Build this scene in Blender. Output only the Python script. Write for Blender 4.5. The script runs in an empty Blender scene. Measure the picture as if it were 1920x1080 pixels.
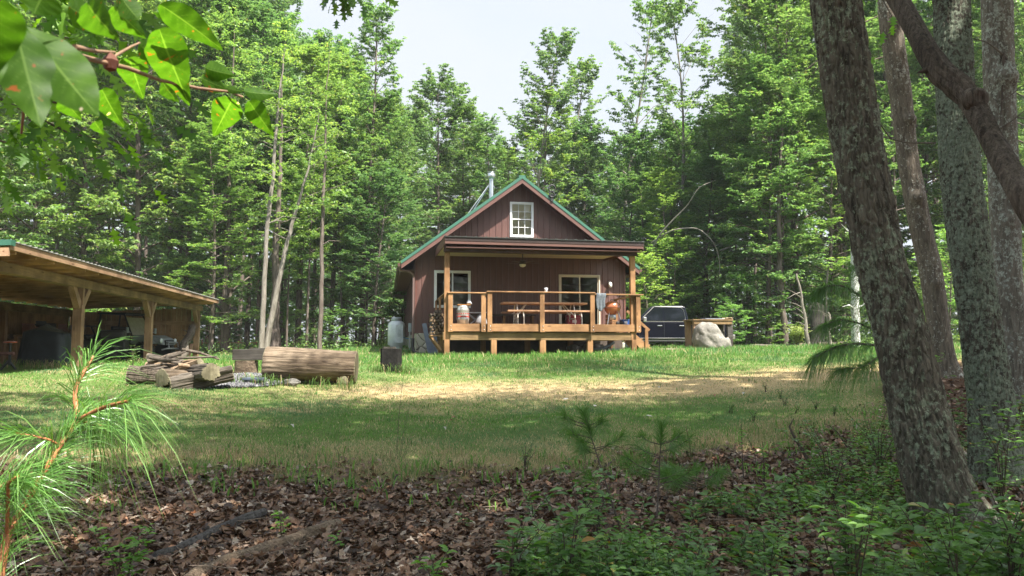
import bpy, math, random
import numpy as np
from mathutils import Vector, Matrix, noise as mnoise
R = math.radians
sc = bpy.context.scene
col = sc.collection
rng = np.random.default_rng(7)
random.seed(7)
EYE = 1.5
F = 1400.0
PITCH = math.atan(110 / F)
def P(px, py, Y):
    """world point seen at photo pixel px,py at world depth Y"""
    u = (px - 960) / F; v = (540 - py) / F
    cp, sp = math.cos(PITCH), math.sin(PITCH)
    dy = cp - v * sp; dz = sp + v * cp
    k = Y / dy
    return Vector((u * k, Y, EYE + dz * k))
# ------------------------------------------------------------------ ground height
_pts = [(0,-12,1.35),(0,2,1.33),(0,4,1.3),(0,7,1.2),(0,10,1.05),(0,14,.85),(0,17.5,.6),(0,21,.42),(0,24,.3),(0,29,.28),(0,34,.15),(0,45,0),(0,70,-.4),
 (-2.5,4,1.3),(-4,7,1.12),(-5,9,.92),(-6.3,12,.75),(-4,15,.73),(-2.9,18,.52),(-9,12,.6),(-7,18,.55),(-10.4,18,.49),(-11.4,23.8,.51),(-12.6,30,.52),(-18,30,.5),(-14,20,.5),(-25,20,.5),(-20,45,.3),
 (-8,38,.2),(-5,32,.05),(-3.8,27.3,.34),(-2.1,23.8,.31),(-7,25,.42),(3,4.5,1.3),(3.4,6,1.33),(3,9,1.1),(4,12,.9),(5,16,.58),(6,20,.33),(4,25,.16),(7,25,.14),(8,30,.1),(9.5,34,.08),(9,45,-.1),
 (15,40,-.1),(12,22,.1),(4.5,6.7,1.15),(6,9,.9),(7.4,13,.5),(10,18,.25),(14,14,.3),(6,3,1.3),(-60,60,0),(60,60,-.5),(0,120,-1),(-60,-20,1.2),(60,-20,1),(-12,2,1.1),(-40,120,-.6),(50,120,-1)]
_A = np.array(_pts, float)
def _U(r2): return np.where(r2 > 0, .5 * r2 * np.log(r2 + 1e-12), 0)
_n = len(_A)
_d2 = ((_A[:, None, :2] - _A[None, :, :2]) ** 2).sum(-1)
_K = np.zeros((_n + 3, _n + 3)); _K[:_n, :_n] = _U(_d2) + np.eye(_n) * 1.5
_K[:_n, _n] = 1; _K[:_n, _n+1:] = _A[:, :2]; _K[_n, :_n] = 1; _K[_n+1:, :_n] = _A[:, :2].T
_W = np.linalg.solve(_K, np.concatenate([_A[:, 2], np.zeros(3)]))
def GH(x, y):
    x = np.atleast_1d(np.asarray(x, float)); y = np.atleast_1d(np.asarray(y, float))
    out = np.full(x.shape, _W[_n]) + _W[_n+1] * x + _W[_n+2] * y
    for i in range(_n):
        out += _W[i] * _U((x - _A[i, 0]) ** 2 + (y - _A[i, 1]) ** 2)
    bump = .025 * np.sin(x * 1.7 + 1.3 * np.sin(y * .9)) * np.sin(y * 1.3 + x * .4) + .012 * np.sin(x * 4.1 + y * 2.3) * np.sin(y * 3.7 - x)
    return EYE - out + bump
def G(x, y): return float(GH(x, y)[0])
# ------------------------------------------------------------------ mesh helpers
def tag(o, label=None, cat=None, group=None, kind=None):
    if label: o['label'] = label
    if cat: o['category'] = cat
    if group: o['group'] = group
    if kind: o['kind'] = kind
    return o
def empty(name, loc=(0,0,0), rz=0, label=None, cat=None, group=None):
    o = bpy.data.objects.new(name, None); col.objects.link(o)
    o.location = loc; o.rotation_euler = (0, 0, rz); o.empty_display_size = .2
    return tag(o, label, cat, group)
def np_mesh(name, verts, faces, m, smooth=False, parent=None, cols=None):
    """verts (N,3), faces (M,k) ints"""
    me = bpy.data.meshes.new(name)
    verts = np.asarray(verts, np.float32); faces = np.asarray(faces, np.int32)
    me.vertices.add(len(verts)); me.vertices.foreach_set('co', verts.ravel())
    k = faces.shape[1]
    me.loops.add(faces.size); me.loops.foreach_set('vertex_index', faces.ravel())
    me.polygons.add(len(faces))
    me.polygons.foreach_set('loop_start', np.arange(0, faces.size, k, dtype=np.int32))
    me.polygons.foreach_set('loop_total', np.full(len(faces), k, dtype=np.int32))
    if smooth: me.polygons.foreach_set('use_smooth', np.ones(len(faces), bool))
    me.update(calc_edges=True)
    if cols is not None:
        a = me.color_attributes.new('Col', 'FLOAT_COLOR', 'POINT')
        a.data.foreach_set('color', np.asarray(cols, np.float32).ravel())
    if m: me.materials.append(m)
    o = bpy.data.objects.new(name, me); col.objects.link(o); o.parent = parent
    return o
class MB:
    def __init__(s): s.v = []; s.f = []; s.sm = []
    def add(s, vs, fs, smooth=False):
        b = len(s.v); s.v += [tuple(v) for v in vs]
        for f in fs: s.f.append([i + b for i in f]); s.sm.append(smooth)
        return s
    def box(s, x0, x1, y0, y1, z0, z1):
        vs = [(x,y,z) for x in (x0,x1) for y in (y0,y1) for z in (z0,z1)]
        return s.add(vs, [(0,1,3,2),(4,6,7,5),(0,4,5,1),(2,3,7,6),(0,2,6,4),(1,5,7,3)])
    def bar(s, p, q, w, h, up=(0,0,1)):
        p = Vector(p); q = Vector(q); d = (q - p).normalized(); u = Vector(up)
        if abs(d.dot(u)) > .99: u = Vector((0,1,0))
        r = d.cross(u).normalized() * (w/2); t = r.cross(d).normalized() * (h/2)
        vs = [p-r-t, p+r-t, p+r+t, p-r+t, q-r-t, q+r-t, q+r+t, q-r+t]
        return s.add(vs, [(3,2,1,0),(4,5,6,7),(0,1,5,4),(1,2,6,5),(2,3,7,6),(3,0,4,7)])
    def tube(s, pts, rad, n=10, cap=True, smooth=True, jit=0, sq=1.0):
        pts = [Vector(p) for p in pts]
        if not hasattr(rad, '__len__'): rad = [rad] * len(pts)
        rings = []; ref = None
        for i, p in enumerate(pts):
            d = (pts[min(i+1, len(pts)-1)] - pts[max(i-1, 0)]).normalized()
            if ref is None:
                ref = Vector((0,0,1)) if abs(d.z) < .9 else Vector((1,0,0))
            a = d.cross(ref)
            a = a.normalized() if a.length > 1e-6 else d.orthogonal().normalized()
            b = a.cross(d).normalized(); ref = b
            ring = []
            for k in range(n):
                t = 2*math.pi*k/n; r = rad[i] * (1 + (random.uniform(-jit, jit) if jit else 0))
                ring.append(p + a*math.cos(t)*r + b*math.sin(t)*r*sq)
            rings.append(ring)
        vs = [v for r in rings for v in r]; fs = []
        for i in range(len(pts)-1):
            for k in range(n):
                k2 = (k+1) % n
                fs.append((i*n+k, i*n+k2, (i+1)*n+k2, (i+1)*n+k))
        s.add(vs, fs, smooth)
        if cap:
            s.add(rings[0], [tuple(range(n))[::-1]]); s.add(rings[-1], [tuple(range(n))])
        return s
    def lathe(s, prof, c=(0,0,0), n=24, smooth=True, M=None):
        vs = []; fs = []
        for r, z in prof:
            for k in range(n):
                t = 2*math.pi*k/n; v = Vector((r*math.cos(t), r*math.sin(t), z))
                if M: v = M @ v
                vs.append(v + Vector(c))
        for i in range(len(prof)-1):
            for k in range(n):
                k2 = (k+1) % n
                fs.append((i*n+k, i*n+k2, (i+1)*n+k2, (i+1)*n+k))
        s.add(vs, fs, smooth)
        if prof[0][0] > 1e-4: s.add(vs[:n], [tuple(range(n))[::-1]])
        if prof[-1][0] > 1e-4: s.add(vs[-n:], [tuple(range(n))])
        return s
    def prism(s, poly, y0, y1, ax='y'):
        n = len(poly)
        def mk(a, b, c): return {'y': (a, c, b), 'x': (c, a, b), 'z': (a, b, c)}[ax]
        vs = [mk(a, b, y0) for a, b in poly] + [mk(a, b, y1) for a, b in poly]
        fs = [tuple(range(n)), tuple(range(2*n-1, n-1, -1))] + [(i, i+n, (i+1) % n + n, (i+1) % n) for i in range(n)]
        return s.add(vs, fs)
    def build(s, name, m, parent=None, bevel=0, loc=None, fix=True):
        me = bpy.data.meshes.new(name); me.from_pydata(s.v, [], s.f)
        me.polygons.foreach_set('use_smooth', s.sm)
        if fix:
            import bmesh
            bm = bmesh.new(); bm.from_mesh(me); bmesh.ops.recalc_face_normals(bm, faces=bm.faces); bm.to_mesh(me); bm.free()
        me.materials.append(m)
        o = bpy.data.objects.new(name, me); col.objects.link(o); o.parent = parent
        if loc is not None: o.location = loc
        if bevel:
            b = o.modifiers.new('bevel', 'BEVEL'); b.width = bevel; b.segments = 2; b.limit_method = 'ANGLE'; b.angle_limit = R(40)
        return o
def copy_tree(o, parent=None, loc=None, rz=None, sc_=None):
    c = o.copy(); col.objects.link(c)
    if parent: c.parent = parent
    if loc is not None: c.location = loc
    if rz is not None: c.rotation_euler = (0, 0, rz)
    if sc_ is not None: c.scale = sc_
    for ch in [q for q in o.children]: copy_tree(ch, c)
    return c
# ------------------------------------------------------------------ materials
def newmat(name):
    m = bpy.data.materials.new(name); m.use_nodes = True
    nt = m.node_tree; nt.nodes.clear()
    out = nt.nodes.new('ShaderNodeOutputMaterial'); b = nt.nodes.new('ShaderNodeBsdfPrincipled')
    nt.links.new(b.outputs[0], out.inputs[0])
    return m, nt, b, out
def N(nt, t, **kw):
    n = nt.nodes.new(t)
    for k, v in kw.items():
        if k in n.inputs: n.inputs[k].default_value = v
        else: setattr(n, k, v)
    return n
def ramp(nt, src, stops):
    r = nt.nodes.new('ShaderNodeValToRGB'); e = r.color_ramp.elements
    while len(e) < len(stops): e.new(.5)
    for i, (p, c) in enumerate(stops): e[i].position = p; e[i].color = (*c, 1) if len(c) == 3 else c
    nt.links.new(src, r.inputs[0]); return r
def coords(nt, scale=(1,1,1), kind='Object', rot=(0,0,0)):
    tc = nt.nodes.new('ShaderNodeTexCoord'); mp = nt.nodes.new('ShaderNodeMapping')
    mp.inputs['Scale'].default_value = scale; mp.inputs['Rotation'].default_value = rot
    nt.links.new(tc.outputs[kind], mp.inputs[0]); return mp.outputs[0]
def bumpn(nt, b, h, strength=.4, dist=.01):
    bn = N(nt, 'ShaderNodeBump', Strength=strength, Distance=dist)
    nt.links.new(h, bn.inputs['Height']); nt.links.new(bn.outputs[0], b.inputs['Normal'])
def mixc(nt, fac, a, b_, mode='MIX'):
    m = nt.nodes.new('ShaderNodeMix'); m.data_type = 'RGBA'; m.blend_type = mode
    if isinstance(fac, (int, float)): m.inputs[0].default_value = fac
    else: nt.links.new(fac, m.inputs[0])
    for i, v in ((6, a), (7, b_)):
        if isinstance(v, tuple): m.inputs[i].default_value = (*v, 1)
        else: nt.links.new(v, m.inputs[i])
    return m.outputs[2]
def plain(name, c, rough=.5, metal=0, var=.15, scale=8, bump=0, spec=.5):
    m, nt, b, o = newmat(name)
    co = coords(nt)
    n = N(nt, 'ShaderNodeTexNoise', Scale=scale, Detail=5.0, Roughness=.6); nt.links.new(co, n.inputs['Vector'])
    r = ramp(nt, n.outputs[0], [(.3, tuple(x*(1-var) for x in c)), (.7, tuple(min(1, x*(1+var)) for x in c))])
    nt.links.new(r.outputs[0], b.inputs['Base Color'])
    b.inputs['Roughness'].default_value = rough; b.inputs['Metallic'].default_value = metal
    b.inputs['Specular IOR Level'].default_value = spec
    if bump: bumpn(nt, b, n.outputs[0], bump, .02)
    return m
def wood(name, c1, c2, axis='x', rough=.7, stain=None, k=1.0, bump=.35):
    m, nt, b, o = newmat(name)
    s = {'x': (1.2, 22, 22), 'y': (22, 1.2, 22), 'z': (22, 22, 1.2)}[axis]
    co = coords(nt, tuple(v*k for v in s))
    n = N(nt, 'ShaderNodeTexNoise', Scale=1.6, Detail=7.0, Roughness=.65, Distortion=.6); nt.links.new(co, n.inputs['Vector'])
    r = ramp(nt, n.outputs[0], [(.32, c2), (.5, tuple((a+b_)/2 for a, b_ in zip(c1, c2))), (.66, c1)])
    c = r.outputs[0]
    n2 = N(nt, 'ShaderNodeTexNoise', Scale=1.7, Detail=4.0); nt.links.new(coords(nt), n2.inputs['Vector'])
    rr = ramp(nt, n2.outputs[0], [(.38, (1,1,1)), (.66, (.42,.39,.36))])
    c = mixc(nt, .9, c, rr.outputs[0], 'MULTIPLY')
    # knots
    vo = N(nt, 'ShaderNodeTexVoronoi', Scale=2.3); 
    s3 = {'x': (.5, 2, 2), 'y': (2, .5, 2), 'z': (2, 2, .5)}[axis]
    nt.links.new(coords(nt, s3), vo.inputs['Vector'])
    kr = ramp(nt, vo.outputs['Distance'], [(.05, (.25,.18,.12)), (.1, (1,1,1))])
    c = mixc(nt, .8, c, kr.outputs[0], 'MULTIPLY')
    gr = nt.nodes.new('ShaderNodeNewGeometry')
    rv = ramp(nt, gr.outputs['Random Per Island'], [(0, (.78,.76,.74)), (1, (1.1,1.1,1.1))])
    c = mixc(nt, 1.0, c, rv.outputs[0], 'MULTIPLY')
    nt.links.new(c, b.inputs['Base Color']); b.inputs['Roughness'].default_value = rough
    b.inputs['Specular IOR Level'].default_value = .3
    bumpn(nt, b, n.outputs[0], bump, .006 if bump < .5 else .03)
    return m
def leafmat(name, stops, rough=.42, trans=.35, tint=(1.3,1.5,.5), objvar=True, spec=.6):
    """leaf colours chosen per leaf; stops = ramp over random per island"""
    m, nt, b, out = newmat(name)
    g = nt.nodes.new('ShaderNodeNewGeometry')
    r = ramp(nt, g.outputs['Random Per Island'], stops)
    c = r.outputs[0]
    if objvar:
        oi = nt.nodes.new('ShaderNodeObjectInfo')
        r2 = ramp(nt, oi.outputs['Random'], [(0, (.72,.85,.85)), (.4, (1,1,.9)), (.7, (.85,1.05,1.0)), (1, (1.15,1.1,.85))])
        c = mixc(nt, 1.0, c, r2.outputs[0], 'MULTIPLY')
    n = N(nt, 'ShaderNodeTexNoise', Scale=.55, Detail=3.0); nt.links.new(coords(nt), n.inputs['Vector'])
    r3 = ramp(nt, n.outputs[0], [(.35, (.75,.82,.8)), (.65, (1.12,1.12,1.02))])
    c = mixc(nt, 1.0, c, r3.outputs[0], 'MULTIPLY')
    nt.links.new(c, b.inputs['Base Color'])
    b.inputs['Roughness'].default_value = rough; b.inputs['Specular IOR Level'].default_value = spec
    t = nt.nodes.new('ShaderNodeBsdfTranslucent')
    tc = mixc(nt, 1.0, c, tint, 'MULTIPLY'); nt.links.new(tc, t.inputs[0])
    mx = nt.nodes.new('ShaderNodeMixShader'); mx.inputs[0].default_value = trans
    nt.links.new(b.outputs[0], mx.inputs[1]); nt.links.new(t.outputs[0], mx.inputs[2]); nt.links.new(mx.outputs[0], out.inputs[0])
    return m
def barkmat(name, c1, c2, lichen=None, lam=.5, scale=1.0, bump=.8, patches=None):
    m, nt, b, out = newmat(name)
    co = coords(nt, (9*scale, 9*scale, 1.6*scale))
    n = N(nt, 'ShaderNodeTexNoise', Scale=1.6, Detail=8.0, Roughness=.65, Distortion=1.0); nt.links.new(co, n.inputs['Vector'])
    r = ramp(nt, n.outputs[0], [(.36, c2), (.62, c1)])
    c = r.outputs[0]; h = n.outputs[0]
    if lichen:
        n2 = N(nt, 'ShaderNodeTexNoise', Scale=16.0*scale, Detail=8.0, Roughness=.75); nt.links.new(coords(nt, (1,1,.8)), n2.inputs['Vector'])
        n3 = N(nt, 'ShaderNodeTexNoise', Scale=1.1, Detail=3.0); nt.links.new(coords(nt), n3.inputs['Vector'])
        mm = N(nt, 'ShaderNodeMath', operation='MULTIPLY_ADD'); nt.links.new(n3.outputs[0], mm.inputs[0]); mm.inputs[1].default_value = .35; nt.links.new(n2.outputs[0], mm.inputs[2])
        rr = ramp(nt, mm.outputs[0], [(lam+.175, (0,0,0)), (lam+.215, (1,1,1))])
        n4 = N(nt, 'ShaderNodeTexNoise', Scale=40.0, Detail=4.0); nt.links.new(coords(nt), n4.inputs['Vector'])
        lc = ramp(nt, n4.outputs[0], [(.3, tuple(x*.6 for x in lichen)), (.7, tuple(x*1.3 for x in lichen))])
        c = mixc(nt, rr.outputs[0], c, lc.outputs[0])
    if patches:
        v = N(nt, 'ShaderNodeTexNoise', Scale=16.0, Detail=5.0, Roughness=.7); nt.links.new(coords(nt, (1,1,1.6)), v.inputs['Vector'])
        rr = ramp(nt, v.outputs[0], [(.56, (0,0,0)), (.6, (1,1,1))])
        c = mixc(nt, rr.outputs[0], c, patches)
    nt.links.new(c, b.inputs['Base Color']); b.inputs['Roughness'].default_value = .9; b.inputs['Specular IOR Level'].default_value = .2
    bumpn(nt, b, h, bump, .03)
    return m
def metal_sheet(name, c, rough=.45, axis=None):
    m = plain(name, c, rough, 0, .07, 1.2)
    return m
M = {}
M['deckx'] = wood('deck_lumber_x', (.42,.245,.12), (.33,.175,.075), 'x')
M['decky'] = wood('deck_lumber_y', (.50,.31,.16), (.31,.18,.08), 'y')
M['deckz'] = wood('deck_lumber_z', (.42,.245,.12), (.33,.17,.07), 'z')
M['beamx'] = wood('weathered_beam', (.33,.22,.10), (.15,.10,.05), 'x')
M['browntrim'] = plain('brown_trim', (.115,.046,.035), .45, 0, .12, 3)
M['brownlight'] = plain('brown_trim_light', (.12,.06,.048), .45, 0, .1, 3)
M['darkbeam'] = wood('dark_stained_beam', (.085,.04,.028), (.05,.025,.018), 'x')
M['cream'] = plain('cream_soffit', (.52,.43,.3), .6, 0, .05, 2)
M['white'] = plain('white_vinyl', (.78,.8,.8), .35, 0, .03, 3)
M['almond'] = plain('almond_frame', (.55,.5,.4), .4, 0, .05, 3)
M['green'] = plain('green_roof_metal', (.04,.125,.085), .42, .0, .1, 2.0)
M['galv'] = plain('galvanised_steel', (.5,.52,.54), .3, .9, .15, 6)
M['black'] = plain('black_iron', (.015,.015,.016), .5, 0, .2, 8)
M['rubber'] = plain('rubber', (.018,.018,.018), .75, 0, .25, 12, .3)
M['stone'] = None
def siding():
    m, nt, b, o = newmat('maroon_metal_siding')
    n = N(nt, 'ShaderNodeTexNoise', Scale=1.3, Detail=6.0, Roughness=.7); nt.links.new(coords(nt, (3,3,.5)), n.inputs['Vector'])
    r = ramp(nt, n.outputs[0], [(.25, (0.080,0.040,0.034)), (.5, (0.109,0.054,0.045)), (.75, (0.151,0.077,0.063))])
    nt.links.new(r.outputs[0], b.inputs['Base Color']); b.inputs['Roughness'].default_value = .42
    bumpn(nt, b, n.outputs[0], .05, .01)
    return m
M['siding'] = siding()
def glass(name, tint=(.02,.025,.022)):
    m, nt, b, out = newmat(name)
    t = nt.nodes.new('ShaderNodeBsdfTransparent'); t.inputs[0].default_value = (.9,.93,.92,1)
    g = nt.nodes.new('ShaderNodeBsdfGlossy'); g.inputs['Roughness'].default_value = .015; g.inputs[0].default_value = (.9,.95,.95,1)
    fr = N(nt, 'ShaderNodeFresnel', IOR=1.5)
    mx = nt.nodes.new('ShaderNodeMixShader'); nt.links.new(fr.outputs[0], mx.inputs[0])
    nt.links.new(t.outputs[0], mx.inputs[1]); nt.links.new(g.outputs[0], mx.inputs[2]); nt.links.new(mx.outputs[0], out.inputs[0])
    return m
M['glass'] = glass('window_glass')
def rock(name, c1, c2, scale=3, bump=.8):
    m, nt, b, o = newmat(name)
    n = N(nt, 'ShaderNodeTexNoise', Scale=scale, Detail=9.0, Roughness=.68); nt.links.new(coords(nt), n.inputs['Vector'])
    r = ramp(nt, n.outputs[0], [(.3, c2), (.5, tuple((a+b_)/2 for a, b_ in zip(c1,c2))), (.7, c1)])
    v = N(nt, 'ShaderNodeTexVoronoi', Scale=scale*.8, feature='DISTANCE_TO_EDGE'); 
    nt.links.new(coords(nt, (1,1,2)), v.inputs['Vector'])
    cr = ramp(nt, v.outputs['Distance'], [(0, (.6,.57,.5)), (.03, (1,1,1))])
    c = mixc(nt, .5, r.outputs[0], cr.outputs[0], 'MULTIPLY')
    nt.links.new(c, b.inputs['Base Color']); b.inputs['Roughness'].default_value = .85
    bumpn(nt, b, n.outputs[0], bump, .05)
    return m
def stonewall():
    m, nt, b, o = newmat('stone_veneer')
    n = N(nt, 'ShaderNodeTexNoise', Scale=2.0, Detail=3.0); nt.links.new(coords(nt), n.inputs['Vector'])
    w = mixc(nt, .25, coords(nt), n.outputs[1])
    v = N(nt, 'ShaderNodeTexVoronoi', Scale=3.6, feature='DISTANCE_TO_EDGE'); nt.links.new(w, v.inputs['Vector'])
    v2 = N(nt, 'ShaderNodeTexVoronoi', Scale=3.6); nt.links.new(w, v2.inputs['Vector'])
    r = ramp(nt, v2.outputs['Color'], [(0, (.30,.29,.22)), (.5, (.42,.40,.32)), (1, (.5,.47,.38))])
    e = ramp(nt, v.outputs['Distance'], [(.0, (.12,.11,.09)), (.05, (1,1,1))])
    c = mixc(nt, 1.0, r.outputs[0], e.outputs[0], 'MULTIPLY')
    nt.links.new(c, b.inputs['Base Color']); b.inputs['Roughness'].default_value = .85
    e2 = ramp(nt, v.outputs['Distance'], [(.0, (0,0,0)), (.12, (1,1,1))])
    bumpn(nt, b, e2.outputs[0], .8, .04)
    return m
M['stone'] = stonewall()
M['boulder'] = rock('boulder_rock', (.27,.25,.215), (.11,.105,.09), 3.2)
M['rubble'] = rock('rubble_rock', (.5,.46,.4), (.25,.22,.19), 5)
M['oldlogx'] = wood('old_log_wood', (.30,.235,.165), (.055,.036,.022), 'x', .9, k=.7, bump=1.0)
M['greylog'] = wood('grey_weathered_log', (.22,.19,.155), (.055,.045,.035), 'x', .9, bump=.9)
M['cutend'] = wood('cut_log_end', (.30,.27,.17), (.17,.15,.10), 'z', .9)
M['fire'] = wood('split_firewood', (.42,.31,.2), (.2,.14,.09), 'y', .9)
M['barklog'] = barkmat('log_bark', (.16,.13,.10), (.05,.04,.03), scale=2.5)
M['barn'] = wood('barn_board', (.46,.27,.13), (.25,.14,.07), 'z')
M['shedpost'] = wood('shed_post_wood', (.46,.29,.185), (.30,.185,.115), 'z')
M['shedbeam'] = wood('shed_beam_wood', (.36,.23,.12), (.21,.13,.07), 'x')
M['shedfascia'] = wood('shed_fascia_wood', (.46,.29,.18), (.32,.2,.12), 'x')
M['shedrafter'] = wood('shed_rafter_wood', (.6,.36,.17), (.36,.2,.09), 'y')
M['slateboard'] = plain('slate_composite_board', (.10,.125,.16), .55, 0, .2, 5)
M['oldboard'] = wood('old_grey_board', (.13,.12,.105), (.045,.042,.037), 'x', .9)
# ================================================================== CABIN
HA = R(9.7)
HC = Vector((-3.62, 28.0, 0))
hx = Vector((math.cos(HA), math.sin(HA), 0)); hy = Vector((-math.sin(HA), math.cos(HA), 0))
def H(px, py, ly):
    """photo pixel -> (lx, z) on the house-local plane y=ly"""
    d = P(px, py, 1.0) - Vector((0, 0, EYE))
    O = HC + hy * ly
    # t*d.xy = O.xy + lx*hx.xy
    a, b = d.x, -hx.x; c, e = d.y, -hx.y
    det = a*e - b*c
    t = (O.x*e - b*O.y) / det; lx = (a*O.y - c*O.x) / det
    return lx, EYE + t * d.z
cab = empty('cabin', HC, HA, 'maroon metal sided cabin with green gable roof and a raised wooden front porch', 'cabin')
W = 8.18; LEN = 17.0; OH = .55
pk = H(979.3, 331, -OH); le = H(752.5, 492, -OH); re_ = H(1198.5, 500.5, -OH)
ridge_x = W/2
slope = ((pk[1]-le[1])/(pk[0]-le[0]) + (pk[1]-re_[1])/(re_[0]-pk[0]))/2
zr = pk[1]
xL = le[0]; xR = re_[0]; ridge_x = pk[0]
def roofz(x): return zr - slope*abs(x-ridge_x)     # top surface
RT = .16
FZ = G(*(HC + hx*2).xy[:]) + .0
zf0 = .95                      # below grade
zsill = H(779, 624.5, 0)[1]    # top of the stone base
# --- walls with holes
def siding_wall(mb, x0, x1, zb, ztf, holes, pitch=.235, face=-1, y=0, th=.06):
    xs = set([x0, x1])
    k = math.ceil(x0/pitch)
    ribs = []
    while k*pitch < x1:
        if k*pitch > x0+.02: ribs.append(k*pitch)
        k += 1
    xs |= set(ribs)
    for h in holes: xs |= {h[0], h[1]}
    if x0 < ridge_x < x1: xs.add(ridge_x)
    xs = sorted(xs)
    def spans(xa, xb):
        xm = (xa+xb)/2; zs = [(zb, None)]
        hs = sorted([h for h in holes if h[0]-1e-4 < xm < h[1]+1e-4], key=lambda h: h[2])
        cur = zb; out = []
        for h in hs:
            if h[2] > cur: out.append((cur, cur, h[2], h[2]))
            cur = h[3]
        out.append((cur, cur, ztf(xa), ztf(xb)))
        return out
    for xa, xb in zip(xs, xs[1:]):
        if xb-xa < 1e-4: continue
        for z0a, z0b, z1a, z1b in spans(xa, xb):
            vs = [(xa,y,z0a),(xb,y,z0b),(xb,y,z1b),(xa,y,z1a),(xa,y-face*th,z0a),(xb,y-face*th,z0b),(xb,y-face*th,z1b),(xa,y-face*th,z1a)]
            mb.add(vs, [(0,1,2,3),(7,6,5,4),(0,4,5,1),(3,2,6,7)])
    for x in ribs:
        for z0a, _, z1a, _ in spans(x-.001, x+.001):
            w = .022; d = .022*face
            vs = [(x-w,y-.001*-face,z0a),(x-w*.5,y+d,z0a),(x+w*.5,y+d,z0a),(x+w,y-.001*-face,z0a)]
            vs += [(a, b, z1a-.03) for a, b, _ in vs]
            mb.add(vs, [(0,1,5,4),(1,2,6,5),(2,3,7,6),(0,4,7,3)])
        # minor ribs
gw0 = H(956, 444.5, 0); gw1 = H(1000, 380, 0)
lw0 = H(813.5, 577, 0); lw1 = H(882.5, 508, 0)
sd0 = H(1048, 607, 0); sd1 = H(1124.5, 516, 0)
DZ = H(860, 606.8, -4.3)[1]            # deck floor height
sd0 = (sd0[0], DZ+.02)
holes = [(gw0[0]+.03, gw1[0]-.03, gw0[1]+.03, gw1[1]-.03), (lw0[0]+.03, lw1[0]-.03, lw0[1]+.03, lw1[1]-.03), (sd0[0]+.03, sd1[0]-.03, sd0[1]+.0, sd1[1]-.03)]
mb = MB(); siding_wall(mb, 0, W, zsill, lambda x: roofz(x)-RT-.005, holes)
mb.build('front_wall', M['siding'], cab, fix=False)
mb = MB()
# side walls (left, right) and back with ribs
zt = roofz(0)-RT-.01
mb.box(.0, .06, .06, LEN, zsill, zt); mb.box(W-.06, W, .06, LEN, zsill, roofz(W)-RT-.01)
k = .235
while k < LEN:
    mb.box(-.018, 0, k-.02, k+.02, zsill, zt); mb.box(W, W+.018, k-.02, k+.02, zsill, zt); k += .235
mb.build('side_wall', M['siding'], cab)
mb = MB(); mb.prism([(0.06,zsill),(W-.06,zsill),(W-.06,roofz(W)-RT-.02),(ridge_x,zr-RT-.02),(.06,zt)], LEN-.06, LEN)
mb.build('back_wall', M['siding'], cab)
mb = MB(); mb.box(.03, .12, -.04, LEN, zf0, zsill-.004); mb.box(W-.12, W-.03, -.04, LEN, zf0-.1, zsill-.004)
mb.build('stone_foundation', M['stone'], cab)
MB().box(.12, .95, -.04, .1, zf0, zsill-.004).build('stone_foundation', M['stone'], cab)
MB().box(.95, W-.12, -.03, .1, zf0, zsill-.004).build('foundation_wall', plain('underdeck_shade', (.07,.05,.04), .9, 0, .3, 4), cab)  # wall coloured dark to carry the shade under the deck
mb = MB(); mb.box(.07, W-.07, .07, LEN-.07, DZ-.15, DZ); mb.box(.07, W-.07, .07, LEN-.07, 4.3, 4.34)
mb.box(.07, W-.07, 4.5, 4.55, DZ, 4.3); mb.build('interior_floor', plain('interior_wood', (.16,.10,.06), .6), cab)
# corner trims
mb = MB(); mb.box(-.03, .05, -.035, -.001, zsill, roofz(0)-RT-.02); mb.box(-.03, -.019, -.001, .08, zsill, roofz(0)-RT-.02)
mb.build('corner_trim', M['browntrim'], cab)
MB().box(W-.05, W+.03, -.035, -.001, zsill, roofz(W)-RT-.02).build('corner_trim', M['browntrim'], cab)
# roof: two slabs
mb = MB()
for xa, xb in ((xL, ridge_x), (xR, ridge_x)):
    za, zb = roofz(xa), roofz(xb)
    mb.prism([(xa,za),(xb,zb),(xb,zb-.05),(xa,za-.05)], -OH+.03, LEN+.4)
    for i in range(int((LEN+OH)/.305)):
        y = -OH+.3+i*.305
        mb.add([(xa,y-.02,za),(xa,y,za+.02),(xa,y+.02,za),(xb,y-.02,zb),(xb,y,zb+.02),(xb,y+.02,zb)], [(0,1,4,3),(1,2,5,4)])
roof = mb.build('roof', M['green'], cab)
mb = MB()
for xa, s in ((xL, 1), (xR, -1)):
    za = roofz(xa)
    mb.prism([(xa-.01*s,za+.035),(ridge_x,zr+.05),(ridge_x,zr-.085),(xa-.01*s,za-.085)], -OH-.03, -OH+.025)
mb.box(ridge_x-.13, ridge_x+.13, -OH-.02, LEN+.4, zr-.04, zr+.045)
mb.build('rake_flashing', M['green'], roof)
mb = MB()
for xa, s in ((xL, 1), (xR, -1)):
    za = roofz(xa)
    mb.prism([(xa,za-.087),(ridge_x,zr-.087),(ridge_x,zr-.26),(xa,za-.26)], -OH-.012, -OH+.03)
mb.build('rake_board', M['brownlight'], roof)
mb = MB()
for xa in (xL, xR):
    za = roofz(xa)
    mb.prism([(xa,za-.055),(ridge_x,zr-.055),(ridge_x,zr-.14),(xa,za-.14)], -OH+.032, -.002)
zl = roofz(xL); zr2 = roofz(xR)
mb.box(xL+.02, -.05, 0.05, LEN, zl-.26, zl-.23)      # left eave soffit
mb.box(W+.05, xR-.02, 0.05, LEN, zr2-.26, zr2-.23)
mb.build('soffit', M['browntrim'], roof)
mb = MB(); mb.box(xL-.02, xL+.018, -OH+.03, LEN+.4, zl-.27, zl-.055); mb.box(xR-.018, xR+.02, -OH+.03, LEN+.4, zr2-.27, zr2-.055)
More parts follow.
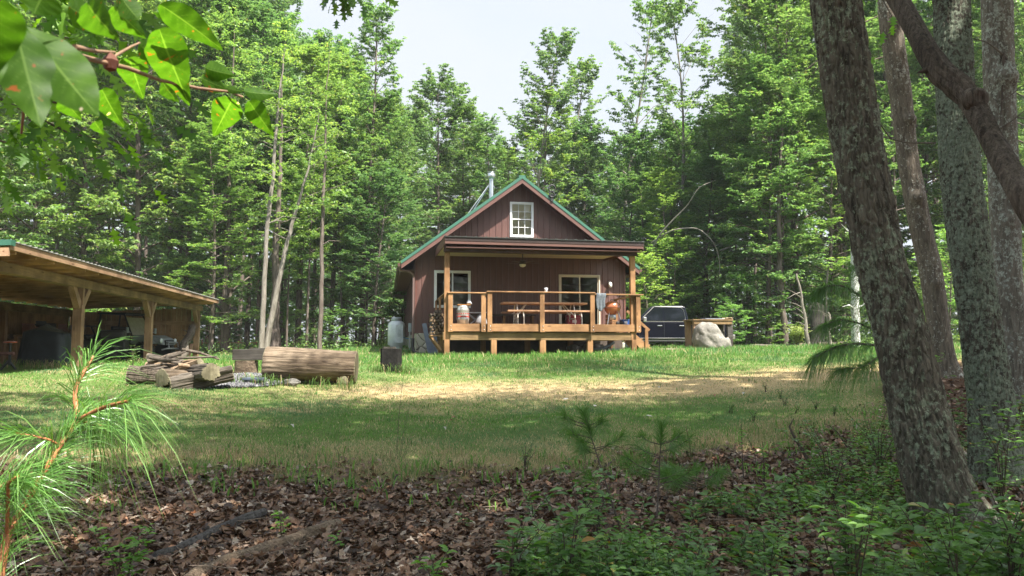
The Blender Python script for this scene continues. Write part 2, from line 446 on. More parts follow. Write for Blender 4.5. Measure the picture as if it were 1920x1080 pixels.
mb.build('eave_fascia', M['browntrim'], roof)
# gutters + downspouts
mb = MB()
for xa, s in ((xL, -1), (xR, 1)):
    za = roofz(xa)-.06; x0 = xa+.024*s
    a = [(x0,za),(x0+.10*s,za),(x0+.11*s,za-.03),(x0+.07*s,za-.12),(x0,za-.12)]
    mb.prism(a if s > 0 else a[::-1], -OH+.02, LEN+.35)
mb.build('gutter', plain('brown_gutter', (.10,.055,.045), .3, 0, .1, 3), cab)
zg = G(*(HC - hx*.1 - hy*.1).xy[:])
g0 = Vector((xL-.06, -OH+.12, zl-.18))
mb = MB(); mb.tube([g0, g0+Vector((0,0,-.12)), (-.28,-.2,zl-.33), (-.09,-.10,zl-.45), (-.09,-.10,zl-.6), (-.09,-.10,zg+.55)], .045, 10)
mb.build('downspout', plain('downspout_metal', (.15,.10,.09), .3, 0, .1, 3), cab)
mb = MB(); mb.tube([(-.09,-.12,zg+.62), (-.10,-.13,zg+.3), (-.05,-.28,zg+.12), (.1,-.5,zg+.05), (.3,-.8,zg+.03)], .062, 12)
for i in range(16):
    pass
mb.build('drain_pipe', M['rubber'], cab)
mb = MB(); mb.tube([(xL-.06, LEN-.3, zl-.15), (xL-.06, LEN-.3, zl-.4), (-.3,LEN-.3,zl-.6), (-.1,LEN-.35,zl-.75), (-.1,LEN-.35,1.4)], .05, 8)
mb.build('downspout', plain('dark_downspout', (.03,.02,.02), .4), cab)
# --- windows
def framebox(mb, x0, x1, z0, z1, w, y0, y1):
    mb.box(x0, x0+w, y0, y1, z0, z1); mb.box(x1-w, x1, y0, y1, z0, z1)
    mb.box(x0+w, x1-w, y0, y1, z0, z0+w); mb.box(x0+w, x1-w, y0, y1, z1-w, z1)
def make_window(name, x0, x1, z0, z1, fm, kind):
    mb = MB(); framebox(mb, x0, x1, z0, z1, .055, -.045, .05)
    fr = mb.build(name, fm, cab, .004)
    xm = (x0+x1)/2; zm = (z0+z1)/2
    sash = MB()
    if kind == 'hung':
        framebox(sash, x0+.058, x1-.058, zm-.01, z1-.058, .03, -.02, .02); framebox(sash, x0+.058, x1-.058, z0+.058, zm+.03, .035, -.038, -.022)
    else:
        framebox(sash, x0+.058, xm+.03, z0+.058, z1-.058, .045, -.03, .0); framebox(sash, xm-.02, x1-.058, z0+.058, z1-.058, .04, .003, .03)
    sash.build('sash', fm, fr, .003)
    MB().add([(x0+.06,.01,z0+.06),(x1-.06,.01,z0+.06),(x1-.06,.01,z1-.06),(x0+.06,.01,z1-.06)],[(0,1,2,3)]).build('pane', M['glass'], fr, fix=False)
    if kind == 'hung':
        mu = MB()
        for (a, b) in ((zm+.02, z1-.088), (z0+.093, zm)):
            for k in (1, 2):
                x = x0+.09+(x1-x0-.18)*k/3; mu.box(x-.009, x+.009, -.012, .004, a, b)
            z = (a+b)/2; mu.box(x0+.09, x1-.09, -.013, .0, z-.009, z+.009)
        mu.build('muntins', fm, fr)
        bl = MB(); z = z0+.07
        while z < z1-.06:
            bl.add([(x0+.06,.018,z),(x1-.06,.018,z),(x1-.06,.036,z+.036),(x0+.06,.036,z+.036)], [(0,1,2,3)]); z += .042
        bl.build('blind', plain('tan_blind', (.85,.74,.5), .6, 0, .05, 3), fr, fix=False)
        MB().box(x0, x1, .12, .14, z0, z1).build('blind_shade_sheet', plain('blind_shadow', (.5,.42,.28), .8), fr)  # darker tan sheet standing in for shade between the slats
    return fr
make_window('gable_window', gw0[0], gw1[0], gw0[1], gw1[1], M['white'], 'hung')['label'] = 'white double hung window with grilles and tan blinds in the gable'
make_window('porch_window', lw0[0], lw1[0], lw0[1], lw1[1], M['white'], 'slide')['label'] = 'white sliding window at the left end of the porch'
dr = make_window('sliding_door', sd0[0], sd1[0], sd0[1], sd1[1], M['almond'], 'slide'); dr['label'] = 'almond framed sliding glass door at the right of the porch'
xm = (sd0[0]+sd1[0])/2
MB().box(xm-.01, xm+.02, -.06, -.03, DZ+.9, DZ+1.15).build('door_handle', M['almond'], dr, .005)
# --- wall lamp
lx, lz = H(1142, 532, 0)
mb = MB(); mb.lathe([(.0,0),(.06,0),(.06,.02),(.03,.03),(.03,.06),(0,.06)], (lx, -.045, lz+.05), 14, M=Matrix.Rotation(R(90),3,'X'))
mb.tube([(lx,-.05,lz+.05),(lx,-.14,lz+.08),(lx,-.16,lz+.02)], .014, 8)
wl = mb.build('wall_lamp', M['galv'], cab); MB().lathe([(.03,.03),(.065,.0),(.07,-.12),(.045,-.16),(0,-.165)], (lx,-.16,lz+.01), 16).build('lamp_glass', plain('frosted_glass', (.7,.7,.66), .25), wl)
# --- chimney
cy = 3.2
cx, cz = H(921, 323, cy)
zb_ = roofz(cx)
mb = MB(); mb.lathe([(.105,zb_-.1),(.105,cz-.25)], (cx,cy,0), 20)
ch = mb.build('stove_pipe', M['galv'], cab)
mb = MB(); mb.lathe([(.12,cz-.30),(.19,cz-.26),(.19,cz-.08),(.15,cz-.05),(.15,cz-.02),(.2,cz-.01),(.2,cz+.0),(0,cz+.02)], (cx,cy,0), 20); mb.build('pipe_cap', M['galv'], ch)
mb = MB(); mb.lathe([(.3,zb_-.05),(.14,zb_+.24),(.14,zb_+.27),(.17,zb_+.28),(.17,zb_+.3),(.106,zb_+.31)], (cx,cy,0), 20); mb.build('pipe_flashing', M['galv'], ch)
for dx, dy in ((-1.55, -.35), (-1.2, .45)):
    bx_ = cx+dx
    MB().bar((cx-.1,cy,cz-.55 if dy < 0 else cz-.62), (bx_,cy+dy,roofz(bx_)+.02), .03, .03).build('brace_rod', M['galv'], ch)
# --- rake ornament (scrolled iron)
ox, oz = H(1035, 361, -OH-.06)
mb = MB()
for r, zc in ((.13, .16), (.10, -.08)):
    mb.tube([(ox+r*math.cos(t), -OH-.06, oz+zc+r*math.sin(t)) for t in np.linspace(0, 2*math.pi, 18)], .028, 8, False)
mb.lathe([(0,-.05),(.04,-.03),(.05,0),(.04,.03),(0,.05)], (ox,-OH-.06,oz+.05), 12)
for k in range(6):
    t = k*math.pi/3; mb.bar((ox,-OH-.06,oz-.08), (ox+.1*math.cos(t), -OH-.06, oz-.08+.1*math.sin(t)), .018, .018)
mb.bar((ox,-OH-.05,oz-.34), (ox,-OH-.04,oz-.06), .09, .03)
mb.build('scroll_ornament', M['black'], cab)
# ================================================================== PORCH (parts of the cabin)
PY = -4.3
def hp(px, py, ly=PY): return H(px, py, ly)
xpl = hp(838, 600)[0]; xpr = hp(1188.7, 600)[0]
FY = PY-.32
ft = hp(834, 442.5, FY); ftr = hp(1207.5, 453.4, FY)
xf0, xf1 = ft[0], ftr[0]; zft = (ft[1]+ftr[1])/2
print('fascia z', ft[1], ftr[1], 'slope', slope, 'deck', DZ, 'posts', xpl, xpr, 'pipe', zb_, cz)
zfl, zfr = ft[1], ftr[1]
RISE = .17
def proofz(x, y):  # porch roof top
    return zfl + (zfr-zfl)*(x-xf0)/(xf1-xf0) + RISE*(y-FY)/(-FY)
mb = MB()
n = 41
for i in range(n):
    x = xf0+.02 + (xf1-xf0-.04)*i/(n-1)
    big = i % 2 == 0
    hgt = .028 if big else .008
    vs = []
    for y in (FY-.03, -.03):
        z = proofz(x, y)
        vs += [(x-.035,y,z),(x-.015,y,z+hgt),(x+.015,y,z+hgt),(x+.035,y,z)]
    mb.add(vs, [(0,1,5,4),(1,2,6,5),(2,3,7,6),(0,3,2,1),(4,5,6,7)])
z0, z1, z2, z3 = proofz(xf0,FY-.03), proofz(xf1,FY-.03), proofz(xf1,-.03), proofz(xf0,-.03)
mb.add([(xf0,FY-.03,z0),(xf1,FY-.03,z1),(xf1,-.03,z2),(xf0,-.03,z3),(xf0,FY-.03,z0-.02),(xf1,FY-.03,z1-.02),(xf1,-.03,z2-.02),(xf0,-.03,z3-.02)],
       [(0,1,2,3),(7,6,5,4),(0,4,5,1),(1,5,6,2),(3,7,4,0)])
pr = mb.build('porch_roof', plain('porch_roof_metal', (.045,.05,.045), .4, 0, .15, 3), cab)
mb = MB(); 
def sl(y): return RISE*(y-FY)/(-FY)
mb.add([(xf0,FY,zfl-.025),(xf1,FY,zfr-.025),(xf1,FY,zfr-.14),(xf0,FY,zfl-.14),(xf0,FY+.04,zfl-.025),(xf1,FY+.04,zfr-.025),(xf1,FY+.04,zfr-.14),(xf0,FY+.04,zfl-.14)],
       [(0,1,2,3),(7,6,5,4),(0,4,5,1),(3,2,6,7),(0,3,7,4),(1,5,6,2)])
mb.build('upper_fascia', plain('dark_drip_edge', (.032,.018,.015), .5, 0, .3, 5), pr)
mb = MB()
mb.add([(xf0+.01,FY+.012,zfl-.142),(xf1-.01,FY+.012,zfr-.142),(xf1-.01,FY+.012,zfr-.235),(xf0+.01,FY+.012,zfl-.235),(xf0+.01,FY+.05,zfl-.142),(xf1-.01,FY+.05,zfr-.142),(xf1-.01,FY+.05,zfr-.235),(xf0+.01,FY+.05,zfl-.235)],
       [(0,1,2,3),(7,6,5,4),(0,4,5,1),(3,2,6,7),(0,3,7,4),(1,5,6,2)])
mb.build('lower_fascia', M['brownlight'], pr)
for x, w in ((xf0, .03), (xf1-.03, .03)):
    mb = MB()
    a, b = proofz(x, FY+.05), proofz(x, -.03)
    mb.add([(x,FY+.055,a-.025),(x,-.03,b-.025),(x,-.03,b-.3),(x,FY+.055,a-.27),(x+w,FY+.055,a-.025),(x+w,-.03,b-.025),(x+w,-.03,b-.3),(x+w,FY+.055,a-.27)],
           [(0,1,2,3),(7,6,5,4),(0,4,5,1),(3,2,6,7),(0,3,7,4),(1,5,6,2)])
    mb.build('side_fascia', M['browntrim'], pr)
CZ = H(870, 480.6, -.05)[1]
mb = MB(); mb.add([(xf0+.04,PY+.1,CZ-.14),(xf1-.04,PY+.1,CZ-.14),(xf1-.04,-.03,CZ),(xf0+.04,-.03,CZ),(xf0+.04,PY+.1,CZ-.11),(xf1-.04,PY+.1,CZ-.11),(xf1-.04,-.03,CZ+.03),(xf0+.04,-.03,CZ+.03)],
   [(3,2,1,0),(4,5,6,7),(0,1,5,4),(2,3,7,6)]); mb.build('porch_ceiling', M['cream'], pr)
BZ0 = hp(850, 473)[1]
mb = MB(); mb.box(xpl-.12, xpr+.12, PY-.07, PY+.07, BZ0, BZ0+.26); mb.build('porch_beam', M['darkbeam'], pr, .006)
mb = MB(); mb.box(xf0+.05, xf1-.05, FY+.055, PY-.075, BZ0+.12, BZ0+.14); mb.build('eave_soffit', plain('porch_metal_soffit', (.12,.06,.05), .5), pr)
# fan
fx, fz = H(980, 495, -2.4)
fan = MB(); fan.tube([(fx,-2.4,CZ-.07),(fx,-2.4,fz+.1)], .02, 8); fan.lathe([(0,.1),(.07,.1),(.13,.06),(.13,0),(.08,-.03)], (fx,-2.4,fz+.03), 16)
fan = fan.build('ceiling_fan', plain('bronze', (.03,.022,.018), .4, .5), cab)
MB().lathe([(.11,.0),(.12,-.02),(.1,-.07),(.05,-.1),(0,-.11)], (fx,-2.4,fz-.01), 16).build('light_bowl', plain('frosted_bowl', (.75,.72,.62), .3), fan)
for k in range(5):
    t = R(8+72*k); d = Vector((math.cos(t), math.sin(t), 0)); c = Vector((fx,-2.4,fz+.05))
    MB().bar(c+d*.13, c+d*.62, .13, .012).build('blade', plain('fan_blade_wood', (.08,.045,.03), .5), fan, .003)
# deck structure
RZ = DZ - .245
bz1 = hp(850, 622.5)[1]; bz0 = hp(850, 637.6)[1]
mb = MB(); y = PY+.05
while y < -.1: mb.box(xpl-.09, xpr+.26, y, y+.135, DZ-.035, DZ); y += .14
mb.build('deck_floor', M['deckx'], cab)
xm0 = hp(912, 600)[0]; xm1 = hp(1111, 600)[0]; xe = hp(1203, 600)[0]
for a, b, yy in ((xpl+.05, xm0, PY), (xm0+.05, hp(1012,600)[0], PY-.05), (hp(1012,600)[0]+.004, xm1, PY-.05), (xm1+.02, xe-.02, PY)):
    MB().box(a, b, yy, yy+.04, RZ, DZ+.0).build('rim_board', M['deckx'], cab, .004)
MB().box(xpl-.12, xpr+.05, PY+.06, PY+.16, bz0, bz1).build('deck_beam', M['beamx'], cab, .006)
mb = MB(); x = xpl
while x < xe: mb.box(x, x+.04, PY+.165, -.05, RZ+.02, DZ-.037); x += .41
mb.box(xpl-.07, xpl-.03, PY+.05, -.05, RZ, DZ-.037)
mb.build('joist', M['decky'], cab)
MB().box(xpl-.12, xe, -1.6, -1.5, bz0, bz1).build('deck_beam', M['beamx'], cab, .006)
def gl(lx, ly):
    p = HC + hx*lx + hy*ly; return G(p.x, p.y)
for px in (838, 926.5, 1018.5, 1107.5, 1190):
    x = hp(px, 650)[0]; w = .085 if px in (838, 1190) else (.09 if px != 1018.5 else .1)
    top = bz0-.003
    MB().box(x-w, x+w, PY+.03, PY+.19, gl(x, PY)-.3, top).build('support_post', M['deckz'], cab, .006)
    MB().box(x-w, x+w, -1.63, -1.47, gl(x, -1.5)-.3, top).build('support_post', M['deckz'], cab, .006)
for x in (xpl, xpr): MB().box(x-.085, x+.085, PY+.045, PY+.2, bz0, BZ0-.003).build('porch_post', M['deckz'], cab, .006)
railz = hp(880, 548)[1]
def rpost(x, y, z1, w=.075):
    o = MB().box(x-w, x+w, y-.075, y-.003, RZ-.02, z1-.045).build('railing_post', M['deckz'], cab, .005)
    mb = MB()
    for z in (RZ+.05, RZ+.17): mb.lathe([(0,0),(.015,0),(.015,.012),(0,.014)], (x+.02, y-.075, z), 8, M=Matrix.Rotation(R(90),3,'X'))
    mb.build('bolt', M['galv'], o)
rpost(hp(839.5,600)[0]+.08, PY, railz); rpost(xm0-.1, PY, railz)
for px in (917.5, 1015.5, 1109.5): rpost(hp(px,600)[0], PY-.05, railz+.04)
rpost(hp(1196,600)[0], PY, railz)
def rail(a, b, y, z): MB().box(a, b, y-.11, y+.04, z-.042, z).build('hand_rail', M['deckx'], cab, .008)
rail(xpl+.0, xm0+.02, PY, railz); rail(xm0-.01, xm1+.06, PY-.05, railz+.043); rail(xm1+.065, xe+.05, PY, railz)
# side rails
MB().box(xpl-.08, xpl+.06, PY+.05, -.1, railz-.04, railz).build('hand_rail', M['decky'], cab, .008)
for y in (-2.2, -.25): MB().box(xpl-.11, xpl-.04, y-.07, y+.07, RZ-.02, railz-.042).build('railing_post', M['deckz'], cab, .005)
MB().box(xe-.16, xe-.02, PY+.05, -1.6, railz-.04, railz).build('hand_rail', M['decky'], cab, .008)
MB().box(xe-.12, xe-.02, -1.75, -1.6, RZ, railz-.042).build('railing_post', M['deckz'], cab, .005)
MB().bar((hp(830,640)[0]+.0, -3.0, RZ+.05), (xpl+.0, -3.0, bz0-.35), .09, .09, (0,1,0)).build('knee_brace', M['decky'], cab, .004)
# stairs to the right
sy0, sy1 = -2.9, -1.9
gs = gl(xe+1.0, -2.4)
st = []
n = 3; run = .25; rise = (DZ-gs)/(n+1)
for k in range(n):
    MB().box(xe+.0+k*run, xe+k*run+.3, sy0, sy1, DZ-(k+1)*rise-.04, DZ-(k+1)*rise).build('stair_tread', M['decky'], cab, .004)
for y in (sy0-.045, sy1+.005):
    mb = MB(); mb.prism([(xe-.02,DZ-.3),(xe+.0,DZ-.08),(xe+n*run+.12,gs+.06),(xe+n*run+.12,gs-.08),(xe+n*run-.2,gs-.08)], y, y+.04); mb.build('stair_stringer', M['deckx'], cab)
    if y > sy0: continue
    MB().bar((xe-.05,y+.02,DZ+.52), (xe+n*run+.02,y+.02,gs+.72), .05, .09).build('stair_rail', M['deckx'], cab, .004)
    MB().box(xe+n*run-.16, xe+n*run-.05, y-.05, y-.003, gs-.1, gs+.76).build('stair_post', M['deckz'], cab, .004)
pp = HC + hx*(xe+1.9) + hy*(-2.2)
tag(MB().box(-.6,.6,-.5,.5,-.12,.07).build('stone_slab', rock('pink_slab', (.42,.32,.27), (.28,.2,.17), 4, .3), None, .02, (pp.x,pp.y,G(pp.x,pp.y))), 'flat pinkish stone slab at the foot of the porch steps', 'slab')

# ================================================================== things on the porch
def hl(lx, ly, z): 
    p = HC + hx*lx + hy*ly; return Vector((p.x, p.y, z))
def hobj(name, lx, ly, z, label, cat, group=None, rz=0): return empty(name, hl(lx, ly, z), HA+rz, label, cat, group)
D0 = DZ+.002
# keg
kx = H(868, 590, -3.7)[0]
kg = hobj('beer_keg', kx, -3.7, D0, 'steel keg with a red dotted band standing at the left porch rail', 'keg')
steel = plain('keg_steel', (.55,.54,.5), .32, .75, .12, 10)
MB().lathe([(.17,0),(.19,.02),(.19,.07),(.2,.12),(.215,.17),(.205,.19),(.205,.26),(.205,.36),(.205,.42),(.215,.45),(.2,.5),(.19,.54),(.19,.6),(.17,.61),(.16,.57),(0,.57)], n=28).build('keg_body', steel, kg)
MB().lathe([(.207,.22),(.208,.27),(.207,.27)], n=28).build('red_band', plain('keg_red', (.3,.05,.035), .4), kg)
mb = MB()
for k in range(20):
    t = 2*math.pi*k/20; c = Vector((.2075*math.cos(t), .2075*math.sin(t), .34)); mb.bar(c-Vector((0,0,.018)), c+Vector((0,0,.018)), .03, .006, (math.cos(t), math.sin(t), 0))
mb.build('red_dots', plain('keg_dot_red', (.45,.06,.05), .4), kg)
bs = hobj('plastic_bag', kx+.1, -3.65, D0+.66, 'crumpled clear plastic bag lying on top of the keg', 'bag')
vs = []
mb = MB(); mb.lathe([(.0,-.0),(.08,.0),(.11,.04),(.06,.1),(.03,.14),(0,.15)], (.12,0,0), 9, smooth=False); b_ = mb.build('bag', plain('clear_plastic', (.6,.65,.7), .15, 0, .2, 9), bs)
for v in b_.data.vertices: v.co += Vector([random.uniform(-.025,.025) for _ in range(3)])
kb = hobj('scrap_board', kx-.0, -3.7, D0+.612, 'orange brown wooden board laid across the top of the keg', 'board')
MB().box(-.2,.24,-.15,.15,0,.03).build('board', wood('orange_board', (.5,.26,.09), (.34,.16,.05), 'x'), kb, .005)
MB().box(-.16,.2,-.03,.03,.031,.045).build('cleat', wood('orange_cleat', (.45,.24,.09), (.34,.16,.05), 'x'), kb, .003)
# picnic table
t0 = H(938, 570, -2.9)[0]; t1 = H(1093, 570, -2.9)[0]; tm = (t0+t1)/2; th_ = t1-t0
pt = hobj('picnic_table', tm, -3.15, D0, 'long wooden picnic table with tubular metal legs in the middle of the porch', 'picnic table')
rw = wood('picnic_table_wood', (.62,.38,.23), (.42,.23,.13), 'x')
mb = MB()
for k in range(5): mb.box(-th_/2, th_/2, -.36+k*.146, -.36+k*.146+.14, .70, .765)
mb.build('tabletop', rw, pt, .006)
for y in (-.66, .66): MB().box(-th_/2+.1, th_/2+.05, y-.13, y+.13, .42, .475).build('bench_seat', rw, pt, .006)
for x in (-th_/2+.5, th_/2-.45):
    mb = MB()
    for s in (-1, 1):
        mb.tube([(x, s*.2, .71), (x, s*.35, .42), (x, s*.42, .02), (x, s*.42, .0)], .022, 8)
        mb.tube([(x, s*.35, .42), (x, s*.75, .42)], .022, 8)
        mb.tube([(x+(.35 if x<0 else -.35), s*.1, .71), (x, s*.3, .3)], .018, 8)
        mb.tube([(x+.12, s*.72, .42), (x+.14, s*.76, .2), (x+.14, s*.76, .0)], .022, 8)
    mb.tube([(x,-.42,.22),(x,.42,.22)], .02, 8)
    mb.build('leg_frame', plain('pale_pipe', (.62,.58,.52), .35, .3), pt)
# rear bench and items
bx0 = H(905, 590, -.5)[0]
sb = hobj('porch_bench', bx0+1.0, -.45, D0, 'dark plank bench against the porch wall behind the picnic table', 'bench')
MB().box(-1.6,1.0,-.2,.2,.42,.47).build('seat', wood('dark_plank', (.12,.09,.06), (.06,.045,.03), 'x'), sb, .005)
for x in (-1.45, -.2, .9): MB().box(x-.04,x+.04,-.17,.17,0,.42).build('leg', M['deckz'], sb, .004)
sx = H(893, 590, -3.0)[0]
sd = hobj('side_stand', sx, -2.9, D0, 'small grey folding stand beside the keg', 'stand')
MB().box(-.32,.34,-.2,.2,.4,.43).build('stand_top', plain('grey_top', (.4,.4,.42), .5), sd, .004)
for s in (-1, 1):
    for y in (-.17, .17): MB().bar((s*.3,y,.39),(-s*.25,y,0),.025,.025).build('leg', plain('grey_leg', (.33,.33,.35), .4, .5), sd)
bgx = hobj('grey_sack', sx+.12, -3.4, D0, 'slumped grey sack on the porch floor next to the keg', 'sack')
mb = MB(); mb.lathe([(0,0),(.2,.0),(.22,.08),(.17,.2),(.1,.3),(.03,.36),(0,.37)], n=11, smooth=True); o = mb.build('sack_body', plain('grey_cloth', (.2,.2,.21), .9, 0, .2, 9), bgx)
for v in o.data.vertices: v.co += Vector([random.uniform(-.03,.03), random.uniform(-.03,.03), random.uniform(-.02,.02) if v.co.z > .05 else 0])
MB().tube([(0,0,.35),(.02,0,.4),(.05,0,.42)], .02, 7).build('sack_tie', plain('grey_tie', (.15,.15,.16), .9), bgx)
# kettle grill
gx = H(1148.5, 590, -3.5)[0]
gr_ = hobj('kettle_grill', gx, -3.5, D0, 'copper brown round kettle grill on legs at the right of the porch', 'grill')
copper = plain('copper_enamel', (.3,.105,.045), .16, 0, .12, 4, spec=.8)
pr_ = [(.0,-.25),(.08,-.24),(.18,-.19),(.255,-.1),(.285,0),(.285,.015)]
MB().lathe([(r, z+.58) for r, z in pr_], n=32).build('bowl', copper, gr_)
lid = MB().lathe([(.292,.6),(.288,.64),(.25,.73),(.17,.79),(.07,.82),(0,.825)], n=32).build('lid', copper, gr_)
MB().tube([(-.07,0,.82),(-.06,0,.87),(.06,0,.87),(.07,0,.82)], .013, 8).build('handle', M['black'], lid)
MB().lathe([(0,.86-.001),(.001,.86)], n=6) 
for k in range(3):
    t = R(100+120*k); c, s = math.cos(t), math.sin(t)
    MB().tube([(.2*c,.2*s,.42),(.32*c,.32*s,.02)], .014, 8).build('leg', M['galv'], gr_)
MB().lathe([(.1,.36),(.12,.34),(.12,.2),(.1,.18),(0,.18)], n=20).build('ash_catcher', M['galv'], gr_)
for y in (.2, -.2):
    mb = MB(); mb.lathe([(.0,-.02),(.07,-.02),(.07,.02),(0,.02)], (.25,y,.07), 14, M=Matrix.Rotation(R(90),3,'X')); mb.build('wheel', M['rubber'], gr_)
# cooler
cx0 = H(1084, 596, -3.3)[0]
co_ = hobj('cooler', cx0, -2.6, D0, 'dark red cooler with a white logo patch behind the picnic bench', 'cooler')
MB().box(-.24,.24,-.17,.17,0,.3).build('cooler_body', plain('cooler_red', (.25,.015,.03), .3), co_, .02)
MB().box(-.25,.25,-.18,.18,.303,.36).build('lid', plain('cooler_lid', (.3,.03,.05), .3), co_, .015)
MB().box(-.07,.09,-.174,-.171,.1,.2).build('patch', plain('cooler_patch', (.7,.6,.6), .5), co_)
MB().tube([(-.26,0,.2),(-.28,-.12,.26),(.28,-.12,.26),(.26,0,.2)], .01, 6).build('handle', plain('handle_white', (.7,.7,.7), .4), co_)
# blue bin
bb = H(1171, 605, -3.6)[0]
bn = hobj('blue_bin', bb, -3.6, D0, 'blue plastic tub with a white label under the right porch rail', 'tub')
MB().prism([(-.13,0),(.13,0),(.15,.17),(-.15,.17)], -.11, .11).build('tub_body', plain('tub_blue', (.015,.06,.2), .35), bn, .01)
MB().box(-.16,.16,-.12,.12,.171,.19).build('lid', plain('tub_lid', (.02,.1,.3), .35), bn, .006)
MB().box(-.05,.06,-.122,-.119,.05,.13).build('label_patch', plain('tub_patch', (.6,.62,.65), .5), bn)
# small table/crate behind grill
sk = hobj('wooden_crate', gx+.1, -3.0, D0, 'small pale wooden crate standing behind the kettle grill', 'crate')
mb = MB()
for z in (.0,.13,.26): mb.box(-.15,.15,-.12,-.1,z,z+.11); mb.box(-.15,.15,.1,.12,z,z+.11); mb.box(-.17,-.15,-.12,.12,z,z+.11); mb.box(.15,.17,-.12,.12,z,z+.11)
mb.build('slats', M['deckx'], sk, .003)
MB().box(-.15,.15,-.1,.1,.01,.03).build('crate_bottom', M['deckx'], sk)
# cup on rail
cu = hobj('drinking_cup', hp(1023,545)[0], PY-.06, railz+.045, 'small pale cup standing on the middle porch rail', 'cup')
MB().lathe([(0,0),(.045,0),(.055,.07),(.06,.1),(.055,.1),(.05,.01)], n=16).build('cup_body', plain('cup_white', (.6,.62,.68), .3), cu)
MB().lathe([(.062,.1),(.064,.12),(.03,.125),(0,.125)], n=16).build('cup_lid', plain('cup_lid', (.75,.77,.8), .3), cu)
# garment over rail
ga0 = hp(1115, 553)[0]; ga1 = hp(1133, 553)[0]
n1, n2 = 14, 22; vs = []; fs = []
for j in range(n2+1):
    s = j/n2
    for i in range(n1+1):
        u = i/n1
        if s < .12: y, z = PY+.07, railz - .3*(.12-s)/.12
        elif s < .3: q = (s-.12)/.18; y, z = PY+.07-.22*q, railz+.012+.008*math.sin(q*math.pi)
        else: q = (s-.3)/.7; y = PY-.15-.02*math.sin(q*3+u*5); z = railz-.03-(.34+.22*math.sin(u*2.6+.3))*q
        w = (ga1-ga0)*(1-.25*max(0,s-.4))
        x = ga0+.02*math.sin(s*7)+u*w + .015*math.sin(u*18+s*3)
        vs.append((x, y+.018*math.sin(u*16+2*s), z))
for j in range(n2):
    for i in range(n1): a = j*(n1+1)+i; fs.append((a,a+1,a+n1+2,a+n1+1))
mb = MB(); mb.v = vs; mb.f = fs; mb.sm = [True]*len(fs)
g = mb.build('jacket', plain('grey_denim', (.1,.115,.13), .9, 0, .3, 14), None); g.location = HC; g.rotation_euler = (0,0,HA)
so = g.modifiers.new('solid','SOLIDIFY'); so.thickness = .012
tag(g, 'dark grey jacket draped over the porch rail beside the grill', 'jacket')
# firewood stack at left side of the deck
fg = 'split logs stacked at the left side of the porch'
wst = []
for r_ in range(8):
    for c_ in range(8):
        if r_ > 6 and c_ % 4 in (0, 3): continue
        z = D0-.29 + r_*.1 + random.uniform(-.01,.01); y = PY+.72 + (c_//4)*.5
        L = .42+random.uniform(-.04,.04); rr = .058
        k = random.choice((3, 4, 5)); a0 = random.uniform(0, 6)
        poly = [(rr*math.cos(a0+2*math.pi*q/k)*random.uniform(.85,1.1), rr*math.sin(a0+2*math.pi*q/k)*random.uniform(.85,1.1)) for q in range(k)]
        x0 = xpl-.46+(c_ % 4)*.115+(.05 if r_ % 2 else 0)
        mb = MB().prism(poly, -L/2, L/2, 'y')
        o = mb.build('firewood_log', M['fire'] if random.random() < .6 else M['barklog'], None, .006)
        o.location = hl(x0, y+random.uniform(-.04,.04), z); o.rotation_euler = (0, 0, HA+random.uniform(-.06,.06))
        tag(o, 'split firewood log in the stack beside the left porch post', 'firewood', fg)
fr_ = hobj('firewood_rack', xpl-.24, PY+1.0, 0, 'plank shelf carrying the firewood stack outside the left porch post', 'rack')
MB().box(-.25,.16,-.5,.65,D0-.4,D0-.355).build('shelf', M['decky'], fr_, .004)
MB().bar((-.22,-.45,D0-.4),(.1,-.45,D0-.85),.07,.05,(0,1,0)).build('bracket', M['decky'], fr_, .004)
MB().bar((-.22,.55,D0-.4),(.1,.55,D0-.85),.07,.05,(0,1,0)).build('bracket', M['decky'], fr_, .004)
# slate boards leaning
def board(px0, py0, px1, py1, ly, w, label):
    a = H(px0, py0, ly); b = H(px1, py1, ly)
    A = hl(a[0], ly-.02, a[1]); B = hl(b[0], ly+.25, b[1])
    gz = G(A.x, A.y)
    o = MB().bar(Vector((0,0,0)), B-A, w, .035, hy).build('slate_board', M['slateboard'], None, .004)
    o.location = A; tag(o, label, 'board', 'slate boards leaning by the porch')
board(808, 670, 796, 606, -1.6, .16, 'leftmost slate blue board leaning left against the cabin by the stone base')
board(812, 670, 811, 599, -1.7, .15, 'tallest slate blue board standing nearly upright beside the firewood')
board(815, 668, 817, 626, -1.9, .14, 'short slate blue board nearest the corner support post')
# propane tank
tp = P(743, 649.8, 31.5)
tk = empty('propane_tank', (tp.x, tp.y, tp.z), HA, 'tall white propane cylinder with a fitting box behind the cabin corner', 'propane tank')
tw = plain('tank_paint', (.62,.66,.66), .35, 0, .12, 5)
rr = .36; hh = 1.05
MB().lathe([(.26,-.1),(.26,.03),(rr,.08),(rr,hh-.18),(rr*.93,hh-.08),(rr*.7,hh),(rr*.4,hh+.03),(0,hh+.04)], n=32).build('cylinder', tw, tk)
MB().lathe([(.2,hh),(.22,hh+.05),(.22,hh+.14),(.21,hh+.18),(.19,hh+.18),(.19,hh+.05)], n=24).build('collar', plain('tank_collar', (.35,.38,.38), .4, .2), tk)
MB().lathe([(0,hh+.05),(.05,hh+.05),(.05,hh+.14),(0,hh+.16)], n=12).build('valve', M['galv'], tk)
MB().box(-.05,.27,-rr-.06,-rr+.15,.15,.9).build('regulator_box', plain('box_grey', (.55,.58,.58), .4), tk, .01)
MB().box(.05,.16,-rr-.1,-rr-.063,.4,.7).build('box_door', plain('box_door', (.42,.45,.45), .4), tk, .006)
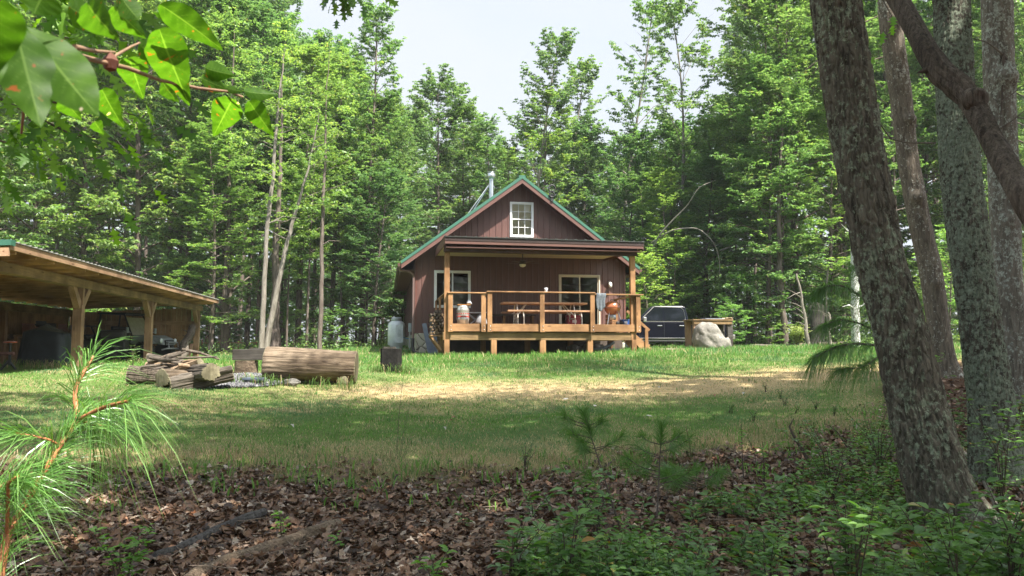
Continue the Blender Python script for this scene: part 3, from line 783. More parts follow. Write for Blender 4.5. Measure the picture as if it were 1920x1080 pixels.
MB().tube([(.2,-rr-.02,.42),(.4,-rr,.34),(.62,-.3,.32),(.75,-.2,.5),(.76,-.15,.9)], .018, 8).build('hose', plain('blue_hose', (.05,.22,.4), .4), tk)
pd = empty('concrete_pad', (tp.x, tp.y, tp.z-.1), HA, 'low grey concrete pad under the propane cylinder', 'pad')
MB().box(-.5,.5,-.5,.5,-.25,.0).build('pad_block', plain('concrete', (.3,.29,.27), .85, 0, .2, 6, .3), pd, .02)
mbx = empty('meter_box', hl(-.06, 2.5, 2.1), HA, 'small grey meter box with conduit on the cabin side wall', 'meter box')
MB().box(-.12,0,-.12,.12,0,.35).build('box_body', plain('meter_grey', (.35,.4,.42), .4), mbx, .01)
MB().tube([(-.06,0,0),(-.06,0,-.5),(-.06,0,-.8)], .03, 8).build('conduit', plain('conduit_grey', (.3,.3,.3), .4), mbx)
# rubble under right end of the deck
for i in range(16):
    lx_ = random.uniform(5.4, 7.0); ly_ = random.uniform(-2.6, -1.2); p = hl(lx_, ly_, 0)
    s = random.uniform(.1, .22)
    import bmesh
    bm = bmesh.new(); bmesh.ops.create_icosphere(bm, subdivisions=2, radius=1)
    for v in bm.verts: v.co *= 1 + .25*mnoise.noise(v.co*1.3+Vector((i*7,0,0))); 
    me = bpy.data.meshes.new('rubble_stone'); bm.to_mesh(me); bm.free(); me.materials.append(M['rubble'])
    o = bpy.data.objects.new('rubble_stone', me); col.objects.link(o); o.location = (p.x, p.y, G(p.x,p.y)+s*.35+ (.1 if i % 3 == 0 else 0)); o.scale = (s*1.2, s, s*.65); o.rotation_euler = (random.random(), 0, random.random()*6)
    tag(o, 'pale rough stone in the rubble heap under the right end of the porch', 'stone', 'rubble stones under the porch')
p = hl(6.4, -2.9, 0); gz = G(p.x, p.y)
bp = empty('drain_hose', (p.x, p.y, gz), HA, 'grey corrugated drain pipe curled in front of the rubble under the porch', 'pipe')
MB().tube([(-.6,.0,.06),(-.35,-.05,.08),(0,.02,.09),(.25,.1,.2),(.45,.15,.32)], .055, 12).build('pipe_body', plain('grey_pipe', (.12,.13,.14), .5), bp)
MB().tube([(.1,-.15,.05),(.35,-.1,.06),(.6,.0,.06)], .05, 12).build('pipe_branch', plain('grey_pipe2', (.15,.16,.17), .5), bp)
# ================================================================== OPEN SHED
SA = R(99.7)
S0 = Vector((-10.45, 18.0, 0)); sx_ = Vector((math.cos(SA), math.sin(SA), 0)); sy_ = Vector((-math.sin(SA), math.cos(SA), 0))
def SH(px, py, ly):
    d = P(px, py, 1.0) - Vector((0, 0, EYE)); O = S0 + sy_*ly
    a, b = d.x, -sx_.x; c, e = d.y, -sx_.y; det = a*e-b*c
    t = (O.x*e-b*O.y)/det; lx = (a*O.y-c*O.x)/det
    return lx, EYE+t*d.z
SFZ = 1.0     # shed floor z
shed = empty('open_shed', S0, SA, 'open fronted timber pole shed with braced posts and metal roof left of the cabin', 'shed')
p2 = SH(276.5, 680, 0)[0]; p3 = SH(367, 674, 0)[0]
bzb = SH(150, 538.5, 0)[1]; bzt = SH(150, 524, 0)[1]
print('shed posts', p2, p3, 'beam', bzb, bzt)
bzb = (bzb + SH(368, 583, 0)[1])/2; 
BH = .2
DEP = 4.3
posts = (-6.0, 0, p2, p3)
for x in posts:
    po = MB().box(x-.1, x+.1, -.1, .1, SFZ-.3, bzb-.42).build('post', M['shedpost'], shed, .006)
    mb = MB()
    mb.box(x-.055, x+.055, -.1, .1, bzb-.42, bzb-.002)
    mb.build('post_head', M['shedpost'], po, .004)
    for s in (-1, 1):
        if x == p3 and s == 1: continue
        mb = MB(); a = [(x+s*.06, bzb-.66+.25), (x+s*.2, bzb-.55+.13), (x+s*.62, bzb-.003), (x+s*.42, bzb-.003), (x+s*.06, bzb-.36)]
        a = [(x+s*.06, bzb-.5), (x+s*.14, bzb-.5), (x+s*.56, bzb-.003), (x+s*.36, bzb-.003), (x+s*.06, bzb-.32)]
        mb.prism(a, -.07, .07); mb.build('brace', M['shedpost'], po, .004)
xend = SH(379, 575, -.1)[0]
MB().box(-7.2, xend, -.13, .13, bzb, bzb+BH).build('front_beam', M['shedbeam'], shed, .006)
# roof plane: z = RZ0 - sr*y
OV = .72
fa = SH(18, 464, -OV); fb = SH(408, 561, -OV)
print('shed fascia near', fa, 'far', fb)
frontz = (fa[1]+fb[1])/2
sr = (frontz - (bzb+BH+.19))/(OV) if frontz > bzb+BH+.19 else .06
sr = max(.05, min(sr, .12))
def sroof(y): return frontz - sr*(y+OV)
x0s, x1s = fa[0], max(fb[0], p3+.3)
mb = MB()
y0, y1 = -OV-.02, DEP+.4
def slab(mb, xa, xb, ya, yb, dz, th):
    za, zb = sroof(ya)+dz, sroof(yb)+dz
    mb.add([(xa,ya,za),(xb,ya,za),(xb,yb,zb),(xa,yb,zb),(xa,ya,za-th),(xb,ya,za-th),(xb,yb,zb-th),(xa,yb,zb-th)],
           [(0,1,2,3),(7,6,5,4),(0,4,5,1),(1,5,6,2),(2,6,7,3),(3,7,4,0)])
slab(mb, x0s, x1s, y0, y1, .05, .012)
k = x0s+.1
while k < x1s-.05:
    za, zb = sroof(y0)+.051, sroof(y1)+.051
    mb.add([(k-.03,y0,za),(k-.012,y0,za+.025),(k+.012,y0,za+.025),(k+.03,y0,za),(k-.03,y1,zb),(k-.012,y1,zb+.025),(k+.012,y1,zb+.025),(k+.03,y1,zb)],[(0,1,5,4),(1,2,6,5),(2,3,7,6),(0,3,2,1)])
    k += .23
srf = mb.build('roof', plain('shed_roof_metal', (.14,.135,.12), .5, .1, .15, 2), shed)
mb = MB(); slab(mb, x0s+.05, x1s-.02, y0+.06, y1-.05, .037, .002); mb.build('roof_liner', plain('bare_metal_underside', (.6,.6,.57), .5, .0, .1, 2), srf)
mb = MB(); slab(mb, x0s-.05, x0s+.12, y0-.02, y1, .07, .1); mb.build('rake_trim', M['green'], srf)
mb = MB(); slab(mb, x0s-.03, x0s+.02, y0+.02, y1, -.07, .15); mb.build('rake_board', M['shedfascia'], srf)
MB().box(x0s+.02, x1s, -OV, -OV+.045, sroof(-OV)-.1, sroof(-OV)+.035).build('fascia_board', M['shedfascia'], srf, .004)
k = x0s+.35
while k < x1s-.05:
    mb = MB(); slab(mb, k-.022, k+.022, -OV+.05, DEP, -.0, .15); mb.build('rafter', M['shedrafter'], srf); k += .8
mb = MB(); y = -OV+.3
while y < DEP: slab(mb, x0s+.03, x1s-.01, y, y+.09, .034, .033); y += .62
mb.build('purlins', M['shedbeam'], srf)
# back wall boards, header, side walls
mb = MB(); x = x0s+.3
while x < p3:
    w = random.uniform(.16,.2)
    zt_ = sroof(DEP)-.25-random.uniform(0,.12)
    if random.random() > .04: mb.box(x, x+w-.012, DEP, DEP+.025, SFZ-.1, zt_)
    x += w
bw = mb.build('back_boards', M['barn'], shed)
mb = MB(); y = .25
while y < DEP-.05:
    w = random.uniform(.16,.2); mb.box(p3+.105, p3+.13, y, y+w-.012, SFZ-.1, sroof(y)-.22-random.uniform(0,.06)); y += w
mb.build('end_boards', M['barn'], shed)
mb = MB(); mb.box(x0s+.3, p3, DEP-.06, DEP-.003, sroof(DEP)-.45, sroof(DEP)-.2); mb.box(x0s+.3, p3, DEP-.05, DEP-.003, SFZ+.75, SFZ+.9)
mb.build('back_girt', M['shedbeam'], shed)
mb = MB(); mb.box(p3+.045, p3+.102, .11, DEP-.07, SFZ+.75, SFZ+.9); mb.box(p3+.045, p3+.102, .11, DEP-.07, SFZ+1.35, SFZ+1.5)
mb.build('end_girt', M['decky'], shed)
for x in posts: MB().box(x-.09, x+.09, DEP-.24, DEP-.065, SFZ-.2, sroof(DEP)-.46).build('post', M['shedpost'], shed, .005)
def slc(lx, ly, z=None):
    p = S0 + sx_*lx + sy_*ly; return Vector((p.x, p.y, G(p.x, p.y) if z is None else z))
# things in the shed -------------------------------------------------
def at_px(px, ly): return SH(px, 660, ly)[0]
# covered grill under dark tarp
w = 1.2; c = slc(2.4, 1.65)
tz = 1.05
mb = MB(); nx, ny = 36, 14; prof = []
vs = []; fs = []
ncirc = 64; nl = 12
for j in range(nl+1):
    s = j/nl
    for i in range(ncirc):
        t = 2*math.pi*i/ncirc
        ex = abs(math.cos(t))**.5*math.copysign(1, math.cos(t)); ey = abs(math.sin(t))**.5*math.copysign(1, math.sin(t))
        if s < .35: q = s/.35; r = q**.7*.86; z = tz*(1-.12*q**2) + (.05 if abs(ex) < .4 else 0)*(1-q)
        else: q = (s-.35)/.65; r = .86+.16*q; z = tz*.88*(1-q)
        fold = 1 + .05*q*math.sin(t*11+math.sin(t*3)*2)
        tilt = -.22*ex*(1-.3*q) if ex > 0 else .12*ex
        vs.append((ex*w/2*r*fold, ey*.45*r*fold, max(.0, z*(1+tilt*.6))))
for j in range(nl):
    for i in range(ncirc): fs.append((j*ncirc+i, j*ncirc+(i+1) % ncirc, (j+1)*ncirc+(i+1) % ncirc, (j+1)*ncirc+i))
mb.v = vs; mb.f = fs; mb.sm = [True]*len(fs)
cg = empty('covered_grill', c, HA, 'large grill hidden under a black and olive tarp cover in the shed', 'covered grill')
mb.build('tarp', plain('dark_tarp', (.02,.025,.032), .6, 0, .4, 3, .2), cg)
mb = MB(); vs2 = []; fs = []
for j in range(5):
    for i in range(ncirc):
        v = Vector(vs[(j)*ncirc+i]); v.z += .012; v.x *= 1.01; v.y *= 1.02; vs2.append(v)
for j in range(4):
    for i in range(ncirc): fs.append((j*ncirc+i, j*ncirc+(i+1) % ncirc, (j+1)*ncirc+(i+1) % ncirc, (j+1)*ncirc+i))
mb.v = vs2; mb.f = fs; mb.sm = [True]*len(fs); mb.build('top_cover', plain('olive_tarp', (.05,.045,.03), .8, 0, .3, 5), cg)
MB().lathe([(0,.0),(.12,.0),(.16,.06),(.1,.13),(0,.16)], (-.15,0,tz-.02), 12).build('tarp_bulge', plain('dark_tarp2', (.015,.015,.018), .7), cg)
# round saw-like stool on wheel post at the far left
q_ = P(14, 690, 16.6); q_.z = G(q_.x, q_.y)
rs = empty('garden_reel', q_, 0, 'red rimmed oval disc on a black stand at the left edge of the shed', 'stand')
k = 16.6/1400
MB().tube([(0.03,0,.1),(.04,0,k*20),(.04,0,k*50)], .028, 8).build('stand_post', M['black'], rs)
mb = MB(); mb.lathe([(0,.0),(.11,.0),(.125,.02),(.11,.045),(0,.045)], (.04,0,k*50-.01), 20); mb.build('disc', plain('disc_grey', (.3,.32,.36), .4), rs)
mb = MB(); mb.lathe([(.127,.005),(.14,.022),(.127,.04)], (.04,0,k*50-.01), 20); mb.build('rim', plain('disc_red', (.35,.07,.03), .5), rs)
MB().tube([(-.3,0,k*29),(-.05,0,k*30),(.12,0,k*30)], .04, 10).build('handle_bar', plain('dull_red_bar', (.16,.07,.06), .6), rs)
for s in (-1, 1): MB().tube([(.02,0,.2),(.02+s*.1,s*.1,.0)], .025, 8).build('foot', M['black'], rs)
rk = P(22, 690, 16.8)
# chopping wood block & junk inside the shed
q_ = slc(7.6, 3.65)
wb = empty('work_bench', q_, SA, 'dark cluttered workbench against the back wall of the shed', 'workbench')
MB().box(-1.8,1.6,-.35,.35,.86,.92).build('bench_top', M['barn'], wb, .004)
for x in (-1.7, 0, 1.5):
    for y in (-.3, .3): MB().box(x-.05,x+.05,y-.05,y+.05,0,.86).build('leg', M['barn'], wb)
for i in range(9):
    lx_ = 6.0+i*.38; q = slc(lx_, 3.6+random.uniform(-.1,.1)); hgt = random.uniform(.15,.42)
    e = empty('storage_box', (q.x, q.y, q.z+.925), SA+random.uniform(-.3,.3), 'dim box of odds and ends standing on the shed workbench', 'box', 'boxes on the shed workbench')
    cc = random.choice([(.05,.04,.035),(.12,.08,.05),(.03,.035,.04),(.15,.06,.04)])
    MB().box(-.13,.13,-.12,.12,0,hgt).build('box_body', plain('box_paint', cc, .6), e, .01)
    MB().box(-.135,.135,-.125,.125,hgt+.001,hgt+.03).build('lid', plain('box_lid', tuple(x*1.5 for x in cc), .6), e, .005)
# utility vehicle facing right-front
vc = slc(9.7, 1.75)
heading = HA - R(16)
uv = empty('utility_vehicle', (vc.x, vc.y, vc.z), heading, 'grey off road utility vehicle with tan windshield parked in the far bay of the shed', 'utility vehicle')
body = plain('uv_grey', (.2,.21,.225), .4, 0, .12, 6); dark = plain('uv_dark', (.012,.012,.014), .5)
# local x forward (right), length 2.9, width 1.5
def mirrored(mb_, f):
    for s in (-1, 1): f(mb_, s)
mb = MB(); mb.add([(.35,-.55,.98),(.35,.55,.98),(.95,.5,.98),(1.35,.36,.86),(1.35,-.36,.86),(.95,-.5,.98),(.35,-.6,.75),(.35,.6,.75),(.98,.56,.74),(1.42,.4,.62),(1.42,-.4,.62),(.98,-.56,.74)],
  [(0,1,2,5),(5,2,3,4),(0,5,11,6),(5,4,10,11),(1,7,8,2),(2,8,9,3),(4,3,9,10),(0,6,7,1),(6,11,10,9,8,7)])
hood = mb.build('hood', body, uv, .03)
MB().box(1.38,1.425,-.27,.27,.60,.80).build('grille', dark, uv, .01)
mb = MB()
for z in (.64,.69,.74): mb.box(1.425,1.44,-.24,.24,z,z+.018)
mb.build('grille_bar', plain('uv_silver', (.4,.42,.45), .3, .5), uv)
for s in (-1, 1):
    MB().lathe([(0,0),(.08,0),(.09,.03),(.07,.05),(0,.055)], (1.34,s*.44,.78), 14, M=Matrix.Rotation(R(90),3,'Y')).build('headlight', plain('lamp_lens', (.6,.62,.65), .1), uv)
    MB().box(.85,.93,s*.6-.01,s*.6+.01,.82,.88).build('marker_lamp', plain('amber_lens', (.8,.25,.02), .3), uv, .005)
    # fender
    mb = MB(); mb.prism([(.4,.72),(.55,.84),(1.0,.84),(1.25,.7),(1.2,.66),(.95,.77),(.6,.77),(.45,.66)], s*.5, s*.78); mb.build('fender', body, uv, .01)
    mb = MB(); mb.tube([(.35,s*.6,.95),(-.0,s*.55,1.72),(-.9,s*.55,1.76),(-1.0,s*.58,.9)], .03, 8); mb.build('roll_cage', dark, uv)
    m2 = MB(); m2.tube([(.3,s*.62,1.05),(.34,s*.8,1.12)], .012, 6); m2.box(.3,.35,s*.84-.06,s*.84+.06,1.05,1.25); m2.build('mirror', plain('uv_mirror', (.3,.32,.34), .3), uv, .01)
    for x in (.85, -.85):
        wm = MB(); wm.lathe([(.16,-.1),(.33,-.13),(.36,-.1),(.36,.1),(.33,.13),(.16,.1)], (x,s*.64,.36), 24, M=Matrix.Rotation(R(90),3,'X'))
        for q in range(20):
            t = 2*math.pi*q/20; ce = Vector((x+.365*math.cos(t), s*.64, .36+.365*math.sin(t))); wm.bar(ce-Vector((0,.11,0)), ce+Vector((0,.11,0)), .05, .03, (math.cos(t),0,math.sin(t)))
        w_ = wm.build('wheel', M['rubber'], uv); MB().lathe([(0,-.06),(.15,-.05),(.17,.07),(.1,.09),(0,.07)], (x,s*.64,.36), 16, M=Matrix.Rotation(R(-90*s),3,'X')).build('rim', plain('uv_rim', (.1,.1,.1), .4, .5), w_)
MB().add([(.36,-.56,.98),(.36,.56,.98),(.05,.5,1.62),(.05,-.5,1.62)], [(0,1,2,3)]).add([(.35,-.56,.98),(.35,.56,.98),(.04,.5,1.62),(.04,-.5,1.62)], [(3,2,1,0)]).build('windshield', plain('tan_screen', (.3,.27,.2), .4), uv)
MB().box(-1.0,.08,-.6,.6,1.74,1.79).build('canopy_roof', dark, uv, .02)
MB().box(-1.45,.35,-.62,.62,.38,.62).build('chassis', dark, uv, .02)
mb = MB(); mb.box(-1.45,-.55,-.65,.65,.72,.78); 
for s in (-1, 1): mb.box(-1.45,-.55,s*.65-.02,s*.65+.02,.78,1.0)
mb.box(-1.47,-1.43,-.65,.65,.72,1.0); mb.build('cargo_bed', dark, uv, .01)
MB().box(-.5,.0,-.5,.5,.62,.85).box(-.55,-.45,-.5,.5,.85,1.3).build('seat', plain('seat_black', (.03,.03,.03), .8), uv, .03)
mb = MB(); mb.tube([(1.4,-.45,.45),(1.58,-.42,.5),(1.6,.42,.5),(1.4,.45,.45)], .03, 8); mb.tube([(1.59,-.3,.5),(1.55,-.3,.72),(1.55,.3,.72),(1.59,.3,.5)], .022, 8); mb.build('bumper', plain('uv_bumper', (.25,.26,.27), .35, .4), uv)
# second dark implement next to it
q_ = slc(6.6, 1.9)
tr = empty('lawn_tractor', q_, HA+R(10), 'dark lawn tractor in the shadow behind the middle shed post', 'tractor')
MB().box(-.9,.9,-.45,.45,.35,.75).build('tractor_body', dark, tr, .06)
MB().box(.1,.85,-.3,.3,.76,1.05).build('hood', plain('tractor_hood', (.03,.03,.03), .35), tr, .08)
MB().box(-.6,-.2,-.25,.25,.76,.86).box(-.68,-.6,-.25,.25,.8,1.2).build('seat', plain('tractor_seat', (.05,.05,.05), .7), tr, .03)
MB().tube([(.0,0,.8),(-.15,0,1.15)], .025, 8).lathe([(.17,0),(.19,.015),(.17,.03),(.15,.015),(.17,0)], (-.16,0,1.16), 18).build('steering_wheel', dark, tr)
for x, r_ in ((.6,.24),(-.55,.36)):
    for s in (-1, 1): MB().lathe([(0,-.09),(r_*.9,-.1),(r_,-.06),(r_,.06),(r_*.9,.1),(0,.09)], (x,s*.5,r_), 20, M=Matrix.Rotation(R(90),3,'X')).build('wheel', M['rubber'], tr)
# driftwood-like dead log leaning on the last post
A = P(335, 668, 27.0); A.z = G(A.x, A.y); B = P(361, 612, 28.2)
mb = MB(); pts = [A, A.lerp(B,.25)+Vector((.06,0,0)), A.lerp(B,.5)+Vector((-.04,0,0)), A.lerp(B,.75)+Vector((.05,0,.0)), B]
mb.tube(pts, [.17,.2,.16,.15,.11], 10, jit=.2)
for i in range(15):
    t = random.random(); c0 = A.lerp(B, t); d = Vector((random.uniform(-1,1), random.uniform(-1,.3), random.uniform(-.1,.7))).normalized()
    mb.tube([c0, c0+d*.17, c0+d*(.2+.14*random.random())+Vector((0,0,.03))], [.03,.016,.006], 6)
o = mb.build('dead_tree', M['greylog'], None); tag(o, 'knobbly bare dead trunk leaning against the last shed post', 'dead tree')
A = P(352, 672, 28.6); A.z = G(A.x, A.y); B = P(360, 645, 29.2)
tag(MB().bar(A, B, .1, .05).build('plank', M['shedpost'], None), 'short reddish plank leaning beside the last shed post', 'plank')

# ================================================================== YARD
def log_mesh(L, r0, r1, seed, n=96, nl=60, rough=.05, flat=0):
    """horizontal log along x, centred, irregular"""
    vs = []; fs = []
    for j in range(nl+1):
        x = -L/2 + L*j/nl; rr_ = r0+(r1-r0)*j/nl
        for i in range(n):
            t = 2*math.pi*i/n
            d = 1 + rough*mnoise.noise(Vector((x*.8, math.cos(t)*1.4+seed, math.sin(t)*1.4))) * 2 + rough*.45*mnoise.noise(Vector((x*1.5, math.cos(t)*6+seed, math.sin(t)*6)))*2 - .035*max(0, 1-abs(mnoise.noise(Vector((x*1.1, math.cos(t)*5+seed, math.sin(t)*5+3))))/.06) + .012*mnoise.noise(Vector((x*5, math.cos(t)*22, math.sin(t)*22)))
            vs.append((x, rr_*d*math.cos(t), rr_*d*math.sin(t)))
    for j in range(nl):
        for i in range(n): fs.append((j*n+i, j*n+(i+1) % n, (j+1)*n+(i+1) % n, (j+1)*n+i))
    ends = [tuple(range(n))[::-1], tuple(range(nl*n, nl*n+n))]
    return vs, fs, ends
def make_log(name, L, r0, r1, seed, m, mend, rough=.05):
    e = empty(name)
    vs, fs, ends = log_mesh(L, r0, r1, seed, rough=rough)
    mb = MB(); mb.add(vs, fs, True); mb.build('log_body', m, e)
    for q, (idx, sx2) in enumerate(((ends[0], -1), (ends[1], 1))):
        mb = MB(); ring = [Vector(vs[i]) for i in idx]; c0 = sum(ring, Vector())/len(ring)
        r1_ = [c0+(v-c0)*.97+Vector((sx2*.012,0,0)) for v in ring]; r2 = [c0+(v-c0)*.4+Vector((sx2*.02,0,0)) for v in ring]
        n = len(ring); allv = ring+r1_+r2+[c0+Vector((sx2*.015,0,0))]
        f = [(i,(i+1) % n,n+(i+1) % n,n+i) for i in range(n)]+[(n+i,n+(i+1) % n,2*n+(i+1) % n,2*n+i) for i in range(n)]+[(2*n+i,2*n+(i+1) % n,3*n) for i in range(n)]
        mb.add(allv, f); mb.build('cut_end', mend, e)
    return e
c = P(584, 690, 15.0)
bl = make_log('bench_log', 1.76, .35, .31, 3, M['oldlogx'], M['cutend'], .06)
gz = G(c.x, 15)
bl.location = (c.x, 15.0, gz+.37); bl.rotation_euler = (0, R(2.2), R(4))
tag(bl, 'big barkless weathered log lying level on small chocks by the fire pit', 'log', None)
for px, lb in ((530, 'dark chock block under the left end of the big log'), (650, 'dark chock block under the right end of the big log')):
    q = P(px, 710, 15.02); o = make_log('chock', .5, .1, .11, px, M['barklog'], M['cutend'], .1); o.location = (q.x, 15.05, G(q.x,15.05)+.07); o.rotation_euler = (0,0,R(85)); tag(o, lb, 'chock', 'chocks under the big log')
# pale stone under log
def stone_obj(name, loc, s, m, label, cat, seed=0, group=None, sub=3, rough=.35, sh=None):
    import bmesh
    bm = bmesh.new(); bmesh.ops.create_icosphere(bm, subdivisions=sub, radius=1)
    for v in bm.verts:
        n0 = mnoise.noise(v.co*.9+Vector((seed*3.1,0,0))); n1 = mnoise.noise(v.co*2.4+Vector((seed*3.1,5,0))); n2 = mnoise.noise(v.co*6+Vector((seed,0,7)))
        v.co *= 1 + rough*n0 + rough*.35*n1 + rough*.12*n2
        if sh: v.co = sh(v.co)
    me = bpy.data.meshes.new(name); bm.to_mesh(me); bm.free(); me.materials.append(m)
    me.polygons.foreach_set('use_smooth', [sub > 3]*len(me.polygons))
    o = bpy.data.objects.new(name, me); col.objects.link(o); o.location = loc; o.scale = s
    return tag(o, label, cat, group)
q = P(548, 716, 14.3); stone_obj('stone', (q.x, 14.3, G(q.x,14.3)+.06), (.15,.1,.08), M['boulder'], 'pale tan stone lying in front of the big log', 'stone', 4)
# timber bench behind
def timber(px0, px1, pyt, pyb, Y, label, dpt=.2, m='oldboard'):
    a = P(px0, pyt, Y); b = P(px1, pyb, Y)
    o = MB().box(0, b.x-a.x, -dpt/2, dpt/2, b.z-a.z, 0).build('timber', M[m], None, .01); o.location = (a.x, Y, a.z); tag(o, label, 'timber'); return o
timber(439, 600, 655, 675, 16.6, 'dark weathered squared timber resting on a stump block left of the big log', .22)
timber(470, 584, 652.5, 657, 18.5, 'second thin weathered timber edge seen just above the big log', .25)
def stump(name, px0, px1, pyt, pyb, Y, m, label, cat='stump', square=False, lean=0):
    a = P(px0, pyb, Y); b = P(px1, pyt, Y); r = (b.x-a.x)/2; e = empty(name, ((a.x+b.x)/2, Y, a.z), lean, label, cat)
    h = b.z-a.z; mb = MB()
    n = 28; vs = []; L = 6
    for j in range(L+1):
        for i in range(n):
            t = 2*math.pi*i/n; rr = r*(1+.06*mnoise.noise(Vector((math.cos(t)*2,math.sin(t)*2,px0)))+.12*(1-j/L)**2)
            if square: k = 1/max(abs(math.cos(t)), abs(math.sin(t))); rr = r*min(k, 1.25)*.95*(1+.03*mnoise.noise(Vector((math.cos(t)*3,math.sin(t)*3,j*.8))))
            vs.append((rr*math.cos(t), rr*math.sin(t), -.1+(h+.1)*j/L))
    mb.add(vs, [(j*n+i, j*n+(i+1) % n, (j+1)*n+(i+1) % n, (j+1)*n+i) for j in range(L) for i in range(n)], not square)
    mb.build('stump_side', m, e)
    MB().add([(x*.985, y*.985, z+.004) for x, y, z in vs[-n:]], [tuple(range(n))]).build('stump_top', M['greylog'], e)
    return e
stump('stump_block', 441, 482, 676, 699, 16.6, M['oldlogx'], 'round stump block propping up the dark timber')
stump('square_stump', 714, 753, 653.5, 692, 17.2, plain('charred_wood', (.018,.017,.016), .95, 0, .5, 9, .6, .1), 'dark square cut stump standing in grass before the propane tank', square=True)
stump('low_block', 718, 742, 650, 655, 26, M['oldboard'], 'low grey block on the grass behind the square stump', square=True)
# log pile
Yp = 13.6
def pile_log(px, py, L, r, rz, tilt, m, label, seed, mend='cutend', Y=Yp, r1=None):
    q = P(px, py, Y); e = make_log('pile_log', L*1.12, r*1.22, (r1 or r*.9)*1.2, seed, m, M[mend], .17)
    e.location = (q.x, Y, q.z); e.rotation_euler = (0, tilt, rz); tag(e, label, 'log', 'logs piled by the fire pit'); return e
pile_log(375, 699, 1.0, .15, R(-48), R(-4), M['greylog'], 'thick grey log on top of the pile with its sawn face toward the gravel', 5, Y=13.3)
pile_log(378, 711, .9, .14, R(30), R(-12), M['greylog'], 'curved log at the lower right of the pile beside the gravel', 8, Y=13.2)
pile_log(330, 709, .5, .13, R(62), R(0), M['oldlogx'], 'short barkless log in the middle front of the pile', 9, Y=13.2)
pile_log(295, 707, .85, .12, R(12), R(6), M['barklog'], 'rough barked log at the lower left of the pile', 11, Y=13.5)
pile_log(318, 695, .8, .075, R(8), R(-7), M['greylog'], 'slim grey log lying across the left of the pile', 12, Y=13.7)
pile_log(309, 686, .62, .06, R(-5), R(-2), M['fire'], 'slim tan log second from the top of the pile', 13, Y=13.8)
pile_log(325, 678, .9, .055, R(-8), R(9), M['greylog'], 'long pale branch lying on the very top of the pile', 14, Y=13.8)
pile_log(300, 696, .7, .07, R(25), R(-3), M['barklog'], 'dark slim log under the grey ones at the left of the pile', 15, Y=13.9)
pile_log(345, 690, .8, .06, R(-30), R(-14), M['fire'], 'splintered tan branch slanting through the middle of the pile', 16, Y=13.5)
rr4 = random.Random(21)
for k in range(16):
    q = P(rr4.uniform(292,392), rr4.uniform(664,712), 13.6); L_ = rr4.uniform(.3,.75); a_ = rr4.uniform(-.6,.6); e_ = rr4.uniform(-.35,.35)
    d_ = Vector((math.cos(a_)*math.cos(e_), math.sin(a_)*math.cos(e_), math.sin(e_)))*L_/2; Y_ = 13.35+rr4.uniform(0,.5); c_ = Vector((q.x, Y_, max(q.z, G(q.x, Y_)+.06)))
    tag(MB().tube([c_-d_, c_+Vector((0,0,rr4.uniform(-.03,.03))), c_+d_], [rr4.uniform(.018,.04),rr4.uniform(.02,.04),.014], 7, jit=.15).build('pile_stick', rr4.choice([M['greylog'],M['fire'],M['barklog']]), None), 'thin weathered stick lying across the log pile', 'stick', 'sticks on the log pile')
# gravel patch
def patch(name, cx_, cy_, rx, ry, z_off, m, kind='structure'):
    n = 48; vs = [(cx_, cy_, G(cx_, cy_)+z_off)]; fs = []
    for ring in (1, 2, 3, 4):
        for i in range(n):
            t = 2*math.pi*i/n; k = ring/4*(1+.12*math.sin(3*t+cx_)+.06*math.sin(7*t)); x = cx_+rx*k*math.cos(t); y = cy_+ry*k*math.sin(t)
            vs.append((x, y, G(x, y)+z_off*(1 if ring < 4 else -.5)))
    for i in range(n):
        fs.append((0, 1+i, 1+(i+1) % n))
        for r_ in range(3): a = 1+r_*n; fs.append((a+i, a+n+i, a+n+(i+1) % n, a+(i+1) % n))
    mb = MB(); mb.v = vs; mb.f = fs; mb.sm = [True]*len(fs); o = mb.build(name, m, None); return tag(o, None, None, None, kind)
gv = P(452, 708, 14.6)
patch('gravel_bed', gv.x, 15.0, 1.0, 1.6, .02, rock('gravel_ground', (.15,.15,.155), (.06,.06,.062), 30, 1))
ng = 3800
th = rng.uniform(0, 2*math.pi, ng); rad = np.sqrt(rng.uniform(0, 1, ng)); X = gv.x + 1.0*rad*np.cos(th); Yv = 15.0 + 1.6*rad*np.sin(th)
Z = GH(X, Yv)+.03
octv = np.array([(1,0,0),(-1,0,0),(0,1,0),(0,-1,0),(0,0,1),(0,0,-1)], float); octf = np.array([(0,2,4),(2,1,4),(1,3,4),(3,0,4),(2,0,5),(1,2,5),(3,1,5),(0,3,5)])
s = rng.uniform(.012, .035, ng)
V = octv[None]*(s[:, None, None]*rng.uniform(.6, 1.3, (ng, 6, 3))) + np.stack([X, Yv, Z], 1)[:, None]
Fc = octf[None] + (np.arange(ng)*6)[:, None, None]
mm, nt, b, out = newmat('gravel_stone'); g_ = nt.nodes.new('ShaderNodeNewGeometry')
r_ = ramp(nt, g_.outputs['Random Per Island'], [(0, (.035,.035,.04)), (.5, (.09,.09,.098)), (.9, (.17,.168,.165)), (1, (.3,.29,.28))]); nt.links.new(r_.outputs[0], b.inputs['Base Color']); b.inputs['Roughness'].default_value = .8
M['gravel'] = mm
tag(np_mesh('gravel', V.reshape(-1,3), Fc.reshape(-1,3), mm), 'blue grey gravel of the fire pit', 'gravel', None, 'stuff')
for i, (px, py, lb) in enumerate(((470, 702, 'flat grey board piece lying on the gravel'), (487, 706, 'second flat slate piece lying on the gravel edge'))):
    q = P(px, py, 14.6); o = MB().box(-.2,.2,-.1,.1,0,.05).build('board_piece', M['oldboard'] if i == 0 else M['slateboard'], None, .01); o.location = (q.x, 14.6-i*.3, G(q.x, 14.6)+.05); o.rotation_euler = (0,0,.3-i*.5); tag(o, lb, 'board')
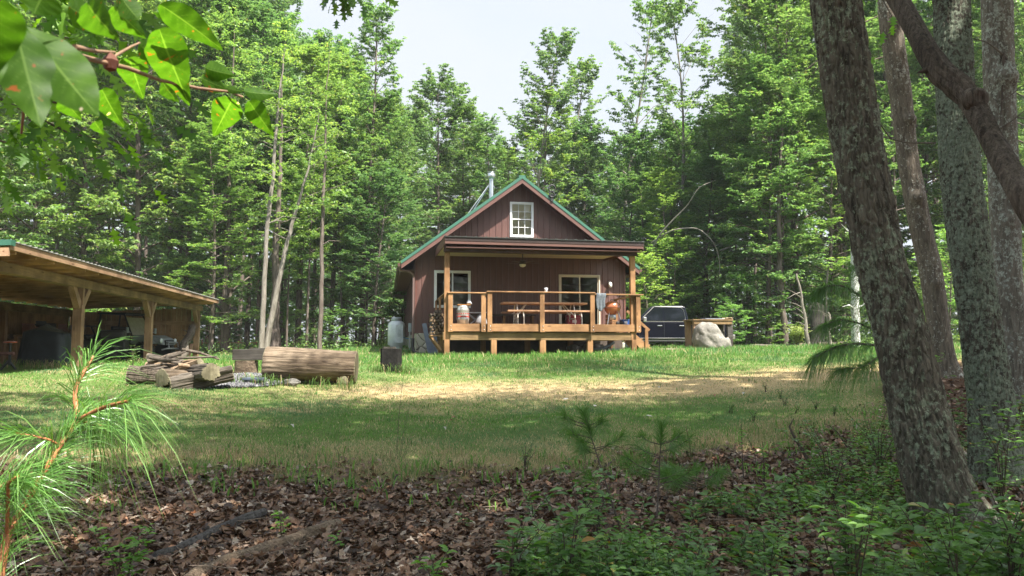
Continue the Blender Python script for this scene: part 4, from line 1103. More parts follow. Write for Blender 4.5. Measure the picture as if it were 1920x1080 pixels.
# boulder + table
q = P(1336, 655, 28.0)
def shb(v): 
    v = Vector(v); v.x *= 1-.16*max(0,v.z); v.x += -.14*v.z; 
    if v.z > .2 and v.x > .1: v.z -= (v.x-.1)*.6
    return v
bo = stone_obj('boulder', (q.x, 28.0, G(q.x,28)+.32), (.66,.55,.72), M['boulder'], 'large pale boulder with a peaked top in front of the work table', 'boulder', 2, sub=5, rough=.3, sh=shb)
ta = P(1292, 655, 29.0); gz = G(ta.x, 29)
wt = empty('work_table', (P(1334,655,29).x, 29.4, gz), HA, 'rough timber work table with thick legs behind the boulder', 'table')
tzt = P(1300, 598.5, 28.8).z - gz
mb = MB()
for k in range(5): mb.box(-.85, .82, -.5+k*.2, -.31+k*.2, tzt-.05, tzt)
mb.build('tabletop', M['beamx'], wt, .005)
MB().box(-.8,.78,-.47,-.43,tzt-.19,tzt-.053).box(-.8,.78,.43,.47,tzt-.19,tzt-.053).build('apron', M['beamx'], wt, .004)
for x in (-.68, .72):
    for y in (-.35, .38): MB().box(x-.11,x+.11,y-.07,y+.07,-.1,tzt-.056).build('leg', M['oldboard'] if x > 0 else M['shedpost'], wt, .006)
q = P(1371, 608, 29.4)
mb = MB(); nn, kk = 10, 12; vs = []; fs = []
for j in range(kk+1):
    for i in range(nn+1):
        u = i/nn; s = j/kk
        x = -.25+.5*s if s < .55 else .03+.06*math.sin(s*6)
        z = .0 if s < .5 else -(s-.5)*.75
        vs.append((x+.03*math.sin(u*9), -.3+u*.5+.03*math.sin(s*7), z+.03*math.sin(u*11+s*4)))
for j in range(kk):
    for i in range(nn): a = j*(nn+1)+i; fs.append((a,a+1,a+nn+2,a+nn+1))
mb.v = vs; mb.f = fs; mb.sm = [True]*len(fs)
o = mb.build('burlap_cloth', plain('burlap', (.4,.3,.19), .9, 0, .25, 20), None); o.location = wt.location + Vector((.86*math.cos(HA), .86*math.sin(HA), tzt+.05)); o.rotation_euler = (0,0,HA)
so = o.modifiers.new('s','SOLIDIFY'); so.thickness = .02
tag(o, 'tan burlap cloth hanging over the right end of the work table', 'cloth')
q = P(1345, 601, 29.4)
o = MB().box(-.3,.5,-.25,.25,.005,.05).build('folded_tarp', plain('grey_tarp', (.12,.13,.15), .6, 0, .3, 8), None, .02); o.location = wt.location+Vector((.1,.1,tzt)); o.rotation_euler = (0,0,HA); tag(o, 'dark folded tarp lying flat on the work table', 'tarp')
# ---------------------------------------------------------------- PICKUP
Yt = 34.0
r0 = P(1284, 657, Yt); gx0 = r0.x - 3.95; gzt = G(r0.x, Yt)-.02
tk_ = empty('pickup_truck', (gx0, Yt, gzt), R(2), 'dark navy blue crew cab pickup truck parked right of the cabin', 'pickup truck')
paint = plain('navy_paint', (.003,.004,.009), .18, 0, .1, 2, spec=.3); chrome = plain('chrome', (.6,.62,.64), .12, .95, .05, 4)
def arc(cx_, cz_, r, a0, a1, n=10): return [(cx_+r*math.cos(R(a0+(a1-a0)*i/n)), cz_+r*math.sin(R(a0+(a1-a0)*i/n))) for i in range(n+1)]
low = [(0,.5),(.02,.95),(.12,1.08),(1.45,1.2),(3.95,1.22),(3.95,.42)] 
lower = [(.0,.45),(.0,.98),(.1,1.1),(1.5,1.2),(3.96,1.22),(3.96,.42),(1.62,.42)] + arc(1.05,.42,.5,0,180,12)[1:] 
mb = MB(); mb.prism(lower, -.98, .98); mb.build('body', paint, tk_, .03)
bed = [(3.985,.42),(3.985,1.28),(5.85,1.28),(5.85,.5),(5.3,.42)] + arc(4.75,.42,.5,0,180,12)[0:]
mb = MB(); mb.prism(bed, -.98, .98); mb.build('bed_side', paint, tk_, .03)
mb = MB(); # greenhouse tapered
g0_ = [(1.55,1.2),(2.25,1.88),(2.45,1.93),(3.7,1.93),(3.83,1.88),(3.94,1.25),(3.94,1.2)]
vs = [(x,-.95+(.12*(z-1.2)/.7),z) for x, z in g0_]+[(x,.95-(.12*(z-1.2)/.7),z) for x, z in g0_]
n = len(g0_); mb.add(vs, [tuple(range(n)), tuple(range(2*n-1,n-1,-1))]+[(i,i+n,(i+1) % n+n,(i+1) % n) for i in range(n)]); mb.build('cab', paint, tk_, .07)
wg = plain('truck_glass', (.006,.008,.01), .05, 0, 0, 1, spec=.35)
def sidepoly(poly, off, th=.01):
    m_ = MB(); f = lambda z: -.95+(.12*(z-1.2)/.7)-off
    vs = [(x,f(z),z) for x, z in poly]+[(x,f(z)-th,z) for x, z in poly]; n = len(poly)
    return m_.add(vs, [tuple(range(n)), tuple(range(2*n-1,n-1,-1))]+[(i,i+n,(i+1) % n+n,(i+1) % n) for i in range(n)])
sidepoly([(1.8,1.27),(2.32,1.78),(2.75,1.84),(2.78,1.84),(2.78,1.27)], .002).build('front_window', wg, tk_)
sidepoly([(2.86,1.27),(2.86,1.84),(3.55,1.82),(3.68,1.7),(3.72,1.35),(3.66,1.27)], .002).build('rear_window', wg, tk_)
for a, b in (((1.68,1.235),(3.7,1.235)), ((3.7,1.235),(3.79,1.33)), ((3.79,1.33),(3.73,1.74)), ((3.73,1.74),(3.6,1.87)), ((3.6,1.87),(2.4,1.89)), ((2.4,1.89),(1.74,1.27))):
    f = lambda z: -.95+(.12*(z-1.2)/.7)-.012
    MB().bar((a[0],f(a[1]),a[1]), (b[0],f(b[1]),b[1]), .012, .025).build('window_trim', chrome, tk_)
mb = MB()
for x in (1.72, 2.82, 3.78): mb.bar((x,-.983,.5), (x,-.983,1.19), .004, .014, (1,0,0))
mb.build('door_gap', M['black'], tk_)
for x in (2.62, 3.6): MB().box(x-.11,x+.11,-1.01,-.975,1.02,1.06).build('door_handle', chrome, tk_, .012)
MB().box(1.6,3.95,-1.0,-.97,.47,.51).build('rocker_trim', chrome, tk_, .005)
MB().box(1.7,3.8,-1.06,-.93,.33,.4).build('running_board', M['black'], tk_, .01)
mb = MB(); mb.box(1.85,2.0,-1.2,-1.0,1.2,1.42); mb.build('side_mirror', chrome, tk_, .03)
MB().box(-.1,.05,-.98,.98,.45,.68).build('front_bumper', chrome, tk_, .03)
MB().box(-.03,.0,-.6,.6,.7,1.05).build('grille', chrome, tk_, .01)
for s in (-.8,.8): MB().box(-.02,.25,s-.19,s+.19,.82,1.0).build('headlight', plain('headlight_glass', (.6,.62,.65), .1), tk_, .02)
for s in (-.9,.9): MB().box(5.8,5.87,s-.09,s+.09,.8,1.2).build('tail_light', plain('tail_red', (.35,.01,.01), .2), tk_, .01)
MB().box(5.86,6.02,-.9,.9,.45,.65).build('rear_bumper', chrome, tk_, .02)
for x in (1.05, 4.75):
    for s in (-1, 1):
        w_ = MB().lathe([(.24,-.13),(.37,-.14),(.405,-.1),(.405,.1),(.37,.14),(.24,.13)], (x,s*.84,.4), 28, M=Matrix.Rotation(R(90),3,'X')).build('wheel', M['rubber'], tk_)
        MB().lathe([(0,.05),(.06,.07),(.12,.03),(.2,.05),(.245,.1),(.245,-.1)], (x,s*.84,.4), 20, M=Matrix.Rotation(R(-90*s),3,'X')).build('rim', chrome, w_)
# wood edging logs on the right lawn, fence far left
for i, (px0, py0, px1, py1, Y, r, lb) in enumerate(((1405,652,1512,650,35,.1,'long grey fallen log edging the far lawn before the yellow bush'), (1534,648,1590,646.5,35.5,.12,'grey fallen log lying right of the mossy stump'))):
    a = P(px0,py0,Y); b = P(px1,py1,Y+.6); a.z = G(a.x,a.y)+r*.5; b.z = G(b.x,b.y)+r*.6
    pts = [a.lerp(b,t)+Vector((0,0,.03*math.sin(t*9+i))) for t in np.linspace(0,1,9)]
    tag(MB().tube(pts, [r*random.uniform(.7,1) for _ in pts], 10, jit=.12).build('fallen_log', M['greylog'], None), lb, 'fallen log')
a = P(378,646,46); fe = empty('orange_fence', (a.x,46,G(a.x,46)), R(4), 'faint reddish plastic fence behind the tree trunks right of the shed', 'fence')
rd = plain('red_fence', (.42,.14,.09), .7, 0, .4, 9)
for k in range(7): MB().tube([(k*.55,0,-.1),(k*.55+.03,0,.75+.1*math.sin(k*3))], .04, 6).build('fence_post', rd, fe)
MB().box(0,3.3,-.01,.01,.2,.28).box(0,3.3,-.01,.01,.5,.56).build('fence_net', rd, fe)
# ================================================================== GROUND
_YS = np.concatenate([np.arange(2,14,.08), np.arange(14,60,.3)])
def gpt(px, py):
    d = P(px,py,1.0)-Vector((0,0,EYE)); f = EYE+d.z*_YS-GH(d.x*_YS,_YS); k = np.argmax(f < 0)
    if f[k] >= 0: return d.x*60, 60.0
    Y = _YS[k] if k == 0 else _YS[k-1]+(_YS[k]-_YS[k-1])*f[k-1]/(f[k-1]-f[k])
    return d.x*Y, float(Y)
def nz(x, y, s, seed=0):   # cheap value noise, vectorised
    x = np.asarray(x)*s+seed*17.3; y = np.asarray(y)*s-seed*9.1
    xi = np.floor(x); yi = np.floor(y); fx = x-xi; fy = y-yi; fx = fx*fx*(3-2*fx); fy = fy*fy*(3-2*fy)
    def h(a, b): v = np.sin(a*127.1+b*311.7+seed)*43758.5453; return v-np.floor(v)
    return (h(xi,yi)*(1-fx)+h(xi+1,yi)*fx)*(1-fy)+(h(xi,yi+1)*(1-fx)+h(xi+1,yi+1)*fx)*fy
def fbm(x, y, s, seed=0): return nz(x,y,s,seed)*.55+nz(x,y,s*2.1,seed+1)*.28+nz(x,y,s*4.3,seed+2)*.17
def litter_edge(x):
    return np.interp(x, [-12,-6,-3,-1,.5,2,3.3,4.6,5.6,7,12], [6.2,6.6,6.9,7.0,7.3,8.1,8.7,9.2,11.5,14.5,17])
def litter_mask(x, y):   # 1 = leaf litter
    d = litter_edge(x) + (fbm(x,y,1.1,3)-.5)*1.8 - y
    near = np.clip(d/1.3+.5, 0, 1)
    # forest floor beyond lawn
    fl = forest_d(x, y)
    return np.maximum(near, np.clip(fl/1.5+.5, 0, 1))
def forest_d(x, y):  # >0 inside the woods behind the lawn
    back = np.interp(x, [-40,-20,-13,-8,-4,5,9,12,16,40], [31,33,34.5,35,47,47,39,38,34,20])
    return y-back+ (fbm(x,y,.5,9)-.5)*2
xs = np.concatenate([np.linspace(-90,-16,38)[:-1], np.linspace(-16,16,200), np.linspace(16,90,38)[1:]])
ys = np.concatenate([np.linspace(-40,1,24)[:-1], np.linspace(1,12,110)[:-1], np.linspace(12,40,120)[:-1], np.linspace(40,150,50)])
XX, YY = np.meshgrid(xs, ys); ZZ = GH(XX.ravel(), YY.ravel())
lm = litter_mask(XX.ravel(), YY.ravel())
near_ = np.clip(1-np.abs(YY.ravel()-5)/9, 0, 1)
ZZ = ZZ + (fbm(XX.ravel(),YY.ravel(),3.0,5)-.5)*.07*lm*near_
def drymask(x, y):
    a = np.clip(1.3-np.abs(y-14.3-(x-2)*.12)/1.8, 0, 1)*np.clip((x+5)/3,0,1)
    b = np.clip(1-np.abs(y-litter_edge(x)-.7)/1.4, 0, 1)*.55
    c_ = np.clip((fbm(x,y,.7,21)-.5)*4, 0, 1)*np.clip((18-y)/4,0,1)*.45
    d = np.clip(1-np.abs(y-12)/3,0,1)*np.clip((-x-5)/3,0,1)*.35
    return np.clip(np.maximum.reduce([a*1.1, b, c_, d])+(fbm(x,y,1.6,33)-.5)*.7, 0, 1)
dm = drymask(XX.ravel(), YY.ravel())
nx_, ny_ = len(xs), len(ys)
ii = np.arange((ny_-1)*(nx_-1)); r_, c_ = ii//(nx_-1), ii % (nx_-1); a = r_*nx_+c_
faces = np.stack([a, a+1, a+nx_+1, a+nx_], 1)
cols = np.stack([lm, dm, np.zeros_like(lm), np.ones_like(lm)], 1)
m, nt, b, out = newmat('ground_soil_and_turf')
at = nt.nodes.new('ShaderNodeVertexColor'); at.layer_name = 'Col'
sep = nt.nodes.new('ShaderNodeSeparateColor'); nt.links.new(at.outputs[0], sep.inputs[0])
n1 = N(nt, 'ShaderNodeTexNoise', Scale=9.0, Detail=8.0, Roughness=.7); nt.links.new(coords(nt), n1.inputs['Vector'])
n2 = N(nt, 'ShaderNodeTexNoise', Scale=60.0, Detail=4.0); nt.links.new(coords(nt), n2.inputs['Vector'])
gr = ramp(nt, n2.outputs[0], [(.3, (.06,.09,.025)), (.7, (.12,.17,.05))])
dr_ = ramp(nt, n2.outputs[0], [(.3, (.24,.18,.09)), (.7, (.46,.36,.2))])
lt = ramp(nt, n1.outputs[0], [(.3, (.035,.02,.012)), (.55, (.09,.05,.03)), (.75, (.17,.10,.06))])
tur = mixc(nt, sep.outputs[1], gr.outputs[0], dr_.outputs[0]); c = mixc(nt, sep.outputs[0], tur, lt.outputs[0])
nt.links.new(c, b.inputs['Base Color']); b.inputs['Roughness'].default_value = .95; b.inputs['Specular IOR Level'].default_value = .1
bumpn(nt, b, n1.outputs[0], .6, .03)
tag(np_mesh('ground', np.stack([XX.ravel(), YY.ravel(), ZZ], 1), faces, m, True, None, cols), None, None, None, 'structure')
# ------------------------------------------------------------------ grass blades
def in_shed(x, y):
    dx, dy = x-S0.x, y-S0.y; lx_ = dx*sx_.x+dy*sx_.y; ly_ = dx*sy_.x+dy*sy_.y
    return (ly_ > .15) & (ly_ < 7.4) & (lx_ > -8) & (lx_ < p3+1)
def in_house(x, y):
    dx, dy = x-HC.x, y-HC.y; lx_ = dx*hx.x+dy*hx.y; ly_ = dx*hy.x+dy*hy.y
    return (lx_ > .9) & (lx_ < 7.2) & (ly_ > PY+.25) | (lx_ > -.1) & (lx_ < W+.1) & (ly_ > -.1) & (ly_ < 17)
def grass(nb, ymin, ymax, hmul=1.0, seed=1, ratio=.78):
    r = np.random.default_rng(seed)
    y = ymin*(ymax/ymin)**r.uniform(0,1,nb); x = y*r.uniform(-ratio,ratio,nb)
    keep = (litter_mask(x,y) < r.uniform(0,.9,nb)) & ~in_shed(x,y) & ~in_house(x,y)
    gd = ((x-gv.x)/.95)**2+((y-15)/1.5)**2 < 1
    keep &= ~(gd & (r.uniform(0,1,nb) < .93))
    x, y = x[keep], y[keep]; n = len(x); z = GH(x,y)
    d = drymask(x,y)
    tall = np.clip((y-16)/5,0,1)
    clump = fbm(x,y,2.2,41)
    h = (.035+.035*tall+.09*tall*(clump>.55)*r.uniform(.2,1,n))*r.uniform(.6,1.35,n)*hmul*(1-.15*d)
    h *= 1+.5*(clump-.5)
    w = np.maximum(.0035, y*.0006)*r.uniform(.8,1.5,n)
    a = r.uniform(0,2*math.pi,n); ln = h*r.uniform(.1,.9,n)*(1-.35*tall); b_ = r.uniform(0,2*math.pi,n)
    base = np.stack([x,y,z-.008],1); side = np.stack([np.cos(a)*w/2,np.sin(a)*w/2,np.zeros(n)],1)
    tip = base+np.stack([np.cos(b_)*ln,np.sin(b_)*ln,h],1)
    mid = base+np.stack([np.cos(b_)*ln*.3,np.sin(b_)*ln*.3,h*.55],1)
    V = np.stack([base-side, base+side, mid+side*.8, mid-side*.8, tip],1)
    f1 = np.array([[0,1,2],[0,2,3],[3,2,4]])[None]+(np.arange(n)*5)[:,None,None]
    rv = r.uniform(0,1,n)
    g0 = np.array([.09,.22,.035]); g1 = np.array([.19,.36,.075]); bl = np.array([.10,.21,.12]); dry0 = np.array([.45,.34,.17]); dry1 = np.array([.72,.58,.34])
    cg = g0+(g1-g0)*rv[:,None]; bm_ = np.clip((fbm(x,y,.8,55)-.45)*4,0,1)[:,None]*.6*(1-tall[:,None]*.3); cg = cg*(1-bm_)+bl*bm_
    cd = dry0+(dry1-dry0)*r.uniform(0,1,n)[:,None]
    isdry = (r.uniform(0,1,n) < .05+.85*d)[:,None]
    c_ = np.where(isdry, cd, cg)
    C_ = np.repeat(np.concatenate([c_,np.ones((n,1))],1)[:,None],5,1)
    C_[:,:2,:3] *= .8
    return V.reshape(-1,3), f1.reshape(-1,3), C_.reshape(-1,4)
m, nt, b, out = newmat('grass_blades')
at = nt.nodes.new('ShaderNodeVertexColor'); at.layer_name = 'Col'
nt.links.new(at.outputs[0], b.inputs['Base Color']); b.inputs['Roughness'].default_value = .6; b.inputs['Specular IOR Level'].default_value = .3
t = nt.nodes.new('ShaderNodeBsdfTranslucent'); nt.links.new(at.outputs[0], t.inputs[0]); mx = nt.nodes.new('ShaderNodeMixShader'); mx.inputs[0].default_value = .42
nt.links.new(b.outputs[0], mx.inputs[1]); nt.links.new(t.outputs[0], mx.inputs[2]); nt.links.new(mx.outputs[0], out.inputs[0])
M['grass'] = m
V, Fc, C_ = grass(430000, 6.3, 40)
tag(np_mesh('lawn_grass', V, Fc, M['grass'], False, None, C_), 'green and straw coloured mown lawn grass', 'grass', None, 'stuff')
# tall weeds along log, posts, stumps
def tufts(spots, n_each, h, seed, spread, dry=.1, name='weed_clump', label='', green=((.07,.15,.03),(.16,.27,.06)), wd=.012):
    r = np.random.default_rng(seed); Vs = []; Fs = []; Cs = []; k = 0
    for (x0, y0) in spots:
        n = n_each; x = x0+r.normal(0,spread,n); y = y0+r.normal(0,spread,n); z = GH(x,y)
        hh = h*r.uniform(.4,1.2,n); b_ = r.uniform(0,2*math.pi,n); ln = hh*r.uniform(.2,.9,n); a = b_+math.pi/2
        w = wd*r.uniform(.6,1.2,n)
        base = np.stack([x,y,z-.01],1); side = np.stack([np.cos(a)*w/2,np.sin(a)*w/2,np.zeros(n)],1)
        p1 = base+np.stack([np.cos(b_)*ln*.25,np.sin(b_)*ln*.25,hh*.6],1); p2_ = base+np.stack([np.cos(b_)*ln*.65,np.sin(b_)*ln*.65,hh*.9],1); tip = base+np.stack([np.cos(b_)*ln*1.1,np.sin(b_)*ln*1.1,hh*.85],1)
        V = np.stack([base-side*.7,base+side*.7,p1+side,p1-side,p2_+side*.7,p2_-side*.7,tip],1)
        f = np.array([[0,1,2],[0,2,3],[3,2,4],[3,4,5],[5,4,6]])[None]+(np.arange(n)*7+k)[:,None,None]; k += n*7
        g0, g1 = np.array(green[0]), np.array(green[1]); c_ = g0+(g1-g0)*r.uniform(0,1,n)[:,None]; dd = (r.uniform(0,1,n) < dry)[:,None]; c_ = np.where(dd, np.array([.4,.31,.17]), c_)
        Vs.append(V.reshape(-1,3)); Fs.append(f.reshape(-1,3)); Cs.append(np.repeat(np.concatenate([c_,np.ones((n,1))],1)[:,None],7,1).reshape(-1,4))
    o = np_mesh(name, np.concatenate(Vs), np.concatenate(Fs), M['grass'], False, None, np.concatenate(Cs)); return o
def wp(px, Y): return (P(px, 650, Y).x, Y)
tag(tufts([wp(px, 14.2+random.uniform(-.3,.3)) for px in (470,490,505,520,600,640,655,430)]+[wp(px, 17.0) for px in (705,715,725,740,755,760,770)], 38, .22, 3, .12, name='tall_grass'), 'longer grass tufts round the big log and stumps', 'grass', None, 'stuff')
tag(tufts([wp(px, 17.2+random.uniform(-.2,.4)) for px in range(0,150,9)]+[wp(px, 22) for px in range(150,290,12)]+[wp(px,28) for px in range(290,370,10)], 22, .2, 4, .15, .45, name='shed_edge_weeds'), 'dry weeds along the open front of the shed', 'grass', None, 'stuff')
tag(tufts([(x_, litter_edge(x_)+.45+random.uniform(-.6,.5)) for x_ in np.linspace(-5.5,4.6,60)], 60, .13, 5, .16, .75, name='straw_edge_grass', green=((.10,.13,.05),(.16,.2,.08)), wd=.006), 'straw coloured long grass at the edge of the leaf litter', 'grass', None, 'stuff')
tag(tufts([(x_, litter_edge(x_)+random.uniform(-1.3,.9)) for x_ in np.linspace(-4.5,5.0,75)], 16, .12, 6, .12, 0, name='bright_edge_weeds', green=((.10,.22,.04),(.2,.36,.07)), wd=.016), 'bright green weeds along the edge of the leaf litter', 'weeds', None, 'stuff')
_cl = []
for k in range(260):
    y_ = random.uniform(8,19); x_ = y_*random.uniform(-.66,.5)
    if litter_edge(x_) < y_-.3: _cl.append((x_, y_))
tag(tufts(_cl, 13, .075, 14, .09, .1, name='lawn_clumps', green=((.06,.14,.03),(.13,.24,.06)), wd=.011), 'darker weed and clover clumps scattered over the lawn', 'weeds', None, 'stuff')
# ------------------------------------------------------------------ leaf litter
def litter(n, ymin, ymax, seed, ratio=.8, lo=.06, hi=.13):
    r = np.random.default_rng(seed)
    y = ymin*(ymax/ymin)**r.uniform(0,1,n); x = y*r.uniform(-ratio,ratio,n)
    k = litter_mask(x,y) > r.uniform(.15,.95,n); x, y = x[k], y[k]; n = len(x)
    z = GH(x,y)+(fbm(x,y,3.0,5)-.5)*.07 + r.uniform(-.005,.035,n)
    L = r.uniform(lo,hi,n)
    # outline (u along, v across), lobed
    ou = np.array([0,.18,.3,.42,.55,.68,.82,1,.82,.68,.55,.42,.3,.18]); ov = np.array([0,.13,.27,.2,.33,.24,.24,0,-.24,-.24,-.33,-.2,-.27,-.13])
    m_ = len(ou)
    U_ = ou[None]-.5; U_ = np.repeat(U_,n,0); Vv = ov[None]*r.uniform(.7,1.2,(n,1))*(1+.25*r.uniform(-1,1,(n,m_)))
    curl = r.uniform(-1.6,1.6,(n,1)); curl2 = r.uniform(-1.4,1.4,(n,1))
    Wz = curl*(Vv**2)*1.6+curl2*(U_**2)*.7+.12*np.sin(U_*9+r.uniform(0,6,(n,1)))*np.abs(Vv)
    pts = np.stack([U_,Vv,Wz],2)*L[:,None,None]
    cen = np.zeros((n,1,3)); pts = np.concatenate([cen,pts],1)
    # rotate: random yaw + tilt
    yaw = r.uniform(0,2*math.pi,n); tl = r.normal(0,.38,n); rl = r.normal(0,.38,n)
    def rot(ax, a):
        c, s = np.cos(a), np.sin(a); o = np.zeros_like(a); l = np.ones_like(a)
        if ax == 'z': M_ = [[c,-s,o],[s,c,o],[o,o,l]]
        elif ax == 'x': M_ = [[l,o,o],[o,c,-s],[o,s,c]]
        else: M_ = [[c,o,s],[o,l,o],[-s,o,c]]
        return np.stack([np.stack(q,-1) for q in M_],-2)
    Rm = rot('z',yaw)@rot('x',rl)@rot('y',tl)
    pts = np.einsum('nij,nkj->nki', Rm, pts)+np.stack([x,y,z+.01],1)[:,None]
    f = np.array([[0,i+1,(i+1) % m_+1] for i in range(m_)])[None]+(np.arange(n)*(m_+1))[:,None,None]
    return pts.reshape(-1,3), f.reshape(-1,3)
m, nt, b, out = newmat('dead_oak_leaf')
g_ = nt.nodes.new('ShaderNodeNewGeometry')
r_ = ramp(nt, g_.outputs['Random Per Island'], [(0, (.035,.02,.011)), (.3, (.11,.056,.03)), (.55, (.2,.105,.055)), (.8, (.27,.165,.1)), (.92, (.37,.285,.21)), (.97, (.5,.42,.34)), (1, (.42,.17,.07))])
n_ = N(nt, 'ShaderNodeTexNoise', Scale=40.0, Detail=4.0); nt.links.new(coords(nt), n_.inputs['Vector'])
rr_ = ramp(nt, n_.outputs[0], [(.3, (.65,.65,.65)), (.7, (1.15,1.15,1.15))]); cc_ = mixc(nt, 1.0, r_.outputs[0], rr_.outputs[0], 'MULTIPLY')
nt.links.new(cc_, b.inputs['Base Color']); b.inputs['Roughness'].default_value = .5; b.inputs['Specular IOR Level'].default_value = .45
t = nt.nodes.new('ShaderNodeBsdfTranslucent'); nt.links.new(cc_, t.inputs[0]); mx = nt.nodes.new('ShaderNodeMixShader'); mx.inputs[0].default_value = .15
nt.links.new(b.outputs[0], mx.inputs[1]); nt.links.new(t.outputs[0], mx.inputs[2]); nt.links.new(mx.outputs[0], out.inputs[0])
V, Fc = litter(88000, 2.6, 11.5, 11, .8, .032, .088)
V2, F2 = litter(3500, 11.5, 17, 12)
tag(np_mesh('leaf_litter', np.concatenate([V,V2]), np.concatenate([Fc,F2+len(V)]), m), 'brown fallen oak leaves covering the foreground slope', 'leaf litter', None, 'stuff')
_mb = MB(); _r = random.Random(77)
for k in range(420):
    y_ = 2.8*(10.5/2.8)**_r.random(); x_ = y_*_r.uniform(-.75,.75)
    if litter_mask(np.array([x_]),np.array([y_]))[0] < .6: continue
    z_ = G(x_,y_)+_r.uniform(.01,.05); a_ = _r.uniform(0,6.28); L_ = _r.uniform(.06,.32); b_ = Vector((x_,y_,z_)); d_ = Vector((math.cos(a_),math.sin(a_),_r.uniform(-.1,.25)))*L_; s_ = Vector((_r.uniform(-.15,.15),_r.uniform(-.15,.15),0))*L_
    _mb.tube([b_,b_+d_*.5+s_,b_+d_],[.0045,.0035,.002],5,False)
tag(_mb.build('litter_twigs', plain('twig_grey', (.2,.15,.11), .9, 0, .5, 30), None, fix=False), 'small broken twigs scattered through the fallen leaves', 'twigs', None, 'stuff')
# few stray pale leaves on the lawn
r = np.random.default_rng(5)
for i, (px, py) in enumerate(((983,724),(1115,770),(1216,790),(847,798),(833,813),(1062,757),(1340,750),(1418,768),(1395,745),(1515,806),(400,828),(1168,736),(1076,838),(1237,733),(545,808),(850,792))):
    # march to ground
    x_, Y = gpt(px, py-2); d = Vector((x_/Y, 1, 0))
    mb = MB(); s = .035+.015*(i % 3)
    mb.add([(-s,0,0),(-s*.3,-s*.5,.02),(s*.3,-s*.35,.035),(s,0,.0),(s*.3,s*.4,.03),(-s*.3,s*.55,.015)], [(0,1,5),(1,2,4,5),(2,3,4)])
    o = mb.build('fallen_leaf', plain('pale_leaf', (.45,.42,.37), .6) if i % 3 else plain('rust_leaf', (.25,.09,.04), .6), None, fix=False)
    o.location = (d.x*Y, Y, G(d.x*Y,Y)+.045); o.rotation_euler = (.3*(i % 2), .2, i*1.3)
    tag(o, 'curled pale leaf lying on the lawn grass' if i % 3 else 'curled rust brown leaf lying on the lawn grass', 'leaf', 'single leaves lying on the lawn')
